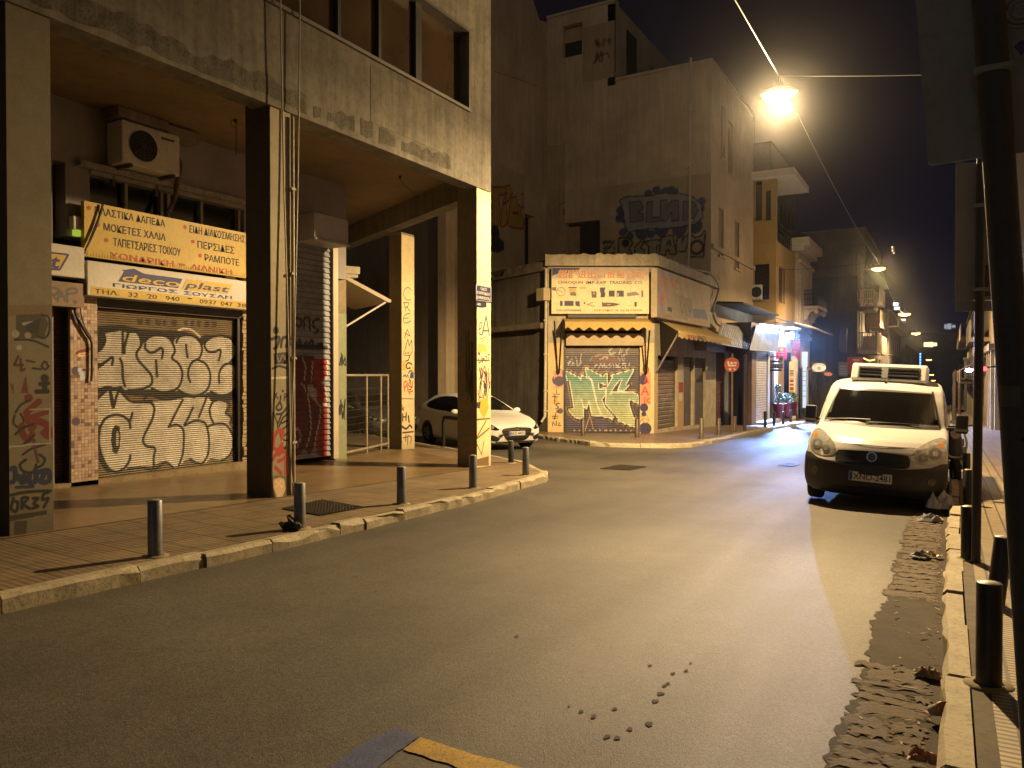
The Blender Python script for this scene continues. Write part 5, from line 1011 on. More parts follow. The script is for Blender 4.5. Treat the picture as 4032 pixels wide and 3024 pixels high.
for s_ in (-1, 1):
    h = dec('headlight', sm_([(s_*.465, .76), (s_*.52, .70), (s_*.68, .68), (s_*.82, .72), (s_*.885, .84), (s_*.88, .99), (s_*.80, 1.025), (s_*.66, .97), (s_*.52, .87)], 4), m_lens, 0.008, 0.022)
    for (cx, cy, r_, mt_) in ((s_*.76, .83, .078, m_rim), (s_*.62, .775, .058, m_rim), (s_*.82, .94, .035, M('amber_lens_glint', (0.5, 0.22, 0.04), 0.2, 0.3, bump=0))):  # amber disc: orange lamp reflection painted in at left, small lens at right
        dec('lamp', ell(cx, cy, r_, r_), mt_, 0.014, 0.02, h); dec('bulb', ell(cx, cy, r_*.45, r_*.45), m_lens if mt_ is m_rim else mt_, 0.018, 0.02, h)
    dec('fog_light_bay', sm_([(s_*.58, .40), (s_*.80, .38), (s_*.86, .48), (s_*.80, .58), (s_*.64, .50)], 3), m_black, 0.016, 0.03); dec('fog_light', ell(s_*.74, .465, .05, .05), m_glassc, 0.022, 0.02)
    so, sd, shv = (0, s_*3, 0), (0, -s_, 0), (1, 0, 0)
    ds = lambda name, poly, mat, off=0.006, res=0.06: decal(tr, so, sd, shv, poly, off, res).build(name, mat, van, world=False)
    ds('side_window', sm_([(.98, 1.12), (.0, 1.10), (-.05, 1.58), (.45, 1.60), (.62, 1.52)], 2), m_glassc); ds('door_line', [(1.02, .35), (1.035, .35), (1.035, 1.1), (1.02, 1.1)], m_black, .004); ds('door_line', [(-.1, .3), (-.085, .3), (-.085, 1.7), (-.1, 1.7)], m_black, .004)
    ds('side_trim', [(-2.0, .46), (.95, .46), (.95, .58), (-2.0, .58)], m_plast, .012)
    for x in (1.32, -1.35): ds('wheel_arch', [(x+.40*math.cos(a), .31+.40*math.sin(a)) for a in np.linspace(-.3, math.pi+.3, 24)], m_black, 0.008); wheel(van, x, s_*.80, .32, .20, s_)
    mb = MB(); c = Vector((.98, s_*(1.0 if s_ < 0 else 1.06), 1.21)); mb.box((c.x-.05, c.y-.08, c.z-.12), (c.x+.07, c.y+.08, c.z+.14)); mb.box((c.x+.0, s_*.86, 1.12), (c.x+.05, s_*1.0, 1.17)); mr_ = mb.build('wing_mirror', m_plast, van, world=False, bevel=0.035)
    mb = MB(); mb.box((c.x+.06, c.y-.09, c.z-.09), (c.x+.082, c.y+.09, c.z-.055)); mb.build('indicator', m_lens, mr_, world=False)
dec('windscreen', sm_([(-.79, 1.155), (0, 1.135), (.79, 1.155), (.73, 1.40), (.66, 1.635), (0, 1.655), (-.66, 1.635), (-.73, 1.40)], 1), GL('van_windscreen', (0.012, 0.011, 0.010), 0.04, 0.55), 0.005)
for pts in ([(-.80, 1.14), (-.78, 1.14), (-.64, 1.66), (-.665, 1.66)], [(.78, 1.14), (.80, 1.14), (.665, 1.66), (.64, 1.66)]): dec('windscreen_seal', pts, m_plast, 0.009)
dec('bonnet_gap', [(-.52, .885), (0, .872), (.52, .885), (.52, .890), (0, .878), (-.52, .890)], m_black, 0.003)
for a, b in (((-.72, 1.15), (-.12, 1.19)), ((-.18, 1.14), (.52, 1.16))):
    pa = tr.ray_cast(Vector((5, a[0], a[1])), Vector((-1, 0, 0)))[0]; pb = tr.ray_cast(Vector((5, b[0], b[1])), Vector((-1, 0, 0)))[0]
    mb = MB(); mb.tube([pa+Vector((.03, 0, .01)), pa.lerp(pb, .5)+Vector((.04, 0, .02)), pb+Vector((.03, 0, .01))], 0.012, 6); mb.build('wiper', m_black, van, world=False)
dec('cowl', [(-.80, 1.118), (0, 1.10), (.80, 1.118), (.79, 1.155), (0, 1.138), (-.79, 1.155)], m_plast, 0.004)
plate(van, tr, fo, fd, fh, .46, 'XNO-2481', 0.54, 0.125)
ap = tr.ray_cast(Vector((.45, 0, 3)), Vector((0, 0, -1)))[0]; mb = MB(); mb.cyl(ap, ap+Vector((0, 0, .02)), .02, n=10); mb.tube([ap, ap+Vector((-.05, .02, .06)), ap+Vector((-.2, .10, .10))], .004, 5); mb.build('aerial', m_black, van, world=False)
# cooling unit: a parent part with its own louvres
mb = MB(); y0, y1 = -.53, .56; pr = [(.30, 1.765), (.36, 1.80), (.20, 2.03), (.10, 2.055), (-.75, 2.04), (-.85, 1.80)]
mb.prism([(x, y0, z) for x, z in pr], (0, y1-y0, 0)); cu_ = mb.build('cooling_unit', m_carw, van, world=False, bevel=0.03)
nrm = Vector((.23, 0, .16)).normalized(); A0 = Vector((.36, 0, 1.80)); B0 = Vector((.20, 0, 2.03))
def cpt(y, f, d): p = A0.lerp(B0, f)+nrm*d; return Vector((p.x, y, p.z))
mb = MB(); q = [cpt(y, f, .004) for y, f in ((y0+.10, .10), (y1-.10, .10), (y1-.10, .88), (y0+.10, .88))]; mb.prism(q, nrm*.006); lv = mb.build('louvre_panel', m_black, cu_, world=False)
mb = MB()
for ya, yb in ((y0+.12, -.09), (.01, y1-.12)):
    for f in (.24, .44, .64): mb.prism([cpt(ya, f, .01), cpt(yb, f, .01), cpt(yb, f+.06, .03), cpt(ya, f+.06, .03)], nrm*.006)
mb.prism([cpt(-.09, .1, .008), cpt(.01, .1, .008), cpt(.01, .88, .008), cpt(-.09, .88, .008)], nrm*.008)
mb.builds('louvre', M('louvre_grey', (0.10, 0.105, 0.11), 0.5, 0.3, bump=0), lv, world=False)
# ================================================================ the corner shop
CH = Plane((-12.44, 24.39, 0), _r); SS = PX(-9.15); cw = 3.785
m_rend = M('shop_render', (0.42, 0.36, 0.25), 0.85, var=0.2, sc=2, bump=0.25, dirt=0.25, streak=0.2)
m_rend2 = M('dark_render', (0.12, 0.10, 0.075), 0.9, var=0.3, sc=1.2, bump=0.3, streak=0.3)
shop = thing('corner_shop', 'single storey cream corner shop with a green lettered shutter and faded signs', 'shop', (-10.8, 25.3, -0.56))
zt = CH.uv(2400, 1003)[1]; zg = -1.2
s0, s1 = CH.uv(2224, 1500)[0], CH.uv(2519, 1500)[0]; sb = CH.uv(2350, 1702)[1]; st_ = CH.uv(2300, 1335)[1]
WS = Plane(CH.pt(0, 0), (0.886, -0.463, 0)); WSu = Plane(CH.pt(0, 0)-Vector((0.886, -0.463, 0))*8.0, (0.886, -0.463, 0))
mb = MB()
mb.slab(CH, 0, s0, zg, zt, -0.35, 0); mb.slab(CH, s1, cw, zg, zt, -0.35, 0); mb.slab(CH, s0, s1, st_+0.3, zt, -0.349, -0.001); mb.slab(CH, s0, s1, zg, sb, -0.35, 0.0)
mb.build('wall', m_rend, shop)
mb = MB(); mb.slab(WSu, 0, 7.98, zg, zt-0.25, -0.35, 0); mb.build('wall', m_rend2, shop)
mb = MB()                                   # side facade on the main street, with openings
so_ = [(SS.uv(2590, 1500)[0], SS.uv(2668, 1500)[0]), (SS.uv(2692, 1500)[0], SS.uv(2730, 1500)[0]), (SS.uv(2736, 1500)[0], SS.uv(2778, 1500)[0])]
sy1 = 34.58; szt = 2.2
mb.slab(SS, 26.32, sy1, szt, zt-0.02, -0.35, 0)
ed = [26.32] + [x for o in so_ for x in o] + [sy1]
for a, b in zip(ed[0::2], ed[1::2]):
    if b-a > 0.01: mb.slab(SS, a, b, zg, szt, -0.35, 0)
mb.build('wall', m_rend, shop)
mb = MB(); mb.prism([(-12.5, 24.5, zt-0.35), (-9.3, 26.3, zt-0.35), (-9.3, 34.5, zt-0.35), (-17.6, 34.5, zt-0.35), (-17.6, 27.2, zt-0.35)], (0, 0, 0.2)); mb.build('roof', m_conc, shop)
mb = MB(); rd = random.Random(6)           # crumbling parapet ledge
def ledge(P, a, b, z0, z1, d, seed, step=0.12):
    r_ = random.Random(seed); q = [(a, z0), (b, z0)]; u = b
    while u > a: q.append((u, z1+r_.uniform(-0.05, 0.03))); u -= step
    q.append((a, z1)); mb.poly(P, q, -0.1, d)
ledge(CH, -0.1, cw+0.12, zt-0.42, zt, 0.22, 1); ledge(SS, 26.2, sy1, zt-0.42, zt-0.03, 0.20, 2)
mb.build('parapet', m_rend, shop)
mb = MB(); r_ = random.Random(3); u = WSu.uv(1905, 1090)[0]; q = [(0, zt-0.55), (7.9, zt-0.55)]; u = 7.9
while u > 0: q.append((u, zt-0.22+r_.uniform(-0.08, 0.06)-(0.25 if 4.3 < u < 5.2 else 0))); u -= 0.25
q.append((0, zt-0.3)); mb.poly(WSu, q, -0.1, 0.12); mb.slab(WSu, 0, 7.9, 3.15, 3.35, 0, 0.25); mb.build('ledge', M('dim_ledge', (0.20, 0.16, 0.11), 0.9, var=0.3, dirt=0.4), shop)
# front shutter with the big letters
tm = T(2170, 1330, 0.2593); CS = CH.off(-0.10)
LM = [(210,515,240,508,440,610,450,650,455,570,480,570,610,640,620,700,690,1000,760,1190,620,1185,600,1100,575,960,540,1070,500,1060,455,930,490,1060,490,1210,440,1230,380,1220,290,1140,260,1080,345,1075,330,960,280,660,240,640),
      (515,470,540,460,790,590,830,540,850,540,855,720,720,680,725,780,830,760,820,880,770,930,810,1050,950,1200,930,1235,780,1190,700,1020,640,720,610,630,540,575),
      (905,575,1000,545,1250,475,1250,500,1130,720,1190,715,1100,810,1010,800,1080,620,1060,620,960,740,890,860,930,830,1250,830,1300,850,1335,900,1325,1000,1180,930,1190,1040,1250,1220,1310,1250,1270,1360,1010,1260,1040,1250,820,1000,830,900,840,760,900,660,930,600)]
shp = sh(CS, tm, [('p', (58, 46, 60), (190, 260, 1330, 260, 1330, 700, 1330, 1430, 190, 1430)), ('c', (70, 58, 90), 0.2, (230, 900)), ('c', (70, 58, 92), 0.22, (760, 1310)), ('c', (66, 54, 90), 0.2, (330, 1290)), ('c', (66, 54, 90), 0.18, (850, 380)), ('c', (66, 54, 90), 0.16, (500, 1330)), ('p', (92, 50, 50), (590, 330, 650, 280, 820, 265, 980, 290, 1040, 340, 960, 390, 800, 400, 650, 390)), ('s', (150, 130, 110), 0.03, (590, 350, 640, 285, 820, 262, 1000, 290, 1045, 340)),
   ('s', (190, 185, 175), 0.03, (740, 330, 800, 300, 860, 300, 830, 330)), ('s', (180, 176, 168), 0.022, (240, 300, 330, 280, 380, 310, 300, 330)), ('s', (190, 185, 175), 0.03, (250, 380, 300, 360, 260, 410, 310, 415)), ('s', (190, 185, 175), 0.03, (320, 410, 330, 370, 350, 410)), ('s', (190, 185, 175), 0.03, (390, 340, 400, 430, 460, 370)), ('l', (190, 185, 175), 0.022, (460, 240, 440, 370)),
   ('s', (190, 185, 175), 0.026, (640, 420, 700, 410, 660, 440)), ('l', (190, 185, 175), 0.026, (720, 470, 750, 395, 780, 440, 810, 395, 820, 460)), ('s', (190, 185, 175), 0.026, (900, 400, 840, 430, 880, 460, 910, 430)), ('s', (190, 185, 175), 0.026, (940, 400, 960, 450, 1000, 430, 980, 400)), ('s', (190, 185, 175), 0.026, (1030, 400, 1010, 440, 1050, 440)), ('s', (190, 185, 175), 0.026, (1130, 395, 1080, 400, 1130, 440, 1080, 465)), ('l', (190, 185, 175), 0.026, (1190, 390, 1180, 430)),
   ('s', (190, 188, 182), 0.03, (860, 150, 950, 150, 880, 190, 900, 240, 980, 230)), ('s', (190, 188, 182), 0.03, (990, 150, 1060, 150, 1030, 240, 1080, 200)), ('s', (190, 188, 182), 0.03, (1090, 160, 1200, 150, 1140, 190, 1150, 240, 1100, 270)), ('s', (150, 145, 140), 0.026, (1070, 260, 1090, 350, 1120, 310)), ('l', (170, 140, 90), 0.03, (520, 1390, 590, 1180, 640, 1390))])
ex = []
for L_ in LM:
    uv = CS.uvs(tm(*L_)); cl = uv+[uv[0]]; ex.append((uv, cl))
for uv, cl in ex: shp.append(('s', (196, 150, 70), 0.20, cl, 0.5))
for uv, cl in ex:
    sx = [(a+0.03, b-0.03) for a, b in cl]; shp += [('s', (20, 17, 16), 0.13, sx), ('s', (20, 17, 16), 0.13, cl)]
zg0, zg1 = CS.uv(2300, 1640)[1], CS.uv(2300, 1490)[1]
def mkgrad(uv):
    def f(U, Vv):
        mk = inpoly(U, Vv, uv).astype(float); k = np.clip((Vv-zg0)/(zg1-zg0), 0, 1)[..., None]
        return mk, np.array(lin((176, 182, 134)))*(1-k)+np.array(lin((84, 134, 120)))*k
    return f
for uv, cl in ex: shp.append(('f', (0, 0, 0), mkgrad(uv)))
for uv, cl in ex: shp.append(('s', (226, 218, 196), 0.032, cl))
r_ = random.Random(9)
for k in range(12): 
    x = 340+k*78; shp += sh(CS, tm, [('p', (186, 164, 120), (x, 1395+r_.uniform(-6, 6), x+r_.uniform(20, 50), 1392, x+r_.uniform(20, 46), 1420, x+4, 1418))])
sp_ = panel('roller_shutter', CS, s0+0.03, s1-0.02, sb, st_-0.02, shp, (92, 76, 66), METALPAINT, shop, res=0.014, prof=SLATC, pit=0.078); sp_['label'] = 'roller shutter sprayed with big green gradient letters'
mb = MB(); mb.slab(CH, s0, s1, sb-0.03, sb, -0.12, 0.02); mb.slab(CH, s0-0.04, s0+0.03, sb, st_, -0.1, 0.03); mb.build('guide_rail', m_black, sp_)
hz0, hz1 = CH.uv(2300, 1362)[1], CH.uv(2300, 1314)[1]
mb = MB(); mb.slab(CH, CH.uv(2227, 1340)[0], CH.uv(2532, 1340)[0], hz0, hz1, -0.1, 0.22); mb.build('shutter_box', M('tan_box', (0.42, 0.33, 0.19), 0.6, var=0.1, dirt=0.15), sp_, bevel=0.02)
mb = MB(); mb.slab(CH, s0, s1, st_-0.06, st_+0.35, -0.12, -0.05); mb.build('dark_recess', m_dark, shop)
# painted door posts
PU = (62, 54, 86)
shp = sh(CH, tm, [('p', (206, 140, 110), (1350, 520, 1510, 520, 1510, 1010, 1350, 1010)), ('s', (170, 60, 40), 0.05, (1440, 420, 1395, 480, 1440, 545, 1480, 480, 1440, 420)), ('c', PU, 0.17, (1395, 640)), ('c', PU, 0.09, (1405, 580)), ('l', (170, 60, 45), 0.045, (1420, 680, 1440, 590, 1475, 690)), ('l', (170, 60, 45), 0.04, (1370, 870, 1425, 745, 1475, 870)), ('l', (170, 60, 45), 0.04, (1395, 820, 1460, 820)), ('l', (170, 60, 45), 0.035, (1420, 900, 1420, 1000)), ('s', (170, 60, 45), 0.035, (1490, 920, 1455, 950, 1490, 990)), ('c', PU, 0.15, (1410, 1060)), ('c', PU, 0.09, (1408, 1158)), ('c', PU, 0.22, (1430, 1380)), ('s', (120, 90, 70), 0.02, (1350, 1280, 1400, 1220, 1480, 1260, 1420, 1300, 1390, 1240)), ('s', (120, 90, 70), 0.02, (1360, 1200, 1450, 1180, 1480, 1240))])
panel('painted_post', CH, s1+0.01, cw-0.01, sb-0.25, hz0+0.1, shp, (214, 186, 136), PAINT, shop, res=0.014, off=0.004)
shp = sh(CH, tm, [('c', (84, 74, 100), 0.22, (110, 640)), ('c', (84, 74, 100), 0.16, (130, 540)), ('p', (190, 140, 130), (30, 500, 170, 480, 170, 760, 60, 770)), ('c', (84, 74, 100), 0.18, (120, 660)), ('c', (90, 84, 110), 0.1, (140, 1110)), ('s', BK, 0.025, (80, 780, 80, 850, 130, 860)), ('l', BK, 0.03, (20, 890, 100, 900)), ('l', BK, 0.03, (60, 860, 50, 1000)), ('s', BK, 0.035, (120, 1000, 70, 1010, 110, 1060, 70, 1080)), ('s', BK, 0.035, (85, 1100, 110, 1130, 80, 1130)), ('l', BK, 0.03, (20, 1195, 100, 1190)), ('l', BK, 0.03, (25, 1225, 100, 1220)), ('l', BK, 0.03, (70, 1150, 50, 1240)), ('s', (70, 60, 40), 0.03, (20, 1340, 30, 1280, 60, 1330)), ('l', (60, 54, 36), 0.03, (80, 1260, 80, 1330)), ('s', (60, 54, 36), 0.03, (130, 1290, 110, 1330, 150, 1330)), ('s', (120, 100, 70), 0.02, (20, 830, 90, 930, 60, 960, 140, 1000))])
panel('painted_post', CH, 0.01, s0-0.05, sb-0.25, hz0+0.1, shp, (204, 176, 128), PAINT, shop, res=0.014, off=0.004)
# side shutters
for i, (a, b) in enumerate(so_):
    shp = []
    if i == 0: shp = scrawl(SS, (2592, 1450, 2664, 1600), 9, (120, 84, 60), 0.05, 4)+scrawl(SS, (2592, 1520, 2664, 1620), 9, (130, 124, 112), 0.05, 14)
    z0 = gz((a+b)/2)+0.25
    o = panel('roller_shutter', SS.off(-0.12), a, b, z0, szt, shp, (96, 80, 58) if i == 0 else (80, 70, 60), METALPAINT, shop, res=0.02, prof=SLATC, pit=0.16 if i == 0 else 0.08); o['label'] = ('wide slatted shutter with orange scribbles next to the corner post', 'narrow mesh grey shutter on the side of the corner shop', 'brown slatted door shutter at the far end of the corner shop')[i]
    mb = MB(); mb.slab(SS, a, b, zg, z0, -0.35, 0.0); mb.build('doorstep', m_rend, shop)
panel('painted_pillar', SS, 26.34, so_[0][0]-0.02, gz(26.4)-0.05, 1.6, sh(SS, tm, [('s', BK, 0.03, (1530, 1010, 1550, 1060, 1520, 1110, 1560, 1150)), ('s', BK, 0.04, (1540, 1220, 1510, 1260, 1530, 1310)), ('s', (170, 60, 45), 0.05, (1550, 400, 1530, 450, 1560, 480))]), (188, 160, 116), PAINT, shop, res=0.02, off=0.004)
panel('painted_pillar', SS, so_[0][1]+0.02, so_[1][0]-0.02, gz(29)-0.05, 1.2, sh(SS, T(0, 0, 1), [('p', (140, 40, 32), (2672, 1460, 2690, 1460, 2690, 1545, 2672, 1545)), ('p', (190, 180, 170), (2672, 1548, 2686, 1548, 2686, 1575, 2672, 1580))]), (176, 140, 98), PAINT, shop, res=0.02, off=0.004)
mb = MB(); z0 = SS.uv(2760, 1360)[1]; mb.slab(SS, SS.uv(2735, 1350)[0], SS.uv(2818, 1350)[0]-0.3, z0-0.25, z0+0.35, 0, 0.5); mb.build('shutter_box', M('blue_grey_box', (0.24, 0.25, 0.29), 0.5, 0.3, var=0.1), shop, bevel=0.02)
# drain pipe on the left edge of the shop
mb = MB(); x0 = CH.uv(2150, 1400)[0]
mb.tube([CH.pt(x0, zt-0.5, 0.1), CH.pt(x0-0.02, 2.0, 0.1), CH.pt(x0-0.04, 0.1, 0.1), CH.pt(x0-0.06, CH.uv(2150, 1640)[1], 0.1), CH.pt(x0-0.16, CH.uv(2150, 1662)[1], 0.16)], 0.055, 10)
for z in (0.2, 0.9, 2.2, 3.4): mb.slab(CH, x0-0.09, x0+0.06, z, z+0.04, 0.0, 0.17)
tag(mb.build('drain_pipe', M('cream_pipe', (0.50, 0.44, 0.31), 0.6, var=0.15, dirt=0.2)), 'cream drain pipe down the left edge of the corner shop', 'drain pipe')
# main sign of the shop
CG = CH.off(0.30); ts = T(2170, 1040, 0.18987)
(gu0, gz1), (gu1, _) = CG.uv(*ts(10, 68)[0]), CG.uv(*ts(2030, 75)[0]); gz0 = CG.uv(*ts(10, 1028)[0])[1]
def smudge(U, Vv, C):
    k = np.zeros(U.shape); s = 0
    for f, a in ((1.3, .5), (2.9, .3), (5.7, .2)): k += a*np.sin(f*U*2+1.7*np.sin(f*Vv+f)+f)*np.cos(f*Vv*1.6+1.3*np.sin(U*f))
    t_ = (Vv-gz0)/(gz1-gz0); w = np.clip((t_-0.70)/0.16+k*1.2, 0, 1)*0.6+np.clip(k-0.35, 0, 1)*0.25*(t_ > 0.35)
    return C*(1-w[..., None])+np.array(lin((126, 122, 138)))*w[..., None]
tl_ = [('p', (64, 66, 100), (20, 75, 600, 80, 560, 130, 330, 190, 250, 160, 130, 200, 20, 240)), ('p', (116, 110, 120), (20, 480, 110, 480, 100, 560, 20, 540))]
shp = sh(CG, ts, tl_ + [('s', (150, 124, 84), 0.022, (205,480,130,520,120,600,190,660,260,640,290,570,260,500,205,480)), ('l', (120, 96, 70), 0.02, (135, 540, 245, 585)), ('p', (60, 56, 66), (360, 475, 535, 475, 530, 500, 365, 500)), ('p', (196, 172, 120), (375, 505, 520, 505, 525, 660, 380, 650)), ('p', (120, 116, 106), (395, 590, 480, 570, 520, 610, 510, 660, 400, 650)), ('p', (190, 160, 110), (595, 475, 715, 475, 715, 510, 595, 510)), ('p', (110, 98, 100), (835, 545, 870, 570, 945, 560, 940, 700, 840, 700)), ('p', (196, 172, 120), (870, 600, 910, 600, 910, 620, 870, 620)),
   ('p', (80, 78, 96), (1010, 485, 1130, 485, 1105, 560, 1125, 620, 1110, 690, 1020, 690, 1030, 610, 1010, 560)), ('p', (84, 84, 96), (1195, 548, 1320, 548, 1320, 675, 1195, 675)), ('p', (84, 84, 96), (1360, 548, 1510, 548, 1510, 675, 1360, 675)), ('p', (200, 176, 130), (1370, 600, 1405, 600, 1405, 660, 1370, 660)), ('p', (138, 128, 132), (1575, 595, 1760, 570, 1850, 640, 1575, 670)), ('p', (120, 108, 116), (1870, 545, 1915, 545, 1915, 680, 1870, 680)),
   ('p', (84, 82, 96), (185, 765, 240, 765, 240, 865, 185, 865)), ('p', (84, 82, 96), (272, 765, 465, 765, 465, 865, 272, 865)), ('p', (84, 82, 96), (505, 770, 590, 770, 595, 885, 505, 860)), ('l', (130, 110, 80), 0.025, (740, 850, 860, 790)), ('l', (130, 110, 80), 0.025, (770, 840, 900, 875)), ('c', BK, 0.03, (690, 808)), ('p', (110, 90, 96), (1055, 765, 1080, 800, 1280, 800, 1440, 825, 1360, 860, 1200, 885, 1055, 885)), ('p', (200, 176, 130), (1160, 835, 1230, 830, 1230, 850, 1160, 850)), ('p', (84, 84, 100), (1730, 785, 1780, 785, 1780, 885, 1730, 885))])
sg = thing('shop_sign', 'large faded sign with orange Chinese characters on the front of the corner shop', 'shop sign', tuple(CG.pt((gu0+gu1)/2, gz0)))
panel('sign_face', CG, gu0, gu1, gz0, gz1, shp, (226, 208, 168), PAINT, sg, res=0.012, off=0.005, fn=smudge)
mb = MB(); mb.slab(CG, gu0, gu1, gz0, gz1, -0.22, 0.0); mb.build('sign_board', M('aged_sign_side', (0.42, 0.35, 0.24), 0.7, var=0.2), sg)
mb = MB(); letpx(mb, '超群进出口贸易公司', CG, ts(140, 300)[0], ts(1925, 328)[0], ts(140, 110)[0], off=0.008, bold=0.035); mb.build('lettering_halo', M('cream_halo', (0.60, 0.46, 0.28), 0.6, bump=0), sg)
mb = MB(); letpx(mb, '超群进出口贸易公司', CG, ts(148, 295)[0], ts(1918, 322)[0], ts(140, 116)[0], off=0.011, bold=0.006); mb.build('lettering', M('orange_lettering', (0.50, 0.16, 0.05), 0.6, bump=0), sg)
mb = MB()
for s_, a, b in (('CHAOQUN', 140, 655), ('IMP-EXP', 725, 1140), ('TRADING', 1205, 1665), ('CO.', 1735, 1900)): letpx(mb, s_, CG, ts(a, 415)[0], ts(b, 425)[0], ts(a, 350)[0], off=0.008, bold=0.012)
for s_, a, b in (('KIN 6999684888', 115, 625), ('ΕΥΡΥΠΙΔΟΥ 35 105 54 ΑΘΗΝΑ', 900, 1895)): letpx(mb, s_, CG, ts(a, 980)[0], ts(b, 995)[0], ts(a, 938)[0], off=0.008, bold=0.010)
mb.builds('lettering', m_txtk, sg)
mb = MB(); ra, rb = gu1+0.03, CG.uv(*ts(2145, 500)[0])[0]; mb.slab(CG, ra, rb, gz0, CG.uv(*ts(2100, 250)[0])[1], -0.25, -0.02); mb.slab(CG, rb-0.04, rb, gz0, CG.uv(*ts(2100, 250)[0])[1]+0.03, -0.25, -0.01, 1); mb.slab(CG, ra, rb, CG.uv(*ts(2100, 265)[0])[1], CG.uv(*ts(2100, 240)[0])[1], -0.25, -0.012, 1)
tag(mb.build('light_box', [M('cream_panel', (0.52, 0.43, 0.28), 0.6, var=0.1), M('red_edge', (0.42, 0.12, 0.03), 0.6)]), 'narrow cream light box with a red edge beside the Chinese lettered sign', 'light box')
# side sign, at the street corner
SG = PX(-8.82); tq = T(2540, 1030, 0.4412)
(hu0, hz1), (hu1, _) = SG.uv(2588, 1054), SG.uv(2796, 1128); hz0 = SG.uv(2586, 1248)[1]
sg = thing('shop_sign', 'faded blue grey sign with orange lettering on the street side of the corner shop', 'shop sign', (-8.82, (hu0+hu1)/2, hz0))
def fade(U, Vv, C):
    k = np.clip((U-hu0)/(hu1-hu0), 0, 1); t_ = np.clip((Vv-hz0)/(hz1-hz0), 0, 1)
    w = (np.clip((0.55-k)*2, 0, 1)*0.75+0.15*np.sin(7*U+5*Vv))
    w = np.clip(w, 0, 1)[..., None]; C = C*(1-w)+np.array(lin((112, 112, 134)))*w
    st = (0.5+0.5*np.sin(U*9))*np.clip((t_-0.45)*1.5, 0, 1)*np.clip((k-0.3)*2, 0, 1)
    return C*(1-st[..., None]*0.5)+np.array(lin((190, 160, 110)))*st[..., None]*0.5
shp = sh(SG, tq, [('p', (150, 140, 120), (222, 300, 420, 330, 415, 510, 222, 485)), ('p', (70, 68, 74), (198, 402, 238, 412, 238, 450, 198, 440)), ('s', (96, 92, 92), 0.06, (310, 345, 330, 460, 350, 380, 370, 470)), ('s', (100, 96, 96), 0.05, (380, 380, 400, 450, 420, 390)), ('p', (120, 124, 150), (420, 420, 540, 430, 560, 520, 430, 500)), ('p', (150, 140, 116), (120, 455, 236, 472, 236, 500, 118, 480)), ('p', (150, 140, 116), (252, 478, 380, 495, 380, 520, 252, 505))])
panel('sign_face', SG, hu0, hu1, hz0, hz1, shp, (186, 166, 128), PAINT, sg, res=0.03, off=0.005, fn=fade)
mb = MB(); mb.slab(SG, hu0, hu1, hz0, hz1, -0.22, 0.0); mb.build('sign_board', MATS['aged_sign_side'], sg)
mb = MB()
for s_, bl, br, tl in (('ΑΠΟ', (118, 222), (202, 230), (118, 112)), ('1€', (122, 378), (186, 385), (122, 250))): letpx(mb, s_, SG, tq(*bl)[0], tq(*br)[0], tq(*tl)[0], off=0.01, bold=0.03)
letpx(mb, '超群', SG, tq(222, 235)[0], tq(300, 240)[0], tq(222, 140)[0], off=0.01, bold=0.02); mb.builds('lettering', M('faded_red', (0.40, 0.11, 0.04), 0.6, bump=0), sg)
mb = MB(); letpx(mb, 'CHAOQUN', SG, tq(222, 300)[0], tq(335, 318)[0], tq(222, 265)[0], off=0.01, bold=0.01); letpx(mb, '6999684888', SG, tq(122, 478)[0], tq(236, 497)[0], tq(122, 460)[0], off=0.01, bold=0.01); mb.builds('lettering', M('faded_grey_text', (0.16, 0.13, 0.10), 0.6, bump=0), sg)
# front awning with wavy valance, and its arms
m_aw = M('yellow_awning', (0.50, 0.34, 0.11), 0.8, var=0.12, sc=3, bump=0.15, dirt=0.15)
aw = thing('awning', 'cream awning with a wavy lower edge rolled down over the front of the corner shop', 'awning', tuple(CH.pt(2, 3)))
a0, a1 = CH.uv(2217, 1200)[0], CH.uv(2545, 1200)[0]; z1 = CH.uv(2300, 1254)[1]; z2 = CH.uv(2300, 1274)[1]; z3 = CH.uv(2300, 1302)[1]
def awf(u, v):
    x = a0+(a1-a0)*u; d = 0.05+1.0*min(v/0.45, 1); z = z1+(z2-z1)*min(v/0.45, 1)+(0 if v < .45 else (v-.45)/.55*(z3-z2))
    if v > 0.99: z += 0.05*math.sin(u*8*2*math.pi)
    d += 0.02*math.sin(u*23)*(v > .45); return CH.pt(x, z, d)
mb = MB(); mb.grid(awf, 96, 12); mb.build('canopy', m_aw, aw)
mb = MB(); mb.slab(CH, CH.uv(2234, 1250)[0], CH.uv(2502, 1250)[0], CH.uv(2300, 1253)[1], CH.uv(2300, 1240)[1], 0.0, 0.25); mb.build('roller_case', M('dark_case', (0.05, 0.045, 0.04), 0.6), aw)
mb = MB()
for xx, ff in ((2206, 0.1), (2540, 0.1)):
    u = CH.uv(xx, 1250)[0]; zl_ = CH.uv(xx, 1470)[1]; ul = CH.uv(2200 if xx < 2300 else 2543, 1470)[0]
    mb.tube([CH.pt(u, z2, 1.02), CH.pt(ul, zl_, 0.12)], 0.03, 6); mb.tube([CH.pt(u-0.2, z2+0.1, 0.05), CH.pt(ul-0.05, zl_, 0.1)], 0.022, 6)
mb.builds('support_arm', m_black, aw)
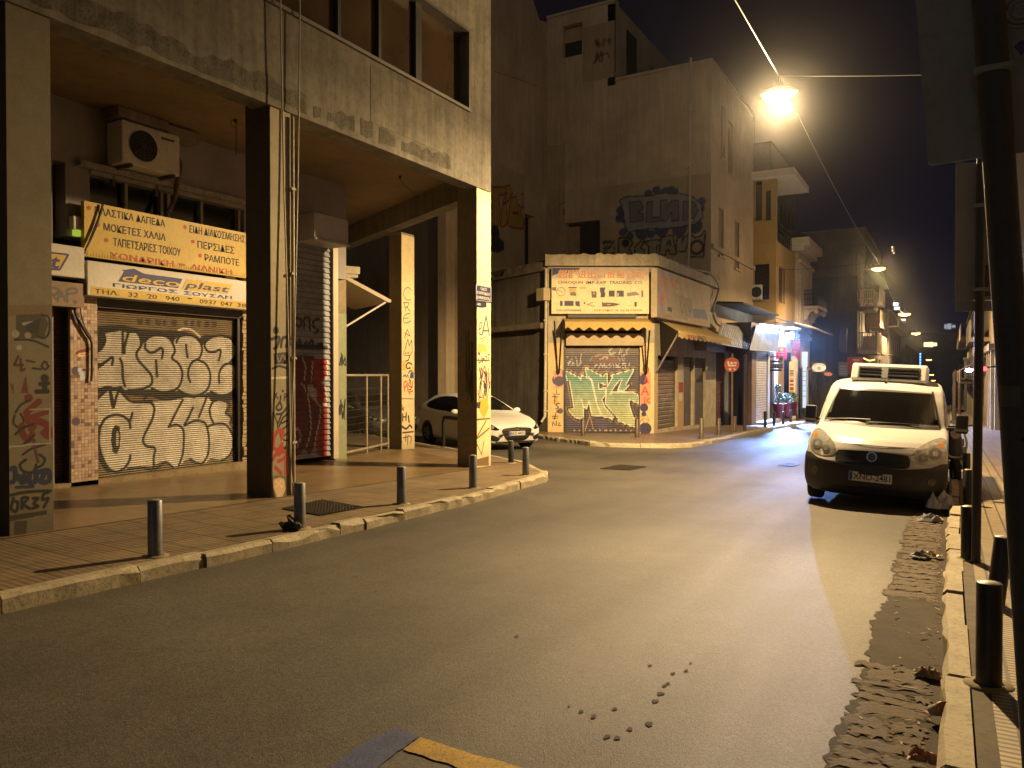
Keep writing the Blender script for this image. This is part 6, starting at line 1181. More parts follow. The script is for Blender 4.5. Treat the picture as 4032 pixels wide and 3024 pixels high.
# street-side awning
aw = thing('awning', 'cream awning with painted words over the street side shutters of the corner shop', 'awning', (-9, 29, 2.2))
p0 = SS.uv(2604, 1258); y0, y1 = p0[0]-0.3, SS.uv(2800, 1300)[0]+0.6; OP = PX(-7.75); zo = OP.uv(2671, 1305)[1]; yo0 = OP.uv(2671, 1305)[0]; yo1 = OP.uv(2880, 1350)[0]; zv = OP.uv(2676, 1330)[1]
def aw2(u, v):
    ya = y0+(y1-y0)*u; yb = yo0+(yo1-yo0)*u; f = min(v/.7, 1); z = p0[1]-0.05+(zo-p0[1]+0.05)*f
    if v > .7: z = zo+(zv-zo)*(v-.7)/.3 + (0.03*math.sin(u*26*math.pi) if v > .99 else 0)
    return Vector((-9.1+(1.35*f), ya+(yb-ya)*f, z))
mb = MB(); mb.grid(aw2, 100, 14); mb.build('canopy', m_aw, aw)
mb = MB(); OV = PX(-7.74); letpx(mb, 'ΧΥΜ', OV, (2706, 1332), (2740, 1338), (2706, 1316), off=0.006, bold=0.02); mb.build('lettering', M('awning_red', (0.35, 0.06, 0.03), 0.7, bump=0), aw)
mb = MB(); letpx(mb, 'ΙΝΟ', OV, (2746, 1338), (2778, 1344), (2746, 1320), off=0.006, bold=0.02); mb.build('lettering', m_txtk, aw)
mb = MB(); a = OP.pt(yo0+0.1, zo); b = SS.pt(*SS.uv(2576, 1460)); mb.tube([a, b+Vector((0.1, 0, 0))], 0.03, 8); mb.build('support_arm', M('pale_arm', (0.45, 0.42, 0.36), 0.5), aw)
# cloth tarpaulin end of the awning: dark triangular side
mb = MB(); q = [aw2(0, 0), aw2(0, .7), Vector((-9.08, y0+0.1, 1.9)), ]; mb.prism(q, (0, 0.01, 0)); mb.build('side_flap', M('dark_flap', (0.03, 0.026, 0.022), 0.9), aw)
# pale box on the dark wall left of the shop, lit
P_ = WSu.off(0.3); a, b = P_.uv(2111, 1137), P_.uv(2141, 1182); mb = MB(); mb.slab(P_, a[0], b[0], b[1], a[1], -0.3, 0.0)
tag(mb.build('wall_box', M('cream_box', (0.45, 0.37, 0.22), 0.6, var=0.1), bevel=0.02), 'pale square box on the dark wall left of the corner shop', 'wall box')
# cable bundle at the far end of the side sign
mb = MB(); P_ = PX(-8.95); mb.tube([P_.pt(*P_.uv(*q)) for q in tq(490, 80, 560, 95, 620, 150, 655, 230, 640, 320, 610, 400, 610, 480, 640, 550, 665, 570)], 0.05, 7, sub=3); mb.tube([P_.pt(*P_.uv(*q)) for q in tq(300, 20, 400, 60, 490, 80)], 0.03, 6, sub=2)
tag(mb.build('cable', M('grey_cable', (0.24, 0.21, 0.17), 0.7)), 'thick looping cable bundle beyond the end of the side sign of the corner shop', 'cable')
# ================================================================ the tall beige building behind the shop
m_tall = M('old_beige_plaster', (0.40, 0.315, 0.21), 0.9, var=0.22, sc=0.35, bump=0.25, bsc=18, streak=0.14, dirt=0.08)
AW = PY(34.6); AS = PX(-9.4); BW = PX(-17.7); AX1 = -9.4; AXm = -17.7; topA = 15.6; AY2 = 43.2
tall = thing('old_building', 'tall windowless beige building with faded graffiti behind the corner shop', 'building', (-13, 38, -1))
pt_ = AW.uv(2424, 6); xph = pt_[0]
d0 = (AW.uv(2226, 900)[0], AW.uv(2362, 900)[0]); dzt = AW.uv(2300, 872)[1]; dk = AW.uv(2272, 900)[0]
w0 = (AW.uv(2216, 100)[0], AW.uv(2292, 100)[0], AW.uv(2250, 222)[1], AW.uv(2250, 95)[1])
mb = MB()
mb.slab(AW, AXm, d0[0], -2, topA, -0.4, 0); mb.slab(AW, d0[1], AX1-0.001, -2, topA, -0.4, 0); mb.slab(AW, d0[0], d0[1], dzt, topA, -0.399, -0.001); 
mb.slab(AW, AXm, w0[0], topA, 19.4, -0.4, 0); mb.slab(AW, w0[1], xph, topA, 19.4, -0.4, 0); mb.slab(AW, w0[0], w0[1], topA, w0[2], -0.4, 0); mb.slab(AW, w0[0], w0[1], w0[3], 19.4, -0.4, 0)
PH = PX(xph); mb.slab(PH, 34.6, 44, topA-0.2, 19.3, -0.4, -0.001)
# street face with its windows
wins = []
for xa, xb, ya, yb in ((2838, 2854, 400, 625), (2866, 2884, 470, 690), (2830, 2850, 812, 1010), (2893, 2912, 860, 1060)):
    u0, u1 = AS.uv(xa, 700)[0], AS.uv(xb, 700)[0]; z1 = AS.uv((xa+xb)/2, ya+10)[1]; z0 = AS.uv((xa+xb)/2, yb)[1]; wins.append((u0, u1, z0, z1))
cols = sorted(set([34.605] + [w for q in wins for w in q[:2]] + [AY2]))
for a, b in zip(cols[:-1], cols[1:]):
    hs = sorted([(q[2], q[3]) for q in wins if q[0] <= a+1e-6 and q[1] >= b-1e-6]); z = -2
    for z0, z1 in hs: mb.slab(AS, a, b, z, z0, -0.4, 0); z = z1
    mb.slab(AS, a, b, z, topA-0.002, -0.4, 0)
mb.build('wall', m_tall, tall)
mb = MB(); mb.box((AXm-6, 34.9, topA-0.4), (AX1-0.3, AY2, topA-0.2)); mb.box((AXm-6, 34.9, 19.0), (xph-0.3, 44, 19.2)); mb.build('roof', m_conc, tall)
mb = MB(); mb.slab(AS, 34.6, AY2, 7.2, 7.4, 0, 0.12); mb.slab(AS, 34.6, AY2, topA-0.02, topA+0.12, -0.42, 0.06); mb.slab(AW, xph, AX1, topA-0.01, topA+0.12, -0.42, 0.05); mb.slab(AW, AXm, xph, 19.38, 19.5, -0.42, 0.06); mb.builds('cornice', m_tall, tall)
for u0, u1, z0, z1 in wins:
    mb = MB(); mb.slab(AS, u0, u1, z0, z1, -0.2, -0.10); w_ = mb.build('window', M('brown_shutter', (0.19, 0.135, 0.09), 0.7, var=0.2), tall)
    mb = MB(); mb.slab(AS, u0-0.1, u1+0.1, z0-0.1, z0, -0.1, 0.1); mb.build('sill', m_tall, w_)
mb = MB(); mb.slab(AW, w0[0], w0[1], w0[2], w0[3], -0.38, -0.3); w_ = mb.build('window', m_dark, tall)
mb = MB(); mb.slab(AW, w0[0], w0[1], w0[2]+(w0[3]-w0[2])*.5, w0[3]-0.1, -0.28, -0.2); mb.build('half_blind', M('blind_tan', (0.30, 0.22, 0.14), 0.8), w_)
for ya, yb, za, zb in ((36, 37.4, 15.7, 18.6), (39.5, 40.6, 15.7, 18)):
    mb = MB(); mb.slab(PH, ya, yb, za, zb, 0.0, 0.03); mb.build('terrace_door', m_dark, tall)
mb = MB(); mb.slab(AW, d0[0]-1, d0[1]+1, -1, dzt+1, -0.6, -0.41); mb.build('door_void', m_dark, tall)
mb = MB(); mb.slab(AW, d0[0], dk, -1, dzt-0.15, -0.38, -0.3); mb.build('door_leaf', M('old_door_leaf', (0.26, 0.19, 0.12), 0.8, var=0.3), tall)
# wing along the side street
by0 = BW.uv(1756, 1000)[0]
mb = MB(); wd = (BW.uv(2066, 1000)[0], BW.uv(2108, 1000)[0]); wz = BW.uv(2080, 845)[1]
wt = 14.6
mb.slab(BW, by0, wd[0], -2, wz, -0.4, 0); mb.slab(BW, wd[1], 34.59, -2, wz, -0.4, 0); mb.slab(BW, by0, 34.59, wz, wt, -0.4, 0)
mb.poly(BW, [(by0, wt), (34.59, wt), (34.59, 19.2), (33.8, 19.0), (32.6, 20.2), (by0, 21.5)], -0.4, -0.001)
WB = Plane(BW.pt(by0, 0), (-0.886, 0.463, 0)); WBr = Plane(BW.pt(by0, 0)-Vector((0.886, -0.463, 0))*14, (0.886, -0.463, 0)); mb.slab(WBr, 0, 13.98, -2, 19, -0.4, 0)
mb.build('wing_wall', m_tall, tall)
mb = MB(); mb.slab(BW, wd[0]-1, wd[1]+1, -1, wz+1, -0.6, -0.41); mb.build('door_void', m_dark, tall)
mb = MB(); q = BW.uvs([(1942, 271), (2111, 331), (2111, 338), (1942, 280)]); mb.poly(BW, q, 0, 0.12); mb.build('broken_ledge', m_tall, tall)
# graffiti panels on the two walls
tb = T(1940, 600, 0.6929); YG = (150, 124, 56); RG = (120, 44, 30)
def outline(P, poly, fill, line, w, tr): 
    uv = P.uvs(tr(*poly)); return [('s', line, w, uv+[uv[0]]), ('p', fill, uv)]
shp = []
for pl_ in ((-40, 205, 60, 200, 80, 220, 55, 240, 30, 235, 40, 330, 30, 415, 5, 415, 0, 340, 5, 250, -40, 250), (75, 195, 95, 190, 110, 230, 85, 275, 60, 280, 80, 240), (60, 300, 75, 295, 80, 400, 60, 420, 45, 415), (105, 265, 130, 255, 140, 300, 160, 315, 155, 345, 175, 400, 170, 430, 120, 425, 90, 415, 95, 330)): shp += outline(BW, pl_, YG, RG, 0.16, tb)
shp += sh(BW, tb, [('l', RG, 0.14, (115, 345, 145, 345)), ('p', (40, 34, 50), (-40, 420, 20, 415, 40, 450, 35, 480, 65, 510, 65, 555, 30, 570, -40, 560)), ('l', (130, 70, 36), 0.08, (165, 235, 212, 245, 210, 320, 165, 310, 165, 235)), ('s', (130, 70, 36), 0.07, (178, 300, 180, 255, 195, 260, 190, 300))])
u0, u1 = BW.uv(1900, 900)[0], BW.uv(2095, 900)[0]
panel('graffiti_face', BW, u0, wd[0]-0.02, 4.5, 11.0, shp, (156, 140, 116), M('graffiti_wall', (1, 1, 1), 0.9, var=0.18, sc=0.6, bump=0.2, attr='Col', streak=0.12), tall, res=0.05, off=0.004)
SB = (120, 122, 126); DB = (52, 58, 90); GK = (46, 40, 36)
shp = sh(AW, tb, [('c', DB, 0.2, p) for p in ((725, 330), (718, 375), (930, 215), (1015, 215), (1185, 280), (1180, 320), (740, 455), (900, 465), (780, 478), (1035, 228), (885, 235))] + [('c', DB, 0.35, p) for p in ((750, 360), (850, 455), (960, 437), (1060, 437), (1150, 418), (985, 240))])
shp += outline(AW, (725, 275, 760, 255, 900, 250, 960, 235, 1080, 240, 1140, 260, 1185, 300, 1190, 370, 1150, 405, 1000, 430, 880, 430, 770, 450, 755, 420, 745, 330), SB, GK, 0.12, tb)
for L_ in ((780, 285, 840, 280, 850, 320, 820, 340, 850, 350, 855, 385, 785, 395, 780, 285), (880, 285, 905, 280, 900, 375, 940, 370, 940, 390, 875, 392, 880, 285), (955, 275, 985, 275, 985, 330, 1015, 280, 1050, 275, 1055, 385, 1020, 388, 1020, 330, 985, 388, 955, 388, 955, 275), (1085, 280, 1140, 285, 1165, 330, 1140, 375, 1085, 385, 1085, 280)):
    shp += outline(AW, L_, (96, 98, 104), GK, 0.10, tb)
for L_ in ((720, 490, 765, 488, 795, 515, 770, 545, 790, 580, 750, 580, 750, 555, 745, 600, 715, 600), (810, 540, 855, 495, 850, 520, 835, 545, 860, 560, 855, 590, 815, 590), (865, 510, 930, 500, 960, 505, 958, 525, 930, 525, 925, 590, 890, 590, 890, 530), (960, 485, 1020, 475, 1040, 575, 1010, 575, 1005, 550, 985, 550, 980, 580, 950, 580), (1050, 490, 1075, 480, 1070, 530, 1095, 480, 1120, 475, 1090, 560, 1045, 560), (1115, 465, 1150, 490, 1185, 480, 1205, 450, 1195, 590, 1125, 590)):
    shp += outline(AW, L_, (128, 120, 104), (26, 23, 22), 0.14, tb)
shp += sh(AW, tb, [('c', (26, 23, 22), 0.35, (1160, 540)), ('c', (150, 132, 104), 0.22, (1160, 540)), ('c', (26, 23, 22), 0.2, (755, 515)), ('l', GK, 0.1, (990, 525, 1005, 500, 1010, 530)), ('s', (110, 70, 44), 0.06, (380, 300, 420, 280, 460, 300, 400, 330, 440, 360, 400, 350)), ('s', (110, 70, 44), 0.05, (480, 290, 520, 280, 500, 310, 570, 295)), ('c', (20, 18, 16), 0.12, (547, 130))])
for k, (w_, y) in enumerate((('R', 500), ('L', 530), ('V', 560))):
    shp += scrawl(AW, (1940+622*.6929, 600+y*.6929, 1940+690*.6929, 600+(y+22)*.6929), 4, GK, 0.06, 20+k)
shp += [('s', (30, 26, 22), 0.06, AW.uvs(q)) for q in ([(2255, 332), (2330, 318)], [(2147, 353), (2268, 328)], [(2405, 722), (2500, 712)])]
panel('graffiti_face', AW, AXm+0.02, d0[0]-0.02, 4.5, 13, [s for s in shp], (152, 136, 112), MATS['graffiti_wall'], tall, res=0.06, off=0.004)
panel('graffiti_face', AW, d0[1]+0.02, AX1-0.02, 4.5, 10.6, shp, (152, 136, 112), MATS['graffiti_wall'], tall, res=0.045, off=0.004)
tw_ = T(1900, 0, 0.6027); shp = []
for k, (x, y, h) in enumerate(((730, 250, 60), (725, 340, 70))): shp += scrawl(AW, (1900+x*.6027, y*.6027, 1900+(x+105)*.6027, (y+h)*.6027), 4, (70, 54, 38), 0.07, 40+k)
panel('graffiti_face', AW, w0[1]+0.05, xph-0.05, 15.8, 18.5, shp, (146, 128, 102), MATS['graffiti_wall'], tall, res=0.06, off=0.004)
mb = MB(); u = AW.uv(2722, 500)[0]; mb.tube([AW.pt(u, topA+0.3, 0.1), AW.pt(u-0.03, 8, 0.1), AW.pt(u-0.15, 4.6, 0.1)], 0.06, 8)
for z in (6, 8.5, 11, 13.5): mb.slab(AW, u-0.12, u+0.1, z, z+0.06, 0, 0.17)
tag(mb.build('drain_pipe', M('pale_pipe', (0.42, 0.36, 0.27), 0.6, var=0.1)), 'long pale drain pipe running the full height of the tall beige building', 'drain pipe')
# ================================================================ ochre house, neoclassical house and what follows
m_och = M('ochre_plaster', (0.36, 0.24, 0.085), 0.85, var=0.14, sc=0.8, bump=0.15, dirt=0.08)
m_crm = M('cream_plaster', (0.44, 0.36, 0.26), 0.8, var=0.15, sc=1.5, bump=0.15, dirt=0.15)
OF = PY(43.22); OS = PX(-8.2)
och = thing('ochre_house', 'narrow ochre house with a white roof slab standing out beside the beige building', 'house', (-8.8, 46, -1.2))
x0 = -9.9; y1 = OS.uv(3129, 1200)[0]; zr = OF.uv(3040, 690)[1]
wl = []
for xa, xb, ya, yb in ((2972, 3000, 715, 870), (3013, 3035, 750, 870), (2969, 3030, 1042, 1182)):
    wl.append((OF.uv(xa, 900)[0], OF.uv(xb, 900)[0], OF.uv(xa, yb)[1], OF.uv(xa, ya)[1]))
mb = MB(); cols_ = sorted(set([x0, -8.2] + [w for q in wl for w in q[:2]]))
for a, b in zip(cols_[:-1], cols_[1:]):
    hs = sorted([(q[2], q[3]) for q in wl if q[0] <= a+1e-6 and q[1] >= b-1e-6]); z = -2.5
    for za, zb in hs:
        if za < z: continue
        mb.slab(OF, a, b, z, za, -0.3, 0); z = zb
    mb.slab(OF, a, b, z, zr, -0.3, 0)
wy = (OS.uv(3064, 1100)[0], OS.uv(3090, 1100)[0]); wz_ = (OS.uv(3070, 1190)[1], OS.uv(3070, 1048)[1]); zs_ = OS.uv(3062, 950)[1]
mb.slab(OS, 43.23, wy[0], -2.5, zs_, -0.3, 0.001); mb.slab(OS, wy[0], wy[1], wz_[1], zs_, -0.3, 0.001); mb.slab(OS, wy[0], wy[1], 2.8, wz_[0], -0.3, 0.001); mb.slab(OS, wy[1], y1, 2.8, zs_, -0.3, 0.001); mb.slab(OS, wy[0], y1, -2.5, 2.8, -0.9, -0.6)
mb.build('wall', m_och, och)
mb = MB(); mb.box((x0, 43.5, zs_-0.3), (-8.45, y1, zs_-0.1)); mb.build('terrace_slab', m_crm, och)
mb = MB(); cz = OF.uv(3039, 705)[1]; mb.box((x0-0.5, 42.6, cz), (-7.2, 47.5, cz+0.35)); mb.build('roof_slab', M('white_slab', (0.52, 0.47, 0.40), 0.7, var=0.08), och)
for a, b, za, zb in wl:
    mb = MB(); mb.slab(OF, a, b, za, zb, -0.28, -0.22); w_ = mb.build('window', m_glass, och); mb = MB(); mb.slab(OF, a-0.05, b+0.05, za-0.08, za, -0.1, 0.08); mb.build('sill', m_och, w_)
mb = MB(); mb.slab(OS, wy[0], wy[1], wz_[0], wz_[1], -0.2, -0.15); w_ = mb.build('window', M('brown_frame', (0.10, 0.06, 0.04), 0.6), och); mb = MB(); mb.slab(OS, wy[0]-0.06, wy[0], wz_[0], wz_[1], -0.05, 0.03); mb.slab(OS, wy[1], wy[1]+0.06, wz_[0], wz_[1], -0.05, 0.03); mb.build('frame', m_crm, w_)
mb = MB(); OT = PX(-8.15); 
for zz_ in (0.35, 0.7, 1.05): mb.tube([OT.pt(43.3, zs_+zz_), OT.pt(47.5, zs_+zz_)], 0.025, 6)
for k in range(8): mb.tube([OT.pt(43.3+k*0.6, zs_), OT.pt(43.3+k*0.6, zs_+1.05)], 0.02, 6)
mb.build('terrace_railing', m_black, och)
neo = thing('pilastered_house', 'old cream house with pilasters, white cornice and red roof beside the ochre house', 'house', (-8.4, 52, -1.4))
NS_ = PX(-8.0); ny0, ny1 = y1+0.02, NS_.uv(3190, 1200)[0]; zc = NS_.uv(3100, 885)[1]
mb = MB(); mb.slab(NS_, ny0, ny1, -2.6, 8.9, -0.4, 0); mb.build('wall', m_crm, neo)
mb = MB()
for k in range(7): u = ny0+0.2+k*(ny1-ny0-0.6)/6; mb.slab(NS_, u, u+0.28, 4.1, 8.2, 0, 0.14)
mb.builds('pilaster', m_crm, neo)
mb = MB(); mb.slab(NS_, ny0-0.3, ny1+0.5, 8.25, 8.45, 0, 0.2); mb.slab(NS_, ny0-0.3, ny1+0.5, 8.95, 9.25, -0.4, 0.35); mb.slab(NS_, ny0-0.3, ny1+0.6, 9.25, 9.75, -0.4, 0.65); mb.slab(NS_, ny0, ny1, 3.7, 3.95, 0, 0.12); mb.builds('cornice', M('white_cornice', (0.52, 0.45, 0.35), 0.7, var=0.12, dirt=0.2), neo)
mb = MB(); mb.add([NS_.pt(ny0-0.4, 9.78, 0.7), NS_.pt(ny1+0.6, 9.78, 0.7), NS_.pt(ny1+0.6, 11.2, -3), NS_.pt(ny0-0.4, 11.2, -3)], [(0, 1, 2, 3)]); mb.build('roof', M('red_tiles', (0.14, 0.035, 0.025), 0.85, var=0.3, sc=8), neo)
for k in range(3):
    u = ny0+0.62+k*1.75; mb = MB(); mb.slab(NS_, u, u+0.75, 4.3, 7.6, 0.0, 0.04); mb.build('window', M('grey_shutters', (0.16, 0.14, 0.12), 0.7, var=0.2), neo)
bal = MB(); bz_ = NS_.uv(3150, 1215)[1]; by = (ny0+1.0, ny1+0.3)
bal.slab(NS_, by[0], by[1], bz_, bz_+0.18, 0, 1.0); b_o = bal.build('balcony', MATS['white_cornice'], neo)
mb = MB()
for k in range(30):
    u = by[0]+0.05+k*(by[1]-by[0]-0.1)/29; mb.tube([NS_.pt(u, bz_+0.18, 0.95), NS_.pt(u, bz_+1.15, 0.95)], 0.018, 5)
for k in range(7): mb.tube([NS_.pt(by[0]+0.05, bz_+0.18, 0.1+k*0.14), NS_.pt(by[0]+0.05, bz_+1.15, 0.1+k*0.14)], 0.018, 5)
for zz_ in (0.25, 0.6, 0.9, 1.15): mb.tube([NS_.pt(by[0]+0.05, bz_+zz_, 0.05), NS_.pt(by[0]+0.05, bz_+zz_, 0.95), NS_.pt(by[1]-0.05, bz_+zz_, 0.95)], 0.022, 5)
for k in range(8):
    u = by[0]+0.3+k*0.5; mb.tube([NS_.pt(u+0.16*math.cos(a), bz_+0.6+0.16*math.sin(a), 0.95) for a in np.linspace(0, 6.28, 9)], 0.016, 4)
mb.build('balcony_railing', m_black, neo)
mb = MB()
for u in (by[0]+0.2, by[1]-0.6):
    mb.poly(Plane(NS_.pt(u, 0), (1, 0, 0)), [(0, bz_-0.75), (0.25, bz_-0.6), (0.5, bz_-0.2), (0.9, bz_-0.12), (0.92, bz_), (0, bz_)], -0.25, 0)
    mb.cyl(NS_.pt(u-0.02, bz_-0.17, 0.85), NS_.pt(u+0.27, bz_-0.17, 0.85), 0.14, n=12); mb.cyl(NS_.pt(u-0.02, bz_-0.55, 0.2), NS_.pt(u+0.27, bz_-0.55, 0.2), 0.13, n=12)
mb.builds('console', MATS['white_cornice'], neo)
# the house with balconies that stands forward, then the dark row down to the end of the street
CF = PY(58.0); CS_ = PX(-5.6); cx0 = -9.5; tz = CF.uv(3290, 1160)[1]
m_dgr = M('grey_green_render', (0.10, 0.10, 0.085), 0.9, var=0.25, sc=0.8, streak=0.2)
m_tan = M('tan_plaster', (0.22, 0.175, 0.13), 0.85, var=0.25, sc=0.9, bump=0.2, streak=0.2, dirt=0.15)
bh = thing('balcony_house', 'tan house with white balconies standing forward beyond the pilastered house', 'house', (-6, 62, -1.6))
mb = MB(); ztf = CF.uv(3270, 1090)[1]; mb.slab(CF, cx0, -5.6, -3, ztf, -0.3, 0); mb.build('party_wall', m_dgr, bh)
mb = MB(); cy1 = CS_.uv(3420, 1300)[0]; mb.slab(CS_, 58.02, cy1, -3, ztf-0.5, -0.3, 0.0); mb.slab(CS_, 58.02, 60.5, ztf-0.5, ztf+1.6, -0.3, 0); mb.build('wall', m_tan, bh)
for i, (ya, yb, z, h, proj, mt) in enumerate(((58.6, 62.2, CS_.uv(3335, 1385)[1], 1.5, 1.2, 'rail'), (62.3, 67.5, CS_.uv(3400, 1395)[1], 1.35, 1.25, 'solid'), (64, 70, CS_.uv(3430, 1300)[1], 1.3, 1.0, 'solid'), (58.4, 61.5, CS_.uv(3325, 1185)[1], 1.4, 1.0, 'rail'), (63, 69, CS_.uv(3430, 1215)[1], 1.3, 1.0, 'solid'))):
    mb = MB(); mb.slab(CS_, ya, yb, z, z+0.2, 0, proj)
    if mt == 'solid': mb.slab(CS_, ya, yb, z+0.2, z+h, proj-0.1, proj); mb.slab(CS_, ya, ya+0.1, z+0.2, z+h, 0, proj-0.1)
    bo = mb.build('balcony', M('pale_balcony', (0.34, 0.28, 0.20), 0.7, var=0.15, dirt=0.2) if i < 2 else m_tan, bh)
    if mt == 'rail':
        mb = MB()
        for k in range(9): mb.tube([CS_.pt(ya+0.05, z+0.2, proj*k/8), CS_.pt(ya+0.05, z+h, proj*k/8)], 0.03, 5)
        for k in range(14): u = ya+(yb-ya)*k/13; mb.tube([CS_.pt(u, z+0.2, proj), CS_.pt(u, z+h, proj)], 0.03, 5)
        for zz_ in (.25, .8, h): mb.tube([CS_.pt(ya+.05, z+zz_, 0), CS_.pt(ya+.05, z+zz_, proj), CS_.pt(yb, z+zz_, proj)], 0.04, 5)
        mb.build('railing', M('pale_railing', (0.42, 0.35, 0.25), 0.6), bo)
for ya, yb, za, zb in ((59.3, 60.4, 3.4, 6.2), (61, 62, 3.4, 6.2), (63.5, 65, 3.6, 6.2), (66, 67.2, 3.6, 6.2)):
    mb = MB(); mb.slab(CS_, ya, yb, za, zb, 0.0, 0.05); mb.build('window', M('dark_shutters', (0.07, 0.055, 0.045), 0.7), bh)
# striped cloth on the upper balcony, tall black blade sign, and the rest of the row
def blockh(name, label, x0, x1, y0, y1, z1, mat, seed, wrows=3, wcols=5, face='E'):
    t = thing(name, label, 'building', ((x0+x1)/2, (y0+y1)/2, gz(y0)))
    P_ = PX(x1) if face == 'E' else Plane((x0, 0, 0), (0, -1, 0)); r_ = random.Random(seed)
    mb = MB(); mb.box((x0, y0, gz(y1)-1), (x1, y1, z1)); mb.box((x0-0.1, y0-0.1, z1), (x1+0.1, y1+0.1, z1+0.25)); mb.build('wall', mat, t)
    zb = gz(y1); 
    for r in range(wrows):
        for c in range(wcols):
            u = y0+(y1-y0)*(c+0.25)/wcols; w = (y1-y0)/wcols*0.42; z = zb+3.6+r*3.1
            if z+1.9 > z1: continue
            uu = (u, u+w) if face == 'E' else (-u-w, -u)
            mb = MB(); mb.slab(P_, uu[0], uu[1], z, z+1.8, 0.0, 0.06); w_ = mb.build('window', M('dim_window', (0.04, 0.035, 0.03), 0.4), t)
            mb = MB(); mb.slab(P_, uu[0]-0.08, uu[1]+0.08, z-0.12, z, 0, 0.16); mb.build('sill', mat, w_)
        z = zb+3.3+r*3.1
        if r_.random() < 0.75 and z+1 < z1:
            mb = MB(); a, b = (y0+0.5, y1-0.5) if face == 'E' else (-y1+0.5, -y0-0.5); mb.slab(P_, a, b, z, z+0.15, 0, 0.9); mb.slab(P_, a, b, z+0.15, z+1.0, 0.82, 0.9); mb.build('balcony', mat, t)
    return t
m_dk1 = M('dark_plaster', (0.13, 0.11, 0.10), 0.9, var=0.25, sc=0.7); m_dk2 = M('umber_plaster', (0.18, 0.14, 0.11), 0.9, var=0.25, sc=0.7)
blockh('apartment_block', 'dark apartment block rising behind the tan balcony house', -16, -6.2, 70, 88, 13.5, m_dk2, 1, 4, 5)
blockh('apartment_block', 'lower dark apartment block further down the left side of the street', -14, -5.6, 89, 112, 8.2, m_dk1, 2, 3, 6)
blockh('apartment_block', 'farthest dark apartment block on the left side of the street', -14, -5.2, 113, 160, 5.2, m_dk2, 3, 2, 8)
t = blockh('tower_block', 'tall dim apartment tower set back behind the pilastered house', -42, -22, 112, 132, 34, M('tower_plaster', (0.10, 0.095, 0.10), 0.9, var=0.2), 4, 9, 6)
blockh('apartment_block', 'dark block closing the far end of the street with rows of lit windows', -14, 30, 232, 242, 12, m_dk1, 6, 2, 3)
# ================================================================ shop fronts and street furniture beyond the corner shop
t7c = T(2700, 1000, 0.4821); t30 = T(3000, 1250, 0.2712)
SHF = PX(-9.32); SHW = PX(-8.17)
mb = MB(); mb.box((-9.38, 37.3, -2), (-8.2, 37.6, 4.0)); mb.box((-8.5, 37.6, -2), (-8.2, 43.18, 4.0)); mb.build('annex_wall', M('annex_brown', (0.12, 0.085, 0.055), 0.85, var=.25, dirt=.2), tall)
fronts = [((2800, 2846), 1400, (92, 60, 46), 'brown roller shutter of the small shop under the streaked awning'), ((2970, 3014), 1395, (186, 186, 196), 'bright white roller shutter lit by the tube light')]
for (xa, xb), yt, colr, lb in fronts:
    P_ = SHW if xa > 2950 else SHF
    u0, u1 = P_.uv(xa, 1500)[0], P_.uv(xb, 1500)[0]; z0 = gz((u0+u1)/2)+0.2; z1 = P_.uv((xa+xb)/2, yt-30)[1]
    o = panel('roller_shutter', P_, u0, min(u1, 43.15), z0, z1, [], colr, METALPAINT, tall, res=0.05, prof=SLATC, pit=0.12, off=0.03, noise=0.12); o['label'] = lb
mb = MB()
for xa, xb, c in ((2858, 2872, 0), (2950, 2968, 1), (3014, 3022, 0), (3038, 3046, 0)):
    P_ = SHF if xa < 2900 else SHW; mb.slab(P_, P_.uv(xa, 1500)[0], P_.uv(xb, 1500)[0], -2, 2.6, -0.06, 0.12, c)
mb.slab(PY(37.28), -8.45, -8.2, -2, 2.6, 0, 0.1, 1)
mb.builds('pillar', [M('pale_blue_post', (0.45, 0.47, 0.52), 0.6, var=0.1), M('brown_post', (0.22, 0.15, 0.09), 0.7, var=0.2)], tall)
mb = MB(); mb.slab(PY(37.28), -9.3, -8.5, -2, 2.2, 0, 0.03); mb.slab(SHW, SHW.uv(3023, 1500)[0], SHW.uv(3036, 1500)[0], -2, 2.2, -.02, .05); mb.slab(SHF, 34.7, 35.0, -2, 2.2, -0.06, 0.03); mb.build('doorway', m_dark, tall)
mb = MB(); z = gz(41)+0.115; mb.box((-8.2, 37.6, z-0.1), (-7.6, 41.3, z+0.22)); tag(mb.build('door_step', M('pale_step', (0.42, 0.40, 0.40), 0.6, var=0.15)), 'long pale step below the bright white roller shutter', 'step')
def sheet_awning(label, A, B_, C_, D_, Xt, Xb, mat, ribs=16):
    """A-B top edge on the wall, D-C lower edge further out (pixels)"""
    P1, P2 = PX(Xt), PX(Xb)
    a, b = P1.pt(*P1.uv(*A)), P1.pt(*P1.uv(*B_)); d, c = P2.pt(*P2.uv(*D_)), P2.pt(*P2.uv(*C_))
    t = thing('metal_awning', label, 'awning', tuple((a+b)/2)); n = (b-a).cross(d-a).normalized()
    mb = MB(); mb.grid(lambda u, v: a.lerp(b, u).lerp(d.lerp(c, u), v)+n*(0.012*math.sin(u*ribs*2*math.pi)), ribs*6, 3); mb.build('sheet', mat, t)
    mb = MB(); mb.tube([a, d], 0.03, 6); mb.tube([b, c], 0.03, 6); mb.tube([d, c], 0.025, 6); mb.build('frame', m_grey, t); return a, b, c, d
m_str = M('streaked_zinc', (0.30, 0.29, 0.30), 0.45, 0.4, var=0.3, sc=2, bump=0.1, streak=0.5, dirt=0.4)
sheet_awning('streaked zinc sheet awning hanging over the dark doorways', (2842, 1272), (2973, 1300), (2942, 1374), (2816, 1352), -8.75, -8.05, m_str)
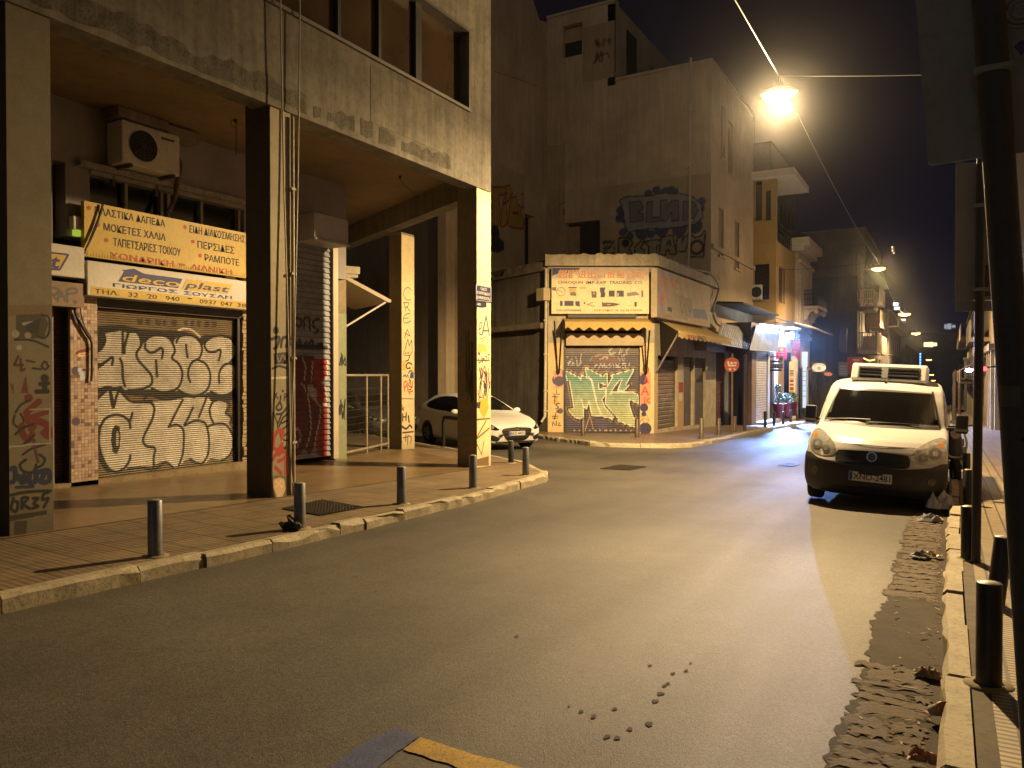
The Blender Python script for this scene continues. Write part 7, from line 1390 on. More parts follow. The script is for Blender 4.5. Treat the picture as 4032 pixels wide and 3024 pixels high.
a, b, c, d = sheet_awning('brightly lit corrugated sheet awning over the white roller shutter', (2978, 1280), (3072, 1290), (3060, 1386), (2951, 1378), -8.1, -7.6, M('pale_zinc', (0.17, 0.20, 0.27), 0.45, 0.2, var=0.2, bump=0.05, streak=0.25, dirt=0.2))
tube_a, tube_b = a.lerp(d, 0.10)+Vector((0.22, 0, 0.12)), b.lerp(c, 0.10)+Vector((0.22, 0, 0.12))
tl = thing('tube_light', 'white fluorescent tube under the canopy above the lit awning', 'tube light', tuple((tube_a+tube_b)/2))
mb = MB(); mb.tube([tube_a, tube_b], 0.045, 8); mb.build('tube', EM('white_tube', (0.75, 0.87, 1.0), 30), tl)
l = bpy.data.lights.new('tube_glow', 'POINT'); l.energy = 16; l.color = (0.42, 0.64, 1.0); l.shadow_soft_size = 0.3
o = bpy.data.objects.new('tube_glow', l); COL.objects.link(o); o.parent = tl; o.location = (0.25, 0, -0.15)
# canopies
P1 = PX(-9.35); P2 = PX(-8.2); q = [P1.pt(*P1.uv(2812, 1205)), P2.pt(*P2.uv(2900, 1206)), P2.pt(*P2.uv(3078, 1245)), P1.pt(*P1.uv(2985, 1240))]
zc_ = 4.75; mb = MB(); mb.prism([(-9.38, 34.7, zc_), (-8.0, 34.7, zc_-0.1), (-8.0, 43.1, zc_-0.1), (-9.38, 43.1, zc_)], (0, 0, 0.08)); mb.build('canopy_slab', M('dark_canopy', (0.045, 0.042, 0.04), 0.8, var=0.2), tall)
P2 = PX(-7.15); zf = P2.uv(3158, 1295)[1]; mb = MB(); mb.prism([(-9.3, 42.6, zf), (-7.15, 42.9, zf), (-7.15, P2.uv(3158, 1295)[0], zf), (-8.19, P2.uv(3158, 1295)[0]+0.4, zf), (-8.19, 43.19, zf), (-9.3, 43.19, zf)], (0, 0, 0.22))
tag(mb.build('canopy', M('orange_canopy', (0.36, 0.22, 0.12), 0.7, var=0.15)), 'flat canopy with an orange edge above the floodlight of the ochre house', 'canopy')
# floodlight
P_ = PX(-7.9); fp = P_.pt(*P_.uv(3109, 1323)); fl = thing('floodlight', 'blinding white floodlight fixed below the orange edged canopy', 'floodlight', tuple(fp))
ax = Vector((0.30, -1, -0.28)).normalized(); sx_ = ax.cross(Vector((0, 0, 1))).normalized(); sy_ = sx_.cross(ax)
def fq(x, y, z): return sx_*x+sy_*y+ax*z
mb = MB(); mb.add([fq(x, y, z) for z in (-.12, 0) for x, y in ((-.2, -.16), (.2, -.16), (.2, .16), (-.2, .16))], [(0, 1, 2, 3), (0, 4, 5, 1), (1, 5, 6, 2), (2, 6, 7, 3), (3, 7, 4, 0)]); mb.build('housing', m_black, fl, world=False)
mb = MB(); mb.add([fq(x, y, 0.0) for x, y in ((-.2, -.16), (.2, -.16), (.2, .16), (-.2, .16))], [(0, 1, 2, 3), ]); mb.add([fq(x, y, 0.004) for x, y in ((-.2, -.16), (.2, -.16), (.2, .16), (-.2, .16))], [(3, 2, 1, 0)]); mb.build('lamp_glass', EM('flood_glass', (0.85, 0.92, 1.0), 260), fl, world=False)
mb = MB(); mb.tube([(0, 0, 0.1), (0, 0.15, zf-fp.z)], 0.02, 6); mb.build('bracket', m_black, fl, world=False)
l = bpy.data.lights.new('flood_beam', 'SPOT'); l.energy = 46000; l.color = (0.20, 0.40, 1.0); l.spot_size = R(93); l.spot_blend = 0.6; l.shadow_soft_size = 0.12
o = bpy.data.objects.new('flood_beam', l); COL.objects.link(o); o.parent = fl; o.location = ax*0.06; o.rotation_euler = Vector((0.80, -1.0, -1.0)).to_track_quat('-Z', 'Y').to_euler()
P_ = PX(-7.3); sp2 = P_.pt(*P_.uv(3274, 1346)); l = bpy.data.lights.new('flood_spill', 'POINT'); l.energy = 260; l.color = (0.50, 0.68, 1.0); l.shadow_soft_size = 0.15; o = bpy.data.objects.new('flood_spill', l); COL.objects.link(o); o.parent = fl; o.location = (0.12, -0.25, -0.12); fl2 = thing('lamp', 'small bare white lamp on a wire beyond the pilastered house', 'lamp', tuple(sp2))
mb = MB(); mb.blob((0, 0, 0), .10, .10, .11, 12); mb.build('bulb', EM('bare_bulb', (0.85, 0.92, 1.0), 60), fl2, world=False); mb = MB(); mb.cyl((0, 0, .1), (0, 0, .22), .05, n=10); mb.build('socket', m_black, fl2, world=False)
l = bpy.data.lights.new('bulb_light', 'POINT'); l.energy = 160; l.color = (0.7, 0.82, 1.0); l.shadow_soft_size = .1; o = bpy.data.objects.new('bulb_light', l); COL.objects.link(o); o.parent = fl2; o.location = (0.15, -0.15, -0.1)
# banners and blade signs of the lit house
def emis_panel(name, label, cat, P, pts, mat, extra=(), th=0.05):
    uv = P.uvs(pts); c = P.pt(*uv[0]); t = thing(name, label, cat, tuple(c)); mb = MB(); mb.poly(P, uv, -th, 0); mb.build('face', mat, t)
    for nm, pp, mt in extra: 
        mb = MB(); mb.poly(P, P.uvs(pp), 0.002, 0.012); mb.build(nm, mt, t)
    return t
PB = PY(42.4)
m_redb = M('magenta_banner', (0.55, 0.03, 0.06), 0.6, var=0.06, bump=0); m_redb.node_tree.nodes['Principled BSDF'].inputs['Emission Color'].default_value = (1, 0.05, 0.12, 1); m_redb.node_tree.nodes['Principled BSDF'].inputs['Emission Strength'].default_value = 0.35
emis_panel('banner', 'magenta red swallowtail banner with a green bowl on the lit house', 'banner', PB, t30(205, 430, 362, 432, 360, 620, 285, 575, 205, 620), m_redb, [('bowl', t30(252, 448, 312, 448, 305, 478, 290, 492, 275, 492, 258, 478), M('green_bowl', (0.45, 0.75, 0.05), 0.5, bump=0)), ('stripe', t30(235, 500, 325, 500, 325, 508, 235, 508), m_white), ('stripe', t30(240, 540, 325, 540, 325, 547, 240, 547), m_white)])
emis_panel('banner', 'dim wine red banner right of the magenta one', 'banner', PB.off(-0.2), t30(430, 330, 555, 330, 555, 540, 545, 640, 480, 560, 430, 560), M('wine_banner', (0.20, 0.02, 0.03), 0.6, var=0.1, bump=0), [('bowl', t30(462, 488, 512, 488, 505, 515, 488, 525, 470, 515), M('wine_bowl', (0.35, 0.2, 0.15), 0.6, bump=0))])
m_yl = EM('yellow_light_box', (1.0, 0.62, 0.12), 1.1); m_rl = EM('red_light_letters', (0.75, 0.05, 0.02), 0.5)
emis_panel('blade_sign', 'lit yellow blade sign with a column of red boxes above the potted plants', 'blade sign', PB.off(-0.1), t30(395, 645, 425, 640, 490, 600, 470, 660, 470, 1085, 395, 1085), m_yl, [('red_box', t30(405, a, 462, a, 462, a+b, 405, a+b), m_rl) for a, b in ((765, 25), (800, 30), (840, 14), (875, 10), (900, 40), (960, 30), (1010, 50), (1070, 10))], 0.12)
PN = PY(48.5); m_wl = EM('white_light_box', (0.72, 0.85, 1.0), 0.9)
emis_panel('blade_sign', 'tall white lit column sign with dark grid lines beside the oval sign', 'blade sign', PN, t30(578, 500, 658, 500, 655, 710, 640, 720, 640, 1310, 590, 1310, 590, 720, 578, 700), m_wl, [('grid_bar', t30(592, y, 638, y, 638, y+6, 592, y+6), m_black) for y in (780, 850, 915, 990, 1065, 1140)]+[('grid_bar', t30(560, 740, 580, 740, 580, 1330, 560, 1330), m_black), ('grid_bar', t30(655, 760, 672, 760, 672, 1330, 655, 1330), m_grey)], 0.2)
# hanging iron sign on a bracket
P_ = PY(41.2); t = thing('hanging_sign', 'black hanging sign of three boards on a bracket left of the red banner', 'hanging sign', tuple(P_.pt(*P_.uv(3050, 1405))))
mb = MB(); a, b = P_.uv(2966, 1404), P_.uv(3081, 1405); mb.tube([P_.pt(*a), P_.pt(*b)], 0.03, 6); mb.poly(P_, P_.uvs(t30(240, 620, 270, 575, 300, 600, 300, 620)), -0.03, 0.03); mb.build('bracket', m_black, t)
mb = MB()
for q in ((98, 625, 290, 625, 290, 655, 98, 655), (90, 672, 300, 672, 300, 740, 90, 740), (92, 750, 285, 750, 285, 780, 92, 780)): mb.poly(P_, P_.uvs(t30(*q)), -0.05, 0.0)
mb.build('board', m_black, t); mb = MB(); letpx(mb, 'FOTSI', P_, t30(105, 725)[0], t30(285, 725)[0], t30(105, 682)[0], off=0.006, bold=0.02); mb.build('lettering', M('dim_gold', (0.25, 0.20, 0.14), 0.5, bump=0), t)
# round no entry sign covered with stickers, on its pole
g = gnd(2881, 1703, 0.12); P_ = PY(g.y); c = P_.pt(*P_.uv(2881, 1436)); t = thing('traffic_sign', 'round red traffic sign covered with stickers on a thin brown pole', 'traffic sign', tuple(g))
mb = MB(); mb.cyl((g.x, g.y+0.05, g.z-0.1), (c.x, c.y+0.05, c.z+0.42), 0.04, n=10); mb.build('pole', M('rusty_pole', (0.16, 0.10, 0.06), 0.6, 0.3, var=0.3), t)
mb = MB(); mb.cyl(c+Vector((0, 0.02, 0)), c+Vector((0, 0, 0)), 0.275, n=32); d_ = mb.build('disc', M('red_disc', (0.42, 0.075, 0.03), 0.5, var=0.15, dirt=0.2), t)
mb = MB()
for q in ((338, 880, 352, 872, 360, 905, 345, 910), (366, 882, 388, 882, 388, 900, 366, 900), (395, 880, 418, 884, 415, 900, 395, 895), (345, 905, 412, 905, 412, 918, 345, 918), (355, 935, 372, 930, 368, 952, 352, 948), (388, 932, 410, 940, 400, 952)): mb.poly(P_, P_.uvs(t7c(*q)), 0.002, 0.006)
mb.build('sticker', m_white, d_)
g = gnd(2932, 1695, 0.12); mb = MB(); P_ = PY(g.y); mb.cyl((g.x, g.y, g.z-0.1), (g.x, g.y, P_.uv(2932, 1395)[1]), 0.06, n=10); tag(mb.build('pole', M('dark_brown_pole', (0.06, 0.04, 0.03), 0.6)), 'dark slim pole between the round red sign and the white shutter', 'pole')
# bollards of the far pavement
GF = 'dark bollards along the kerb of the corner shop and beyond'
fb = [((2295, 1716), .56, 'bollard in front of the green lettered shutter, left one of two'), ((2508, 1724), .60, 'bollard at the right edge of the green lettered shutter'), ((2762, 1729), .66, 'bollard at the kerb corner before the narrow mesh grey shutter'), ((2830, 1713), .58, 'bollard left of the round red traffic sign pole'), ((2892, 1702), .60, 'bollard touching the right side of the round red traffic sign pole'),
      ((3013, 1682), .70, 'bollard before the long pale step'), ((3048, 1676), .64, 'bollard in front of the left red plant pot'), ((3084, 1669), .62, 'bollard in front of the middle red plant pot'), ((3113, 1661), .64, 'bollard before the right red plant pot'), ((3139, 1655), .62, 'bollard just right of the red plant pots'), ((3160, 1651), .60, 'bollard at the foot of the white column sign'), ((3183, 1648), .62, 'last dark bollard before the mirror of the van')]
for (px, py), h, lb in fb:
    g = gnd(px, py, 0.12); bollard(g.x, g.y, h, lb, GF, m_bolk if px > 3000 else M('brown_bollard', (0.10, 0.075, 0.055), 0.5, 0.2, var=0.3, dirt=0.2), 0.07)
# potted plants
m_pot = M('red_pot', (0.24, 0.025, 0.02), 0.45, var=0.15); m_leaf = [M('leaf_a', (0.045, 0.085, 0.03), 0.6, var=0.4, sc=20, bump=0), M('leaf_b', (0.09, 0.13, 0.06), 0.6, var=0.4, sc=20, bump=0)]
P_ = PX(-7.85)
for k, ((xa, xb, yb, yt), hb, lb) in enumerate((((3047, 3081, 1645, 1590), (3075, 1512), 'left red pot with the tallest leafy plant by the lit house'), ((3082, 3103, 1641, 1587), (3092, 1545), 'middle red pot with a low bushy plant'), ((3104, 3129, 1638, 1582), (3118, 1542), 'right red pot with a wide drooping plant under the yellow blade sign'))):
    c = P_.pt(*P_.uv((xa+xb)/2, yb)); zt_ = P_.uv(xb, yt)[1]; w = 0.30 if k == 0 else 0.26
    t = thing('potted_plant', lb, 'potted plant', (c.x, c.y+k*0.15, c.z), group='red plant pots by the lit house')
    mb = MB(); H = zt_-c.z; mb.lathe((0, 0, 0), [(0.001, 0), (w*.72, 0), (w, H), (w+.03, H), (w+.03, H+.05), (w-.03, H+.05), (w-.05, H-.06), (0.001, H-.06)], 4 if 0 else 18); mb.build('pot', m_pot, t, world=False)
    ph = P_.uv(*hb)[1]-zt_; r_ = random.Random(k+30)
    mb = MB()
    for i in range(7): mb.tube([(0, 0, H-.05), (r_.uniform(-.15, .15), r_.uniform(-.15, .15), H+ph*.5), (r_.uniform(-.25, .25), r_.uniform(-.25, .25), H+ph*r_.uniform(.6, .95))], 0.012, 5, sub=2)
    mb.build('stem', M('stem_brown', (0.07, 0.05, 0.03), 0.8), t, world=False)
    mb = MB()
    for i in range(420 if k == 0 else 380):
        f = r_.random(); rad = (0.42*(1-f*0.75) if k == 0 else 0.46*math.sqrt(max(0.02, 1-f*f)))*math.sqrt(r_.random())*r_.uniform(.8, 1.15); a = r_.uniform(0, 6.28)
        p = Vector((rad*math.cos(a), rad*math.sin(a), H+.02+ph*f*(1.0 if k == 0 else 0.9)-(0.15*rad if k else 0))); n = Vector((r_.gauss(0, 1), r_.gauss(0, 1), r_.gauss(.6, 1))).normalized(); x = n.orthogonal().normalized(); y = n.cross(x); s_ = r_.uniform(.035, .075)
        mb.add([p-x*s_, p+y*s_*.45, p+x*s_, p-y*s_*.45], [(0, 1, 2, 3)], r_.randint(0, 1))
    mb.build('foliage', m_leaf, t, world=False)
# signs further on, beyond the pilastered house
def flat_sign(name, label, cat, P, pts, mat, th=0.06): 
    uv = P.uvs(pts); t = thing(name, label, cat, tuple(P.pt(*uv[0]))); mb = MB(); mb.poly(P, uv, -th, 0); mb.build('board', mat, t); return t
P_ = PY(50.0)
t = flat_sign('hanging_sign', 'dark board with a white oval hanging over the pavement', 'hanging sign', P_, t7c(1032, 888, 1143, 888, 1143, 965, 1032, 965), m_dgr)
mb = MB(); uv = P_.uv(*t7c(1088, 928)[0]); mb.add([P_.pt(uv[0]+0.40*math.cos(a), uv[1]+0.26*math.sin(a), 0.006) for a in np.linspace(0, 6.28, 28, endpoint=False)], [tuple(range(28))]); mb.build('oval', M('lit_oval', (0.62, 0.58, 0.48), 0.5, bump=0), t)
mb = MB(); mb.add([P_.pt(uv[0]+0.11*math.cos(a), uv[1]-0.03+0.11*math.sin(a), 0.009) for a in np.linspace(0, 6.28, 16, endpoint=False)], [tuple(range(16))]); mb.build('emblem', m_grey, t)
mb = MB(); V_, F_ = text_mesh('APARIAN', 0.02); x0, x1 = min(p[0] for p in V_), max(p[0] for p in V_)
q = []
for a, b in V_: th = math.pi*(0.85-0.7*(a-x0)/(x1-x0)); rr = 0.72+0.2*b/0.73; q.append(P_.pt(uv[0]+0.40*rr*math.cos(th), uv[1]+0.26*rr*math.sin(th)-0.01, 0.009))
mb.add(q, F_); mb.build('lettering', m_txtk, t)
mb = MB(); a = P_.uv(*t7c(960, 940)[0]); b = P_.uv(*t7c(1035, 940)[0]); mb.tube([P_.pt(a[0], a[1], -0.03), P_.pt(b[0], b[1], -0.03)], 0.025, 6); mb.build('bracket', m_grey, t)
t = flat_sign('hanging_sign', 'small dim red oval sign below the white oval', 'hanging sign', P_.off(-0.6), [(3261+16*math.cos(a), 1473+7.5*math.sin(a)) for a in np.linspace(0, -6.28, 20, endpoint=False)], M('dim_red', (0.40, 0.12, 0.08), 0.6, bump=0))
P2 = PY(56.5); t = flat_sign('menu_board', 'grey menu board with rows of faint lettering left of the red sign', 'sign board', P2, t7c(1248, 880, 1322, 882, 1320, 1002, 1246, 995), M('grey_board', (0.17, 0.17, 0.16), 0.6, bump=0))
mb = MB()
for y in (915, 935, 955, 975): mb.poly(P2, P2.uvs(t7c(1256, y, 1314, y+1, 1314, y+8, 1256, y+7)), 0.002, 0.01)
mb.poly(P2, P2.uvs(t7c(1255, 890, 1310, 890, 1310, 904, 1255, 904)), 0.002, 0.012, 1); mb.build('lettering_rows', [M('faint_rows', (0.36, 0.36, 0.34), 0.6, bump=0), M('dim_red2', (0.30, 0.10, 0.09), 0.6, bump=0)], t)
t = flat_sign('shop_sign', 'big red shop sign with a golden emblem under the white balconies', 'shop sign', PY(57.4), t7c(1318, 842, 1446, 842, 1446, 982, 1318, 982), M('bright_red_sign', (0.40, 0.045, 0.02), 0.5, var=0.1, bump=0))
mb = MB(); Q = PY(57.4); mb.poly(Q, Q.uvs(t7c(1360, 860, 1420, 858, 1415, 872, 1365, 874)), .002, .02); mb.poly(Q, Q.uvs(t7c(1380, 885, 1400, 880, 1410, 905, 1395, 915)), .002, .02); mb.build('emblem', M('gold_emblem', (0.6, 0.38, 0.1), 0.5, bump=0), t)
t = flat_sign('blade_sign', 'tall black blade sign in front of the tan balcony house', 'blade sign', PY(55.0), t7c(1250, 606, 1316, 606, 1312, 800, 1250, 798), M('black_sign', (0.015, 0.016, 0.02), 0.5, var=0.1, bump=0), 0.25)
Q = PY(57.0); mb = MB(); a = Q.pt(*Q.uv(*t7c(1452, 850)[0])); b = Q.pt(*Q.uv(*t7c(1545, 862)[0])); mb.tube([a, a.lerp(b, .5)+Vector((0, 0, -.12)), b], 0.05, 6, sub=4); t = tag(mb.build('string_light', EM('warm_string', (1, .62, .15), 3)), 'string of warm yellow lights right of the big red sign', 'string light')
mb = MB(); P_ = PX(-6.6); q = [P_.pt(*P_.uv(*p)) for p in t7c(885, 562, 960, 580, 1050, 605, 1130, 640, 1212, 672)]; mb.tube(q, 0.05, 6, sub=3)
mb.I = [1]*len(mb.F); mb.prism([q[0], q[-1], Vector((-7.95, q[-1].y, q[-1].z+0.5)), Vector((-7.95, q[0].y, q[0].z+0.4))], (0, 0, 0.02)); tag(mb.build('awning', [M('dark_canvas', (0.035, 0.033, 0.032), 0.9, var=0.15), M('pale_hem', (0.35, 0.33, 0.30), 0.8)]), 'long dark canvas awning with a pale sagging edge below the iron balcony', 'awning')
# dark folding doors and covered stand below the oval sign
Q = PX(-7.9); u0, u1 = Q.uv(3190, 1500)[0], Q.uv(3275, 1500)[0]; mb = MB(); 
mb.slab(Q, 49.2, min(u1, 57.5), -2.5, 1.9, 0.0, 0.04); s_ = mb.build('folding_door', M('brown_doors', (0.13, 0.11, 0.09), 0.7, var=0.3, dirt=0.3), neo)
mb = MB()
for k in range(7): u = 49.2+k*1.1; mb.slab(Q, u, u+0.08, -2.5, 1.9, 0.04, 0.09)
mb.slab(Q, 49.2, 56, 0.5, 0.58, 0.04, 0.08); mb.build('door_frame', m_black, s_)
# ================================================================ right side of the street
m_rt = M('right_plaster', (0.36, 0.27, 0.15), 0.85, var=0.25, sc=0.9, bump=0.25, streak=0.2, dirt=0.2)
rb = thing('old_house', 'yellow plastered house with pilasters along the right pavement, beyond the thin pole', 'house', (4, 45, -1))
RP = Plane((1.75, 0, 0), (0, -1, 0))
mb = MB(); mb.box((1.75, 40.5, -3), (9, 60, 7.5)); mb.build('wall', m_rt, rb)
mb = MB()
for y in (41.0, 43.2, 45.4, 48.0, 51, 54, 57): mb.slab(RP, -y-0.5, -y, -3, 2.6, 0, 0.15)
mb.slab(RP, -60, -40.5, 2.6, 2.9, 0, 0.25); mb.builds('pilaster', m_rt, rb)
for y in (42.0, 44.4, 46.8, 49.6):
    mb = MB(); mb.slab(RP, -y-0.7, -y, -2.6, 1.6, 0.0, 0.03); mb.build('door', M('dark_door', (0.05, 0.035, 0.025), 0.6), rb)
mb = MB(); mb.slab(RP, -55, -46, 3.2, 3.4, 0, 0.9); mb.slab(RP, -55, -46, 3.4, 4.3, 0.82, 0.9); mb.build('balcony', M('dark_balcony', (0.22, 0.18, 0.12), 0.8), rb)
mb = MB(); mb.prism([(1.7, 47, 2.5), (0.3, 47, 1.6), (0.3, 54, 1.6), (1.7, 54, 2.5)], (0, 0, 0.04)); mb.build('awning_cloth', M('brown_awning', (0.20, 0.13, 0.09), 0.8), rb)
rb2 = thing('dark_building', 'tall unlit building right beside the camera along the right pavement', 'building', (5, 15, 0))
mb = MB(); mb.box((1.95, -14, -2), (9, 40.4, 11)); mb.build('wall', m_dk2, rb2)
for y in (-6, -1, 4, 9, 14, 19, 24, 29, 34):
    P_ = Plane((1.95, 0, 0), (0, -1, 0)); mb = MB(); mb.slab(P_, -y-2.6, -y, gz(y)-0.2, 2.5, 0.0, 0.04); mb.build('shop_shutter', m_steel, rb2)
    mb = MB(); mb.slab(P_, -y-2.0, -y-0.7, 4.2, 6.4, 0.0, 0.05); mb.build('window', MATS['dark_shutters'], rb2)
mb = MB(); mb.slab(Plane((1.95, 0, 0), (0, -1, 0)), -40.3, 14, 3.4, 3.6, 0, 0.25); mb.build('cornice', m_dk2, rb2)
blockh('dark_building', 'dark building with balconies beyond the yellow house on the right', 1.5, 9, 60.2, 90, 6.5, m_tan, 12, 2, 5, 'W')
blockh('dark_building', 'farthest dark building on the right side of the street', 1.3, 9, 90.5, 200, 3.0, m_dk1, 13, 2, 10, 'W')
for (px, py), lb in (((3842, 1456), 'left red traffic signal by the thin pole on the right'), ((3877, 1452), 'right red signal light by the thin pole')):
    P_ = PY(33.0); c = P_.pt(*P_.uv(px, py)); t = thing('signal_light', lb, 'signal light', tuple(c)); mb = MB(); mb.cyl((0, 0.12, 0), (0, 0, 0), 0.085, n=14); mb.build('housing', m_black, t, world=False); mb = MB(); mb.blob((0, -0.02, 0), .08, .05, .08, 12); mb.build('lens', EM('red_lens', (1, .05, .06), 7), t, world=False)
    mb = MB(); mb.tube([(0, .1, 0), (0.3, .1, 0.1), (1.9-c.x-0.02, .1, .1)], .02, 5); mb.build('arm', m_black, t, world=False)
P_ = PY(46); c = P_.pt(*P_.uv(3815, 1458)); t = thing('lamp', 'small white lamp among the awnings of the right side houses', 'lamp', tuple(c)); mb = MB(); mb.blob((0, 0, 0), .16, .1, .09, 12); mb.build('bulb', MATS['bare_bulb'], t, world=False); mb = MB(); mb.tube([(0, 0, .05), (0.2, 0, .15), (1.7-c.x, 0, .15)], .02, 5); mb.build('arm', m_black, t, world=False)
# poles of the awnings on the right pavement
for k, (xb, yb, yt, lb) in enumerate(((3757, 1668, 1465, 'post carrying the brown awning on the right pavement, left one'), (3778, 1640, 1470, 'second post under the brown awning on the right pavement'))):
    g = gnd(xb, yb, .12); P_ = PY(g.y); mb = MB(); mb.tube([(g.x, g.y, g.z-.1), (g.x, g.y, P_.uv(xb, yt)[1])], 0.10 if k == 0 else 0.12, 8); mb.lathe((g.x, g.y, g.z), [(0.22, 0), (0.2, .15), (.11, .2)], 10); tag(mb.build('awning_post', M('post_brown', (0.10, 0.07, 0.045), 0.7, var=0.3)), lb, 'post')
g = gnd(3832, 1625, .12); mb = MB(); mb.blob((g.x+0.2, g.y, g.z+.35), .45, .3, .42, 16, jit=.12); tag(mb.build('rubbish_bag', M('black_bag', (0.015, 0.015, 0.017), 0.4, bump=.5, bsc=14)), 'bulging black rubbish bag on the far right pavement', 'rubbish bag')
# thin pole with stacked sign plates seen from the back
m_alu = M('sign_back', (0.30, 0.30, 0.27), 0.6, 0.1, var=0.12, bump=0.03, dirt=0.1)
g = gnd(3842, 2213, .12); tp = thing('sign_pole', 'thin dark pole with stacked sign plates seen from behind, on the right pavement', 'sign pole', tuple(g))
P_ = PY(g.y); top = P_.pt(*P_.uv(3866, 640)); top.z = 3.6
mb = MB(); mb.cyl(g-Vector((0, 0, .1)), top, 0.036, n=14); mb.build('pole', M('dark_pole', (0.05, 0.05, 0.052), 0.4, 0.5, var=0.2), tp)
Q = P_.off(-0.05)
mb = MB(); mb.poly(Q, Q.uvs([(3762, 640), (3912, 640), (3910, 1180), (3760, 1182)]), -0.012, 0); mb.poly(Q, Q.uvs([(3760, 1186), (3910, 1184), (3910, 1224), (3760, 1227)]), -0.012, 0); sp1 = mb.build('plate', m_alu, tp)
mb = MB(); mb.poly(Q, Q.uvs([(3778, 1193), (3830, 1191), (3830, 1220), (3778, 1222)]), 0.001, 0.003); mb.build('sticker', M('faded_sticker', (0.26, 0.27, 0.28), 0.6, bump=0), sp1)
mb = MB(); mb.poly(Q, Q.uvs([(3872, 1042), (3907, 1042), (3907, 1165), (3872, 1165)]), 0.001, 0.003); mb.build('sticker', M('reddish_sticker', (0.16, 0.07, 0.05), 0.6, bump=0), sp1)
mb = MB()
for z in (2.2, 2.9): mb.slab(P_, top.x-0.06, top.x+0.06, z, z+0.03, -0.05, 0.045)
mb.builds('clamp', m_grey, tp)
# near leaning pole with a large plate
np_ = thing('sign_pole', 'thick dark leaning pole with a large sign plate seen from behind, close to the camera', 'sign pole', (0.225, 2.6, 0.05))
dirp = (Vector((0.112, 2.6, 2.21))-Vector((0.222, 2.6, 0.44))).normalized(); base = Vector((0.222, 2.6, 0.44))-dirp*0.42
mb = MB(); mb.cyl(base, base+dirp*3.6, 0.041, n=24); mb.build('pole', M('near_pole_paint', (0.060, 0.066, 0.078), 0.6, 0.1, var=0.25, sc=6, bump=0.08, dirt=0.15), np_)
Q = PY(2.70); pl_pts = [(3592, -160), (3605, 0), (3655, 640), (3660, 649), (3668, 650), (3855, 622), (4100, 592), (4300, 568), (4300, -160)]
mb = MB(); mb.poly(Q, Q.uvs(pl_pts), -0.006, 0); np1 = mb.build('plate', M('big_sign_back', (0.33, 0.33, 0.32), 0.6, 0.1, var=0.12, sc=3, bump=0.03, dirt=0.12), np_)
mb = MB(); c = Q.uv(4020, 45); 
for rr in (0.045, 0.033, 0.018): mb.tube([Q.pt(c[0]+rr*1.1*math.cos(a), c[1]+rr*math.sin(a), 0.003) for a in np.linspace(0, 6.28, 25)], 0.004, 5)
mb.build('sticker', M('spiral_sticker', (0.40, 0.40, 0.38), 0.6, bump=0), np1)
mb = MB(); mb.poly(Q, Q.uvs([(3982, 165), (4060, 140), (4075, 215), (3997, 236)]), 0.001, 0.003); st1 = mb.build('sticker', M('pale_sticker', (0.40, 0.40, 0.44), 0.6, bump=0), np1)
mb = MB(); mb.poly(Q, Q.uvs([(3992, 185), (4020, 160), (4062, 165), (4050, 190), (4030, 180), (4035, 205), (4020, 225), (4010, 205)]), 0.003, 0.005); mb.build('print', M('purple_print', (0.08, 0.06, 0.16), 0.6, bump=0), st1)
mb = MB()
for f in (2.35, 3.0): c_ = base+dirp*f; mb.box((c_.x-0.05, c_.y-0.043, c_.z-0.008), (c_.x+0.05, 2.695, c_.z+0.008))
mb.builds('clamp', m_alu, np_)
mb = MB(); c_ = base+dirp*1.42
mb.grid(lambda u, v: c_+dirp*(v-.5)*0.06+Vector((0.0418*math.sin(-1.2+u*1.5), -0.0418*math.cos(-1.2+u*1.5), 0)), 8, 2); mb.build('sticker', M('pole_sticker', (0.10, 0.10, 0.105), 0.5, bump=0), np_)
mb = MB(); c_ = base+dirp*1.30; mb.cyl(c_+Vector((0.012, -0.039, 0)), c_+Vector((0.013, -0.0425, 0)), 0.006, n=12); mb.build('bolt_hole', m_dark, np_)
# bollards on the right kerb
GRt = 'black bollards along the right kerb'
for (px, py, h, tl_, lb) in ((3893, 2695, .50, (0, 0), 'nearest black bollard on the right, in front of the tilted one'), (3918, 2380, .47, (0.02, 0.10), 'tilted black bollard leaning to the right behind the nearest one'), (3812, 2200, .46, (0, 0), 'black bollard in front of the foot of the thin sign pole'), (3812, 1985, .46, (0, 0), 'black bollard beside the bumper of the van'), (3806, 1890, .46, (0, 0), 'grey-lit bollard beside the front wheel of the van'), (3790, 1850, .46, (0, 0), 'pale-lit bollard beside the middle of the van'), (3786, 1805, .46, (0, 0), 'farthest bollard visible beside the van mirror')):
    g = gnd(px, py, .12); t = bollard(g.x, g.y, h, lb, GRt, m_bolk, .056); t.rotation_euler = (tl_[0], tl_[1], 0)
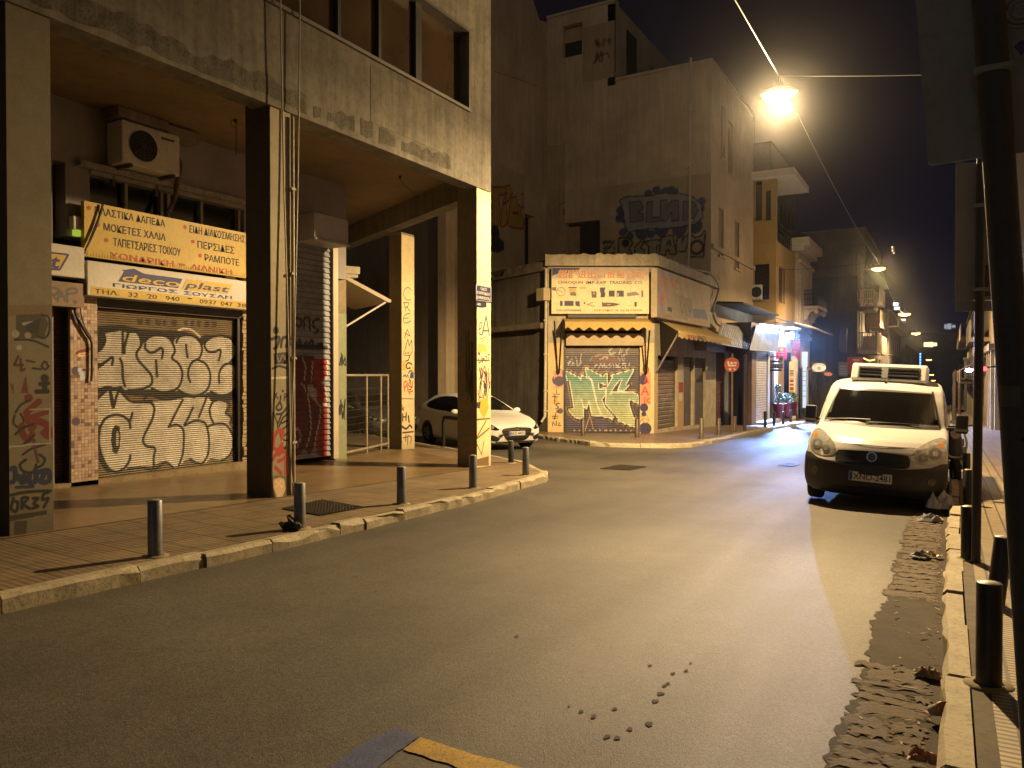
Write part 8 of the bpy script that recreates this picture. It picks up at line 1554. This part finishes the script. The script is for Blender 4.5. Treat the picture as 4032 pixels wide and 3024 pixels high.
# scooter parked behind the van
m_scb = M('scooter_black', (0.02, 0.02, 0.022), 0.3, bump=0); m_scw = M('scooter_white', (0.6, 0.6, 0.6), 0.3, bump=0)
g = gnd(3735, 1800); sc = thing('scooter', 'black and white scooter parked at the kerb behind the van', 'scooter', (-0.02, 15.9, gz(15.9)), rz=R(-80))
for x in (.62, -.62):
    mb = MB(); mb.lathe((x, -.05, .25), [(.15, 0), (.24, 0), (.25, .03), (.25, .07), (.24, .1), (.15, .1)], 22, ax=(0, 1, 0)); w_ = mb.build('wheel', m_tyre, sc, world=False); mb = MB(); mb.cyl((x, -.03, .25), (x, .03, .25), .15, n=16); mb.build('rim', m_scw, w_, world=False)
mb = MB(); mb.grid(lambda u, v: Vector((.55-.12*v, .16*math.cos(math.pi*u)*(1-.3*v)+0, .45+.55*v+0)) + Vector((.10*math.sin(math.pi*u), 0, 0)), 10, 6); mb.box((-.2, -.13, .28), (.5, .13, .36)); mb.blob((-.45, 0, .55), .38, .17, .2, 16); mb.build('body', m_scb, sc, world=False)
mb = MB(); mb.blob((-.38, 0, .78), .36, .15, .07, 14); mb.build('seat', m_scb, sc, world=False)
mb = MB(); mb.tube([(.62, 0, .3), (.52, 0, .8), (.46, 0, 1.02)], .03, 8); mb.tube([(.42, -.32, 1.05), (.46, 0, 1.02), (.42, .32, 1.05)], .018, 8, sub=3); mb.build('handlebar', m_scb, sc, world=False)
mb = MB(); mb.tube([(.66, .12, .95), (.70, .16, .75), (.68, .12, .55), (.66, 0, .5), (.68, -.12, .55), (.70, -.16, .75), (.66, -.12, .95)], .018, 8, sub=3); mb.build('front_trim', m_scw, sc, world=False)
mb = MB(); mb.cyl((.62, 0, .9), (.66, 0, .9), .08, n=16); mb.build('headlight', m_lens, sc, world=False)
# litter along the right gutter
def crumple(px, py, s, mat, label, seed, dz=0.02, flat=.4):
    g = gnd(px, py, dz); r_ = random.Random(seed); mb = MB(); n = 7
    h = {(i, j): r_.uniform(0, s*flat) for i in range(n+1) for j in range(n+1)}
    mb.grid(lambda u, v: Vector((g.x+(u-.5)*s*1.3+r_.uniform(-.08, .08)*s, g.y+(v-.5)*s+r_.uniform(-.08, .08)*s, g.z+0.004+h[(round(u*n), round(v*n))]*(1-abs(2*u-1)**3)*(1-abs(2*v-1)**3))), n, n, 0, False)
    return tag(mb.build('litter', mat), label, 'litter')
m_pap = M('waste_paper', (0.45, 0.43, 0.40), 0.8, var=0.2); m_lp = M('blue_wrapper', (0.16, 0.18, 0.22), 0.4, var=.3)
crumple(3705, 2000, .26, M('white_bag', (0.50, 0.49, 0.50), 0.5, var=.15), 'crumpled white plastic bag by the front wheel of the van', 1, .06, 1.1)
crumple(3680, 2045, .13, m_pap, 'torn white paper in the shadow before the van', 2, .02)
crumple(3660, 2038, .10, m_pap, 'small scrap of white paper left of the torn paper before the van', 3, .02)
crumple(3625, 2188, .12, m_lp, 'crumpled blue silver wrapper on the gutter stones', 4, .035, .5)
crumple(3675, 2186, .11, M('foil', (0.50, 0.40, 0.22), 0.35, 0.3, var=.3), 'yellowish foil scrap beside the blue wrapper', 5, .035, .4)
crumple(3655, 2660, .10, M('tan_scrap', (0.30, 0.22, 0.13), 0.7, var=.4), 'crumpled tan scrap at the end of the smooth gutter patch', 6, .02, .5)
crumple(3640, 2990, .09, M('orange_scrap', (0.42, 0.22, 0.10), 0.6, var=.3), 'orange stained scrap at the lower end of the gutter', 7, .04, .5)
crumple(3660, 2050, .2, M('grey_bag', (0.20, 0.20, 0.22), 0.5, var=.2), 'dark grey bag scrap under the bumper of the van', 8, .02, .5)
g = gnd(3655, 2800, .03); cp = thing('paper_cup', 'crushed printed paper cup with an orange rim lying on the gutter stones', 'cup', tuple(g), rot=(R(62), R(15), R(30)))
mb = MB(); mb.lathe((0, 0, 0), [(.001, 0), (.030, 0), (.040, .10), (.036, .10), (.027, .006), (.001, .006)], 20); mb.V = [(x*1.15, y*.8, z+.045) for x, y, z in mb.V]; mb.build('cup', M('cup_print', (0.30, 0.28, 0.27), 0.5, var=.5, sc=30, bump=0), cp, world=False)
mb = MB(); mb.lathe((0, 0, .143), [(.001, .001), (.041, 0), (.042, -.015), (.0405, -.025)], 20); mb.V = [(x*1.15, y*.8, z) for x, y, z in mb.V]; mb.build('rim_band', M('cup_orange', (0.52, 0.22, 0.06), 0.5, bump=0), cp, world=False)
rd = random.Random(21); mb = MB()
for k in range(70):
    y = rd.uniform(2.8, 9.5); x = -0.05-abs(rd.gauss(0, .12)); z = gz(y)+0.03; a = rd.uniform(0, 3.14); l_ = rd.uniform(.008, .03); w_ = rd.uniform(.002, .006)
    d = Vector((math.cos(a), math.sin(a), 0)); n = Vector((-d.y, d.x, 0)); c = Vector((x, y, z)); mb.prism([c+d*l_+n*w_, c-d*l_+n*w_, c-d*l_-n*w_, c+d*l_-n*w_], (0, 0, .004))
stru(mb.build('gutter_debris', M('butts', (0.34, 0.28, 0.18), 0.8, var=.4)), 'stuff')
# ================================================================ far lights and the hill at the end of the street
mb = MB(); n = 40; V_ = []
for i in range(n+1):
    x = -160+320*i/n; z = 16+5*math.sin(i*.5)+3*math.sin(i*1.3+1)
    V_ += [(x, 330, -14), (x, 345+12*math.sin(i*.9), z), (x, 400, z*0.6-4)]
mb.add(V_, [(3*i+k, 3*i+3+k, 3*i+4+k, 3*i+1+k) for i in range(n) for k in range(2)], 0, True); stru(mb.build('hill', M('dark_hill', (0.02, 0.022, 0.02), 0.95, var=.3, sc=.05)))
m_litw = EM('lit_window_white', (0.9, 0.95, 1.0), 3.0); m_lity = EM('lit_window_yellow', (1.0, 0.78, 0.32), 2.5); m_neon = EM('blue_neon', (0.10, 0.30, 1.0), 5)
def farlight(name, label, cat, Y, boxes, mat, framew=0.2):
    P_ = PY(Y); a = P_.pt(*P_.uv(boxes[0][0], boxes[0][1])); t = thing(name, label, cat, tuple(a))
    mb = MB()
    for x0, y0, x1, y1 in boxes: mb.poly(P_, P_.uvs([(x0, y0), (x1, y0), (x1, y1), (x0, y1)]), -0.1, 0)
    mb.builds('pane', mat, t); mb = MB(); xs = [b[0] for b in boxes]+[b[2] for b in boxes]; ys = [b[1] for b in boxes]+[b[3] for b in boxes]
    mb.poly(P_, P_.uvs([(min(xs)-2, min(ys)-2), (max(xs)+2, min(ys)-2), (max(xs)+2, max(ys)+2), (min(xs)-2, max(ys)+2)]), -0.5, -0.12); mb.build('wall', m_dk1, t); return t
farlight('lit_window', 'pair of white lit windows left of the third sodium lamp', 'lit window', 112.5, [(3517, 1192, 3536, 1203), (3522, 1209, 3542, 1219)], m_litw)
farlight('lit_window', 'dim white window below the third sodium lamp', 'lit window', 112.4, [(3533, 1258, 3547, 1270), (3548, 1255, 3566, 1263)], EM('dim_white', (.6, .65, .7), .9))
farlight('lit_window', 'row of yellow lit windows across the far end of the street', 'lit window', 231.5, [(3638, 1348, 3656, 1365), (3658, 1347, 3674, 1366), (3676, 1350, 3689, 1362)], m_lity)
farlight('hillside_house', 'distant white lit house on the dark hill beside the right buildings', 'house', 326, [(3718, 1278, 3728, 1294), (3730, 1274, 3745, 1296), (3748, 1280, 3762, 1290)], EM('pale_house', (.45, .5, .6), .7))
farlight('neon_sign', 'vertical strip of blue neon far down the street', 'neon sign', 111.8, [(3621, 1391+k*11, 3626, 1398+k*11) for k in range(6)], m_neon)
farlight('rooftop_light', 'two tiny yellow lights on the dim tower high above the street', 'rooftop light', 111.6, [(3511, 970, 3515, 977), (3512, 983, 3516, 989), (3518, 993, 3521, 999)], m_lity)
# dark houses along the side street
sd = thing('side_street_house', 'unlit old house with tall windows closing the side street, seen between the columns', 'house', (-26, 31, 0))
EP = Plane((-31.0, 27.0, 0), (0.63, 0.78, 0)); mb = MB(); mb.slab(EP, -8, 14, -2, 12, -0.5, 0); mb.build('wall', M('dim_house', (0.10, 0.085, 0.06), 0.9, var=.25, sc=.6), sd)
for k in range(7):
    for z0, z1 in ((0.2, 2.9), (4.6, 7.4)):
        u = -6.5+k*2.6; mb = MB(); mb.slab(EP, u, u+1.0, z0, z1, 0, .05); mb.build('window', m_dark, sd)
        mb = MB(); mb.slab(EP, u-.25, u, z0-.2, z1+.3, 0, .12); mb.slab(EP, u+1.0, u+1.25, z0-.2, z1+.3, 0, .12); mb.slab(EP, u-.3, u+1.3, z1+.3, z1+.5, 0, .2); mb.build('window_frame', MATS['dim_house'], sd)
wl_ = thing('side_street_house', 'dark row of low houses running down the far side of the side street', 'house', (-26, 32, 0)); mb = MB()
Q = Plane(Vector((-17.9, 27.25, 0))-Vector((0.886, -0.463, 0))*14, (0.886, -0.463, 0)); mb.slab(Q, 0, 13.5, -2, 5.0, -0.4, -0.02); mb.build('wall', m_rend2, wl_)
P_ = CH.off(0.0); mb = MB(); q = T(1300, 900, .4069)(888, 858, 1100, 658); Q = Plane((-13.6, 24.2, 0), (0.886, -0.463, 0)); a, b = (Q.pt(*Q.uv(*p)) for p in q); mb.tube([a, b], .035, 6); c = Q.pt(*Q.uv(*T(1300, 900, .4069)(1045, 900)[0])); mb.tube([a, c], .03, 6)
tag(mb.build('folding_arm', M('dim_arm', (0.30, 0.25, 0.18), 0.6)), 'bent pale folding arm on the dark wall seen left of the corner column', 'folding arm')

# small wall-mounted air conditioner below the ochre house's window
P_ = PY(42.9); (a, b), (c, d) = P_.uv(2958, 1122), P_.uv(2998, 1178); t = thing('air_conditioner', 'small pale air conditioner on the wall below the dark window of the ochre house', 'air conditioner', tuple(P_.pt(a, d)))
mb = MB(); mb.slab(P_, a, c, d, b, -0.3, 0); mb.build('case', m_white, t, bevel=0.02); mb = MB(); mb.cyl(P_.pt((a+c)/2, (b+d)/2, 0), P_.pt((a+c)/2, (b+d)/2, 0.006), (b-d)*.36, n=20); mb.build('fan_opening', m_black, t); mb = MB(); mb.slab(P_, a-.05, c+.05, d-.06, d-.01, -0.32, 0.02); mb.build('bracket', m_grey, t)
# ================================================================ thin volume added to imitate lens bloom round the lamps
hz = MB(); hz.box((-420, -75, -14), (420, 435, 36)); ho = stru(hz.build('bloom_volume', []), 'stuff')
hm = bpy.data.materials.new('bloom_scatter'); hm.use_nodes = True; hn = hm.node_tree.nodes; hn.remove(hn['Principled BSDF'])
pv = hn.new('ShaderNodeVolumePrincipled'); pv.inputs['Density'].default_value = 0.0003; pv.inputs['Anisotropy'].default_value = 0.972; pv.inputs['Color'].default_value = (0.9, 0.9, 0.9, 1)
hm.node_tree.links.new(pv.outputs[0], hn['Material Output'].inputs['Volume']); ho.data.materials.append(hm)
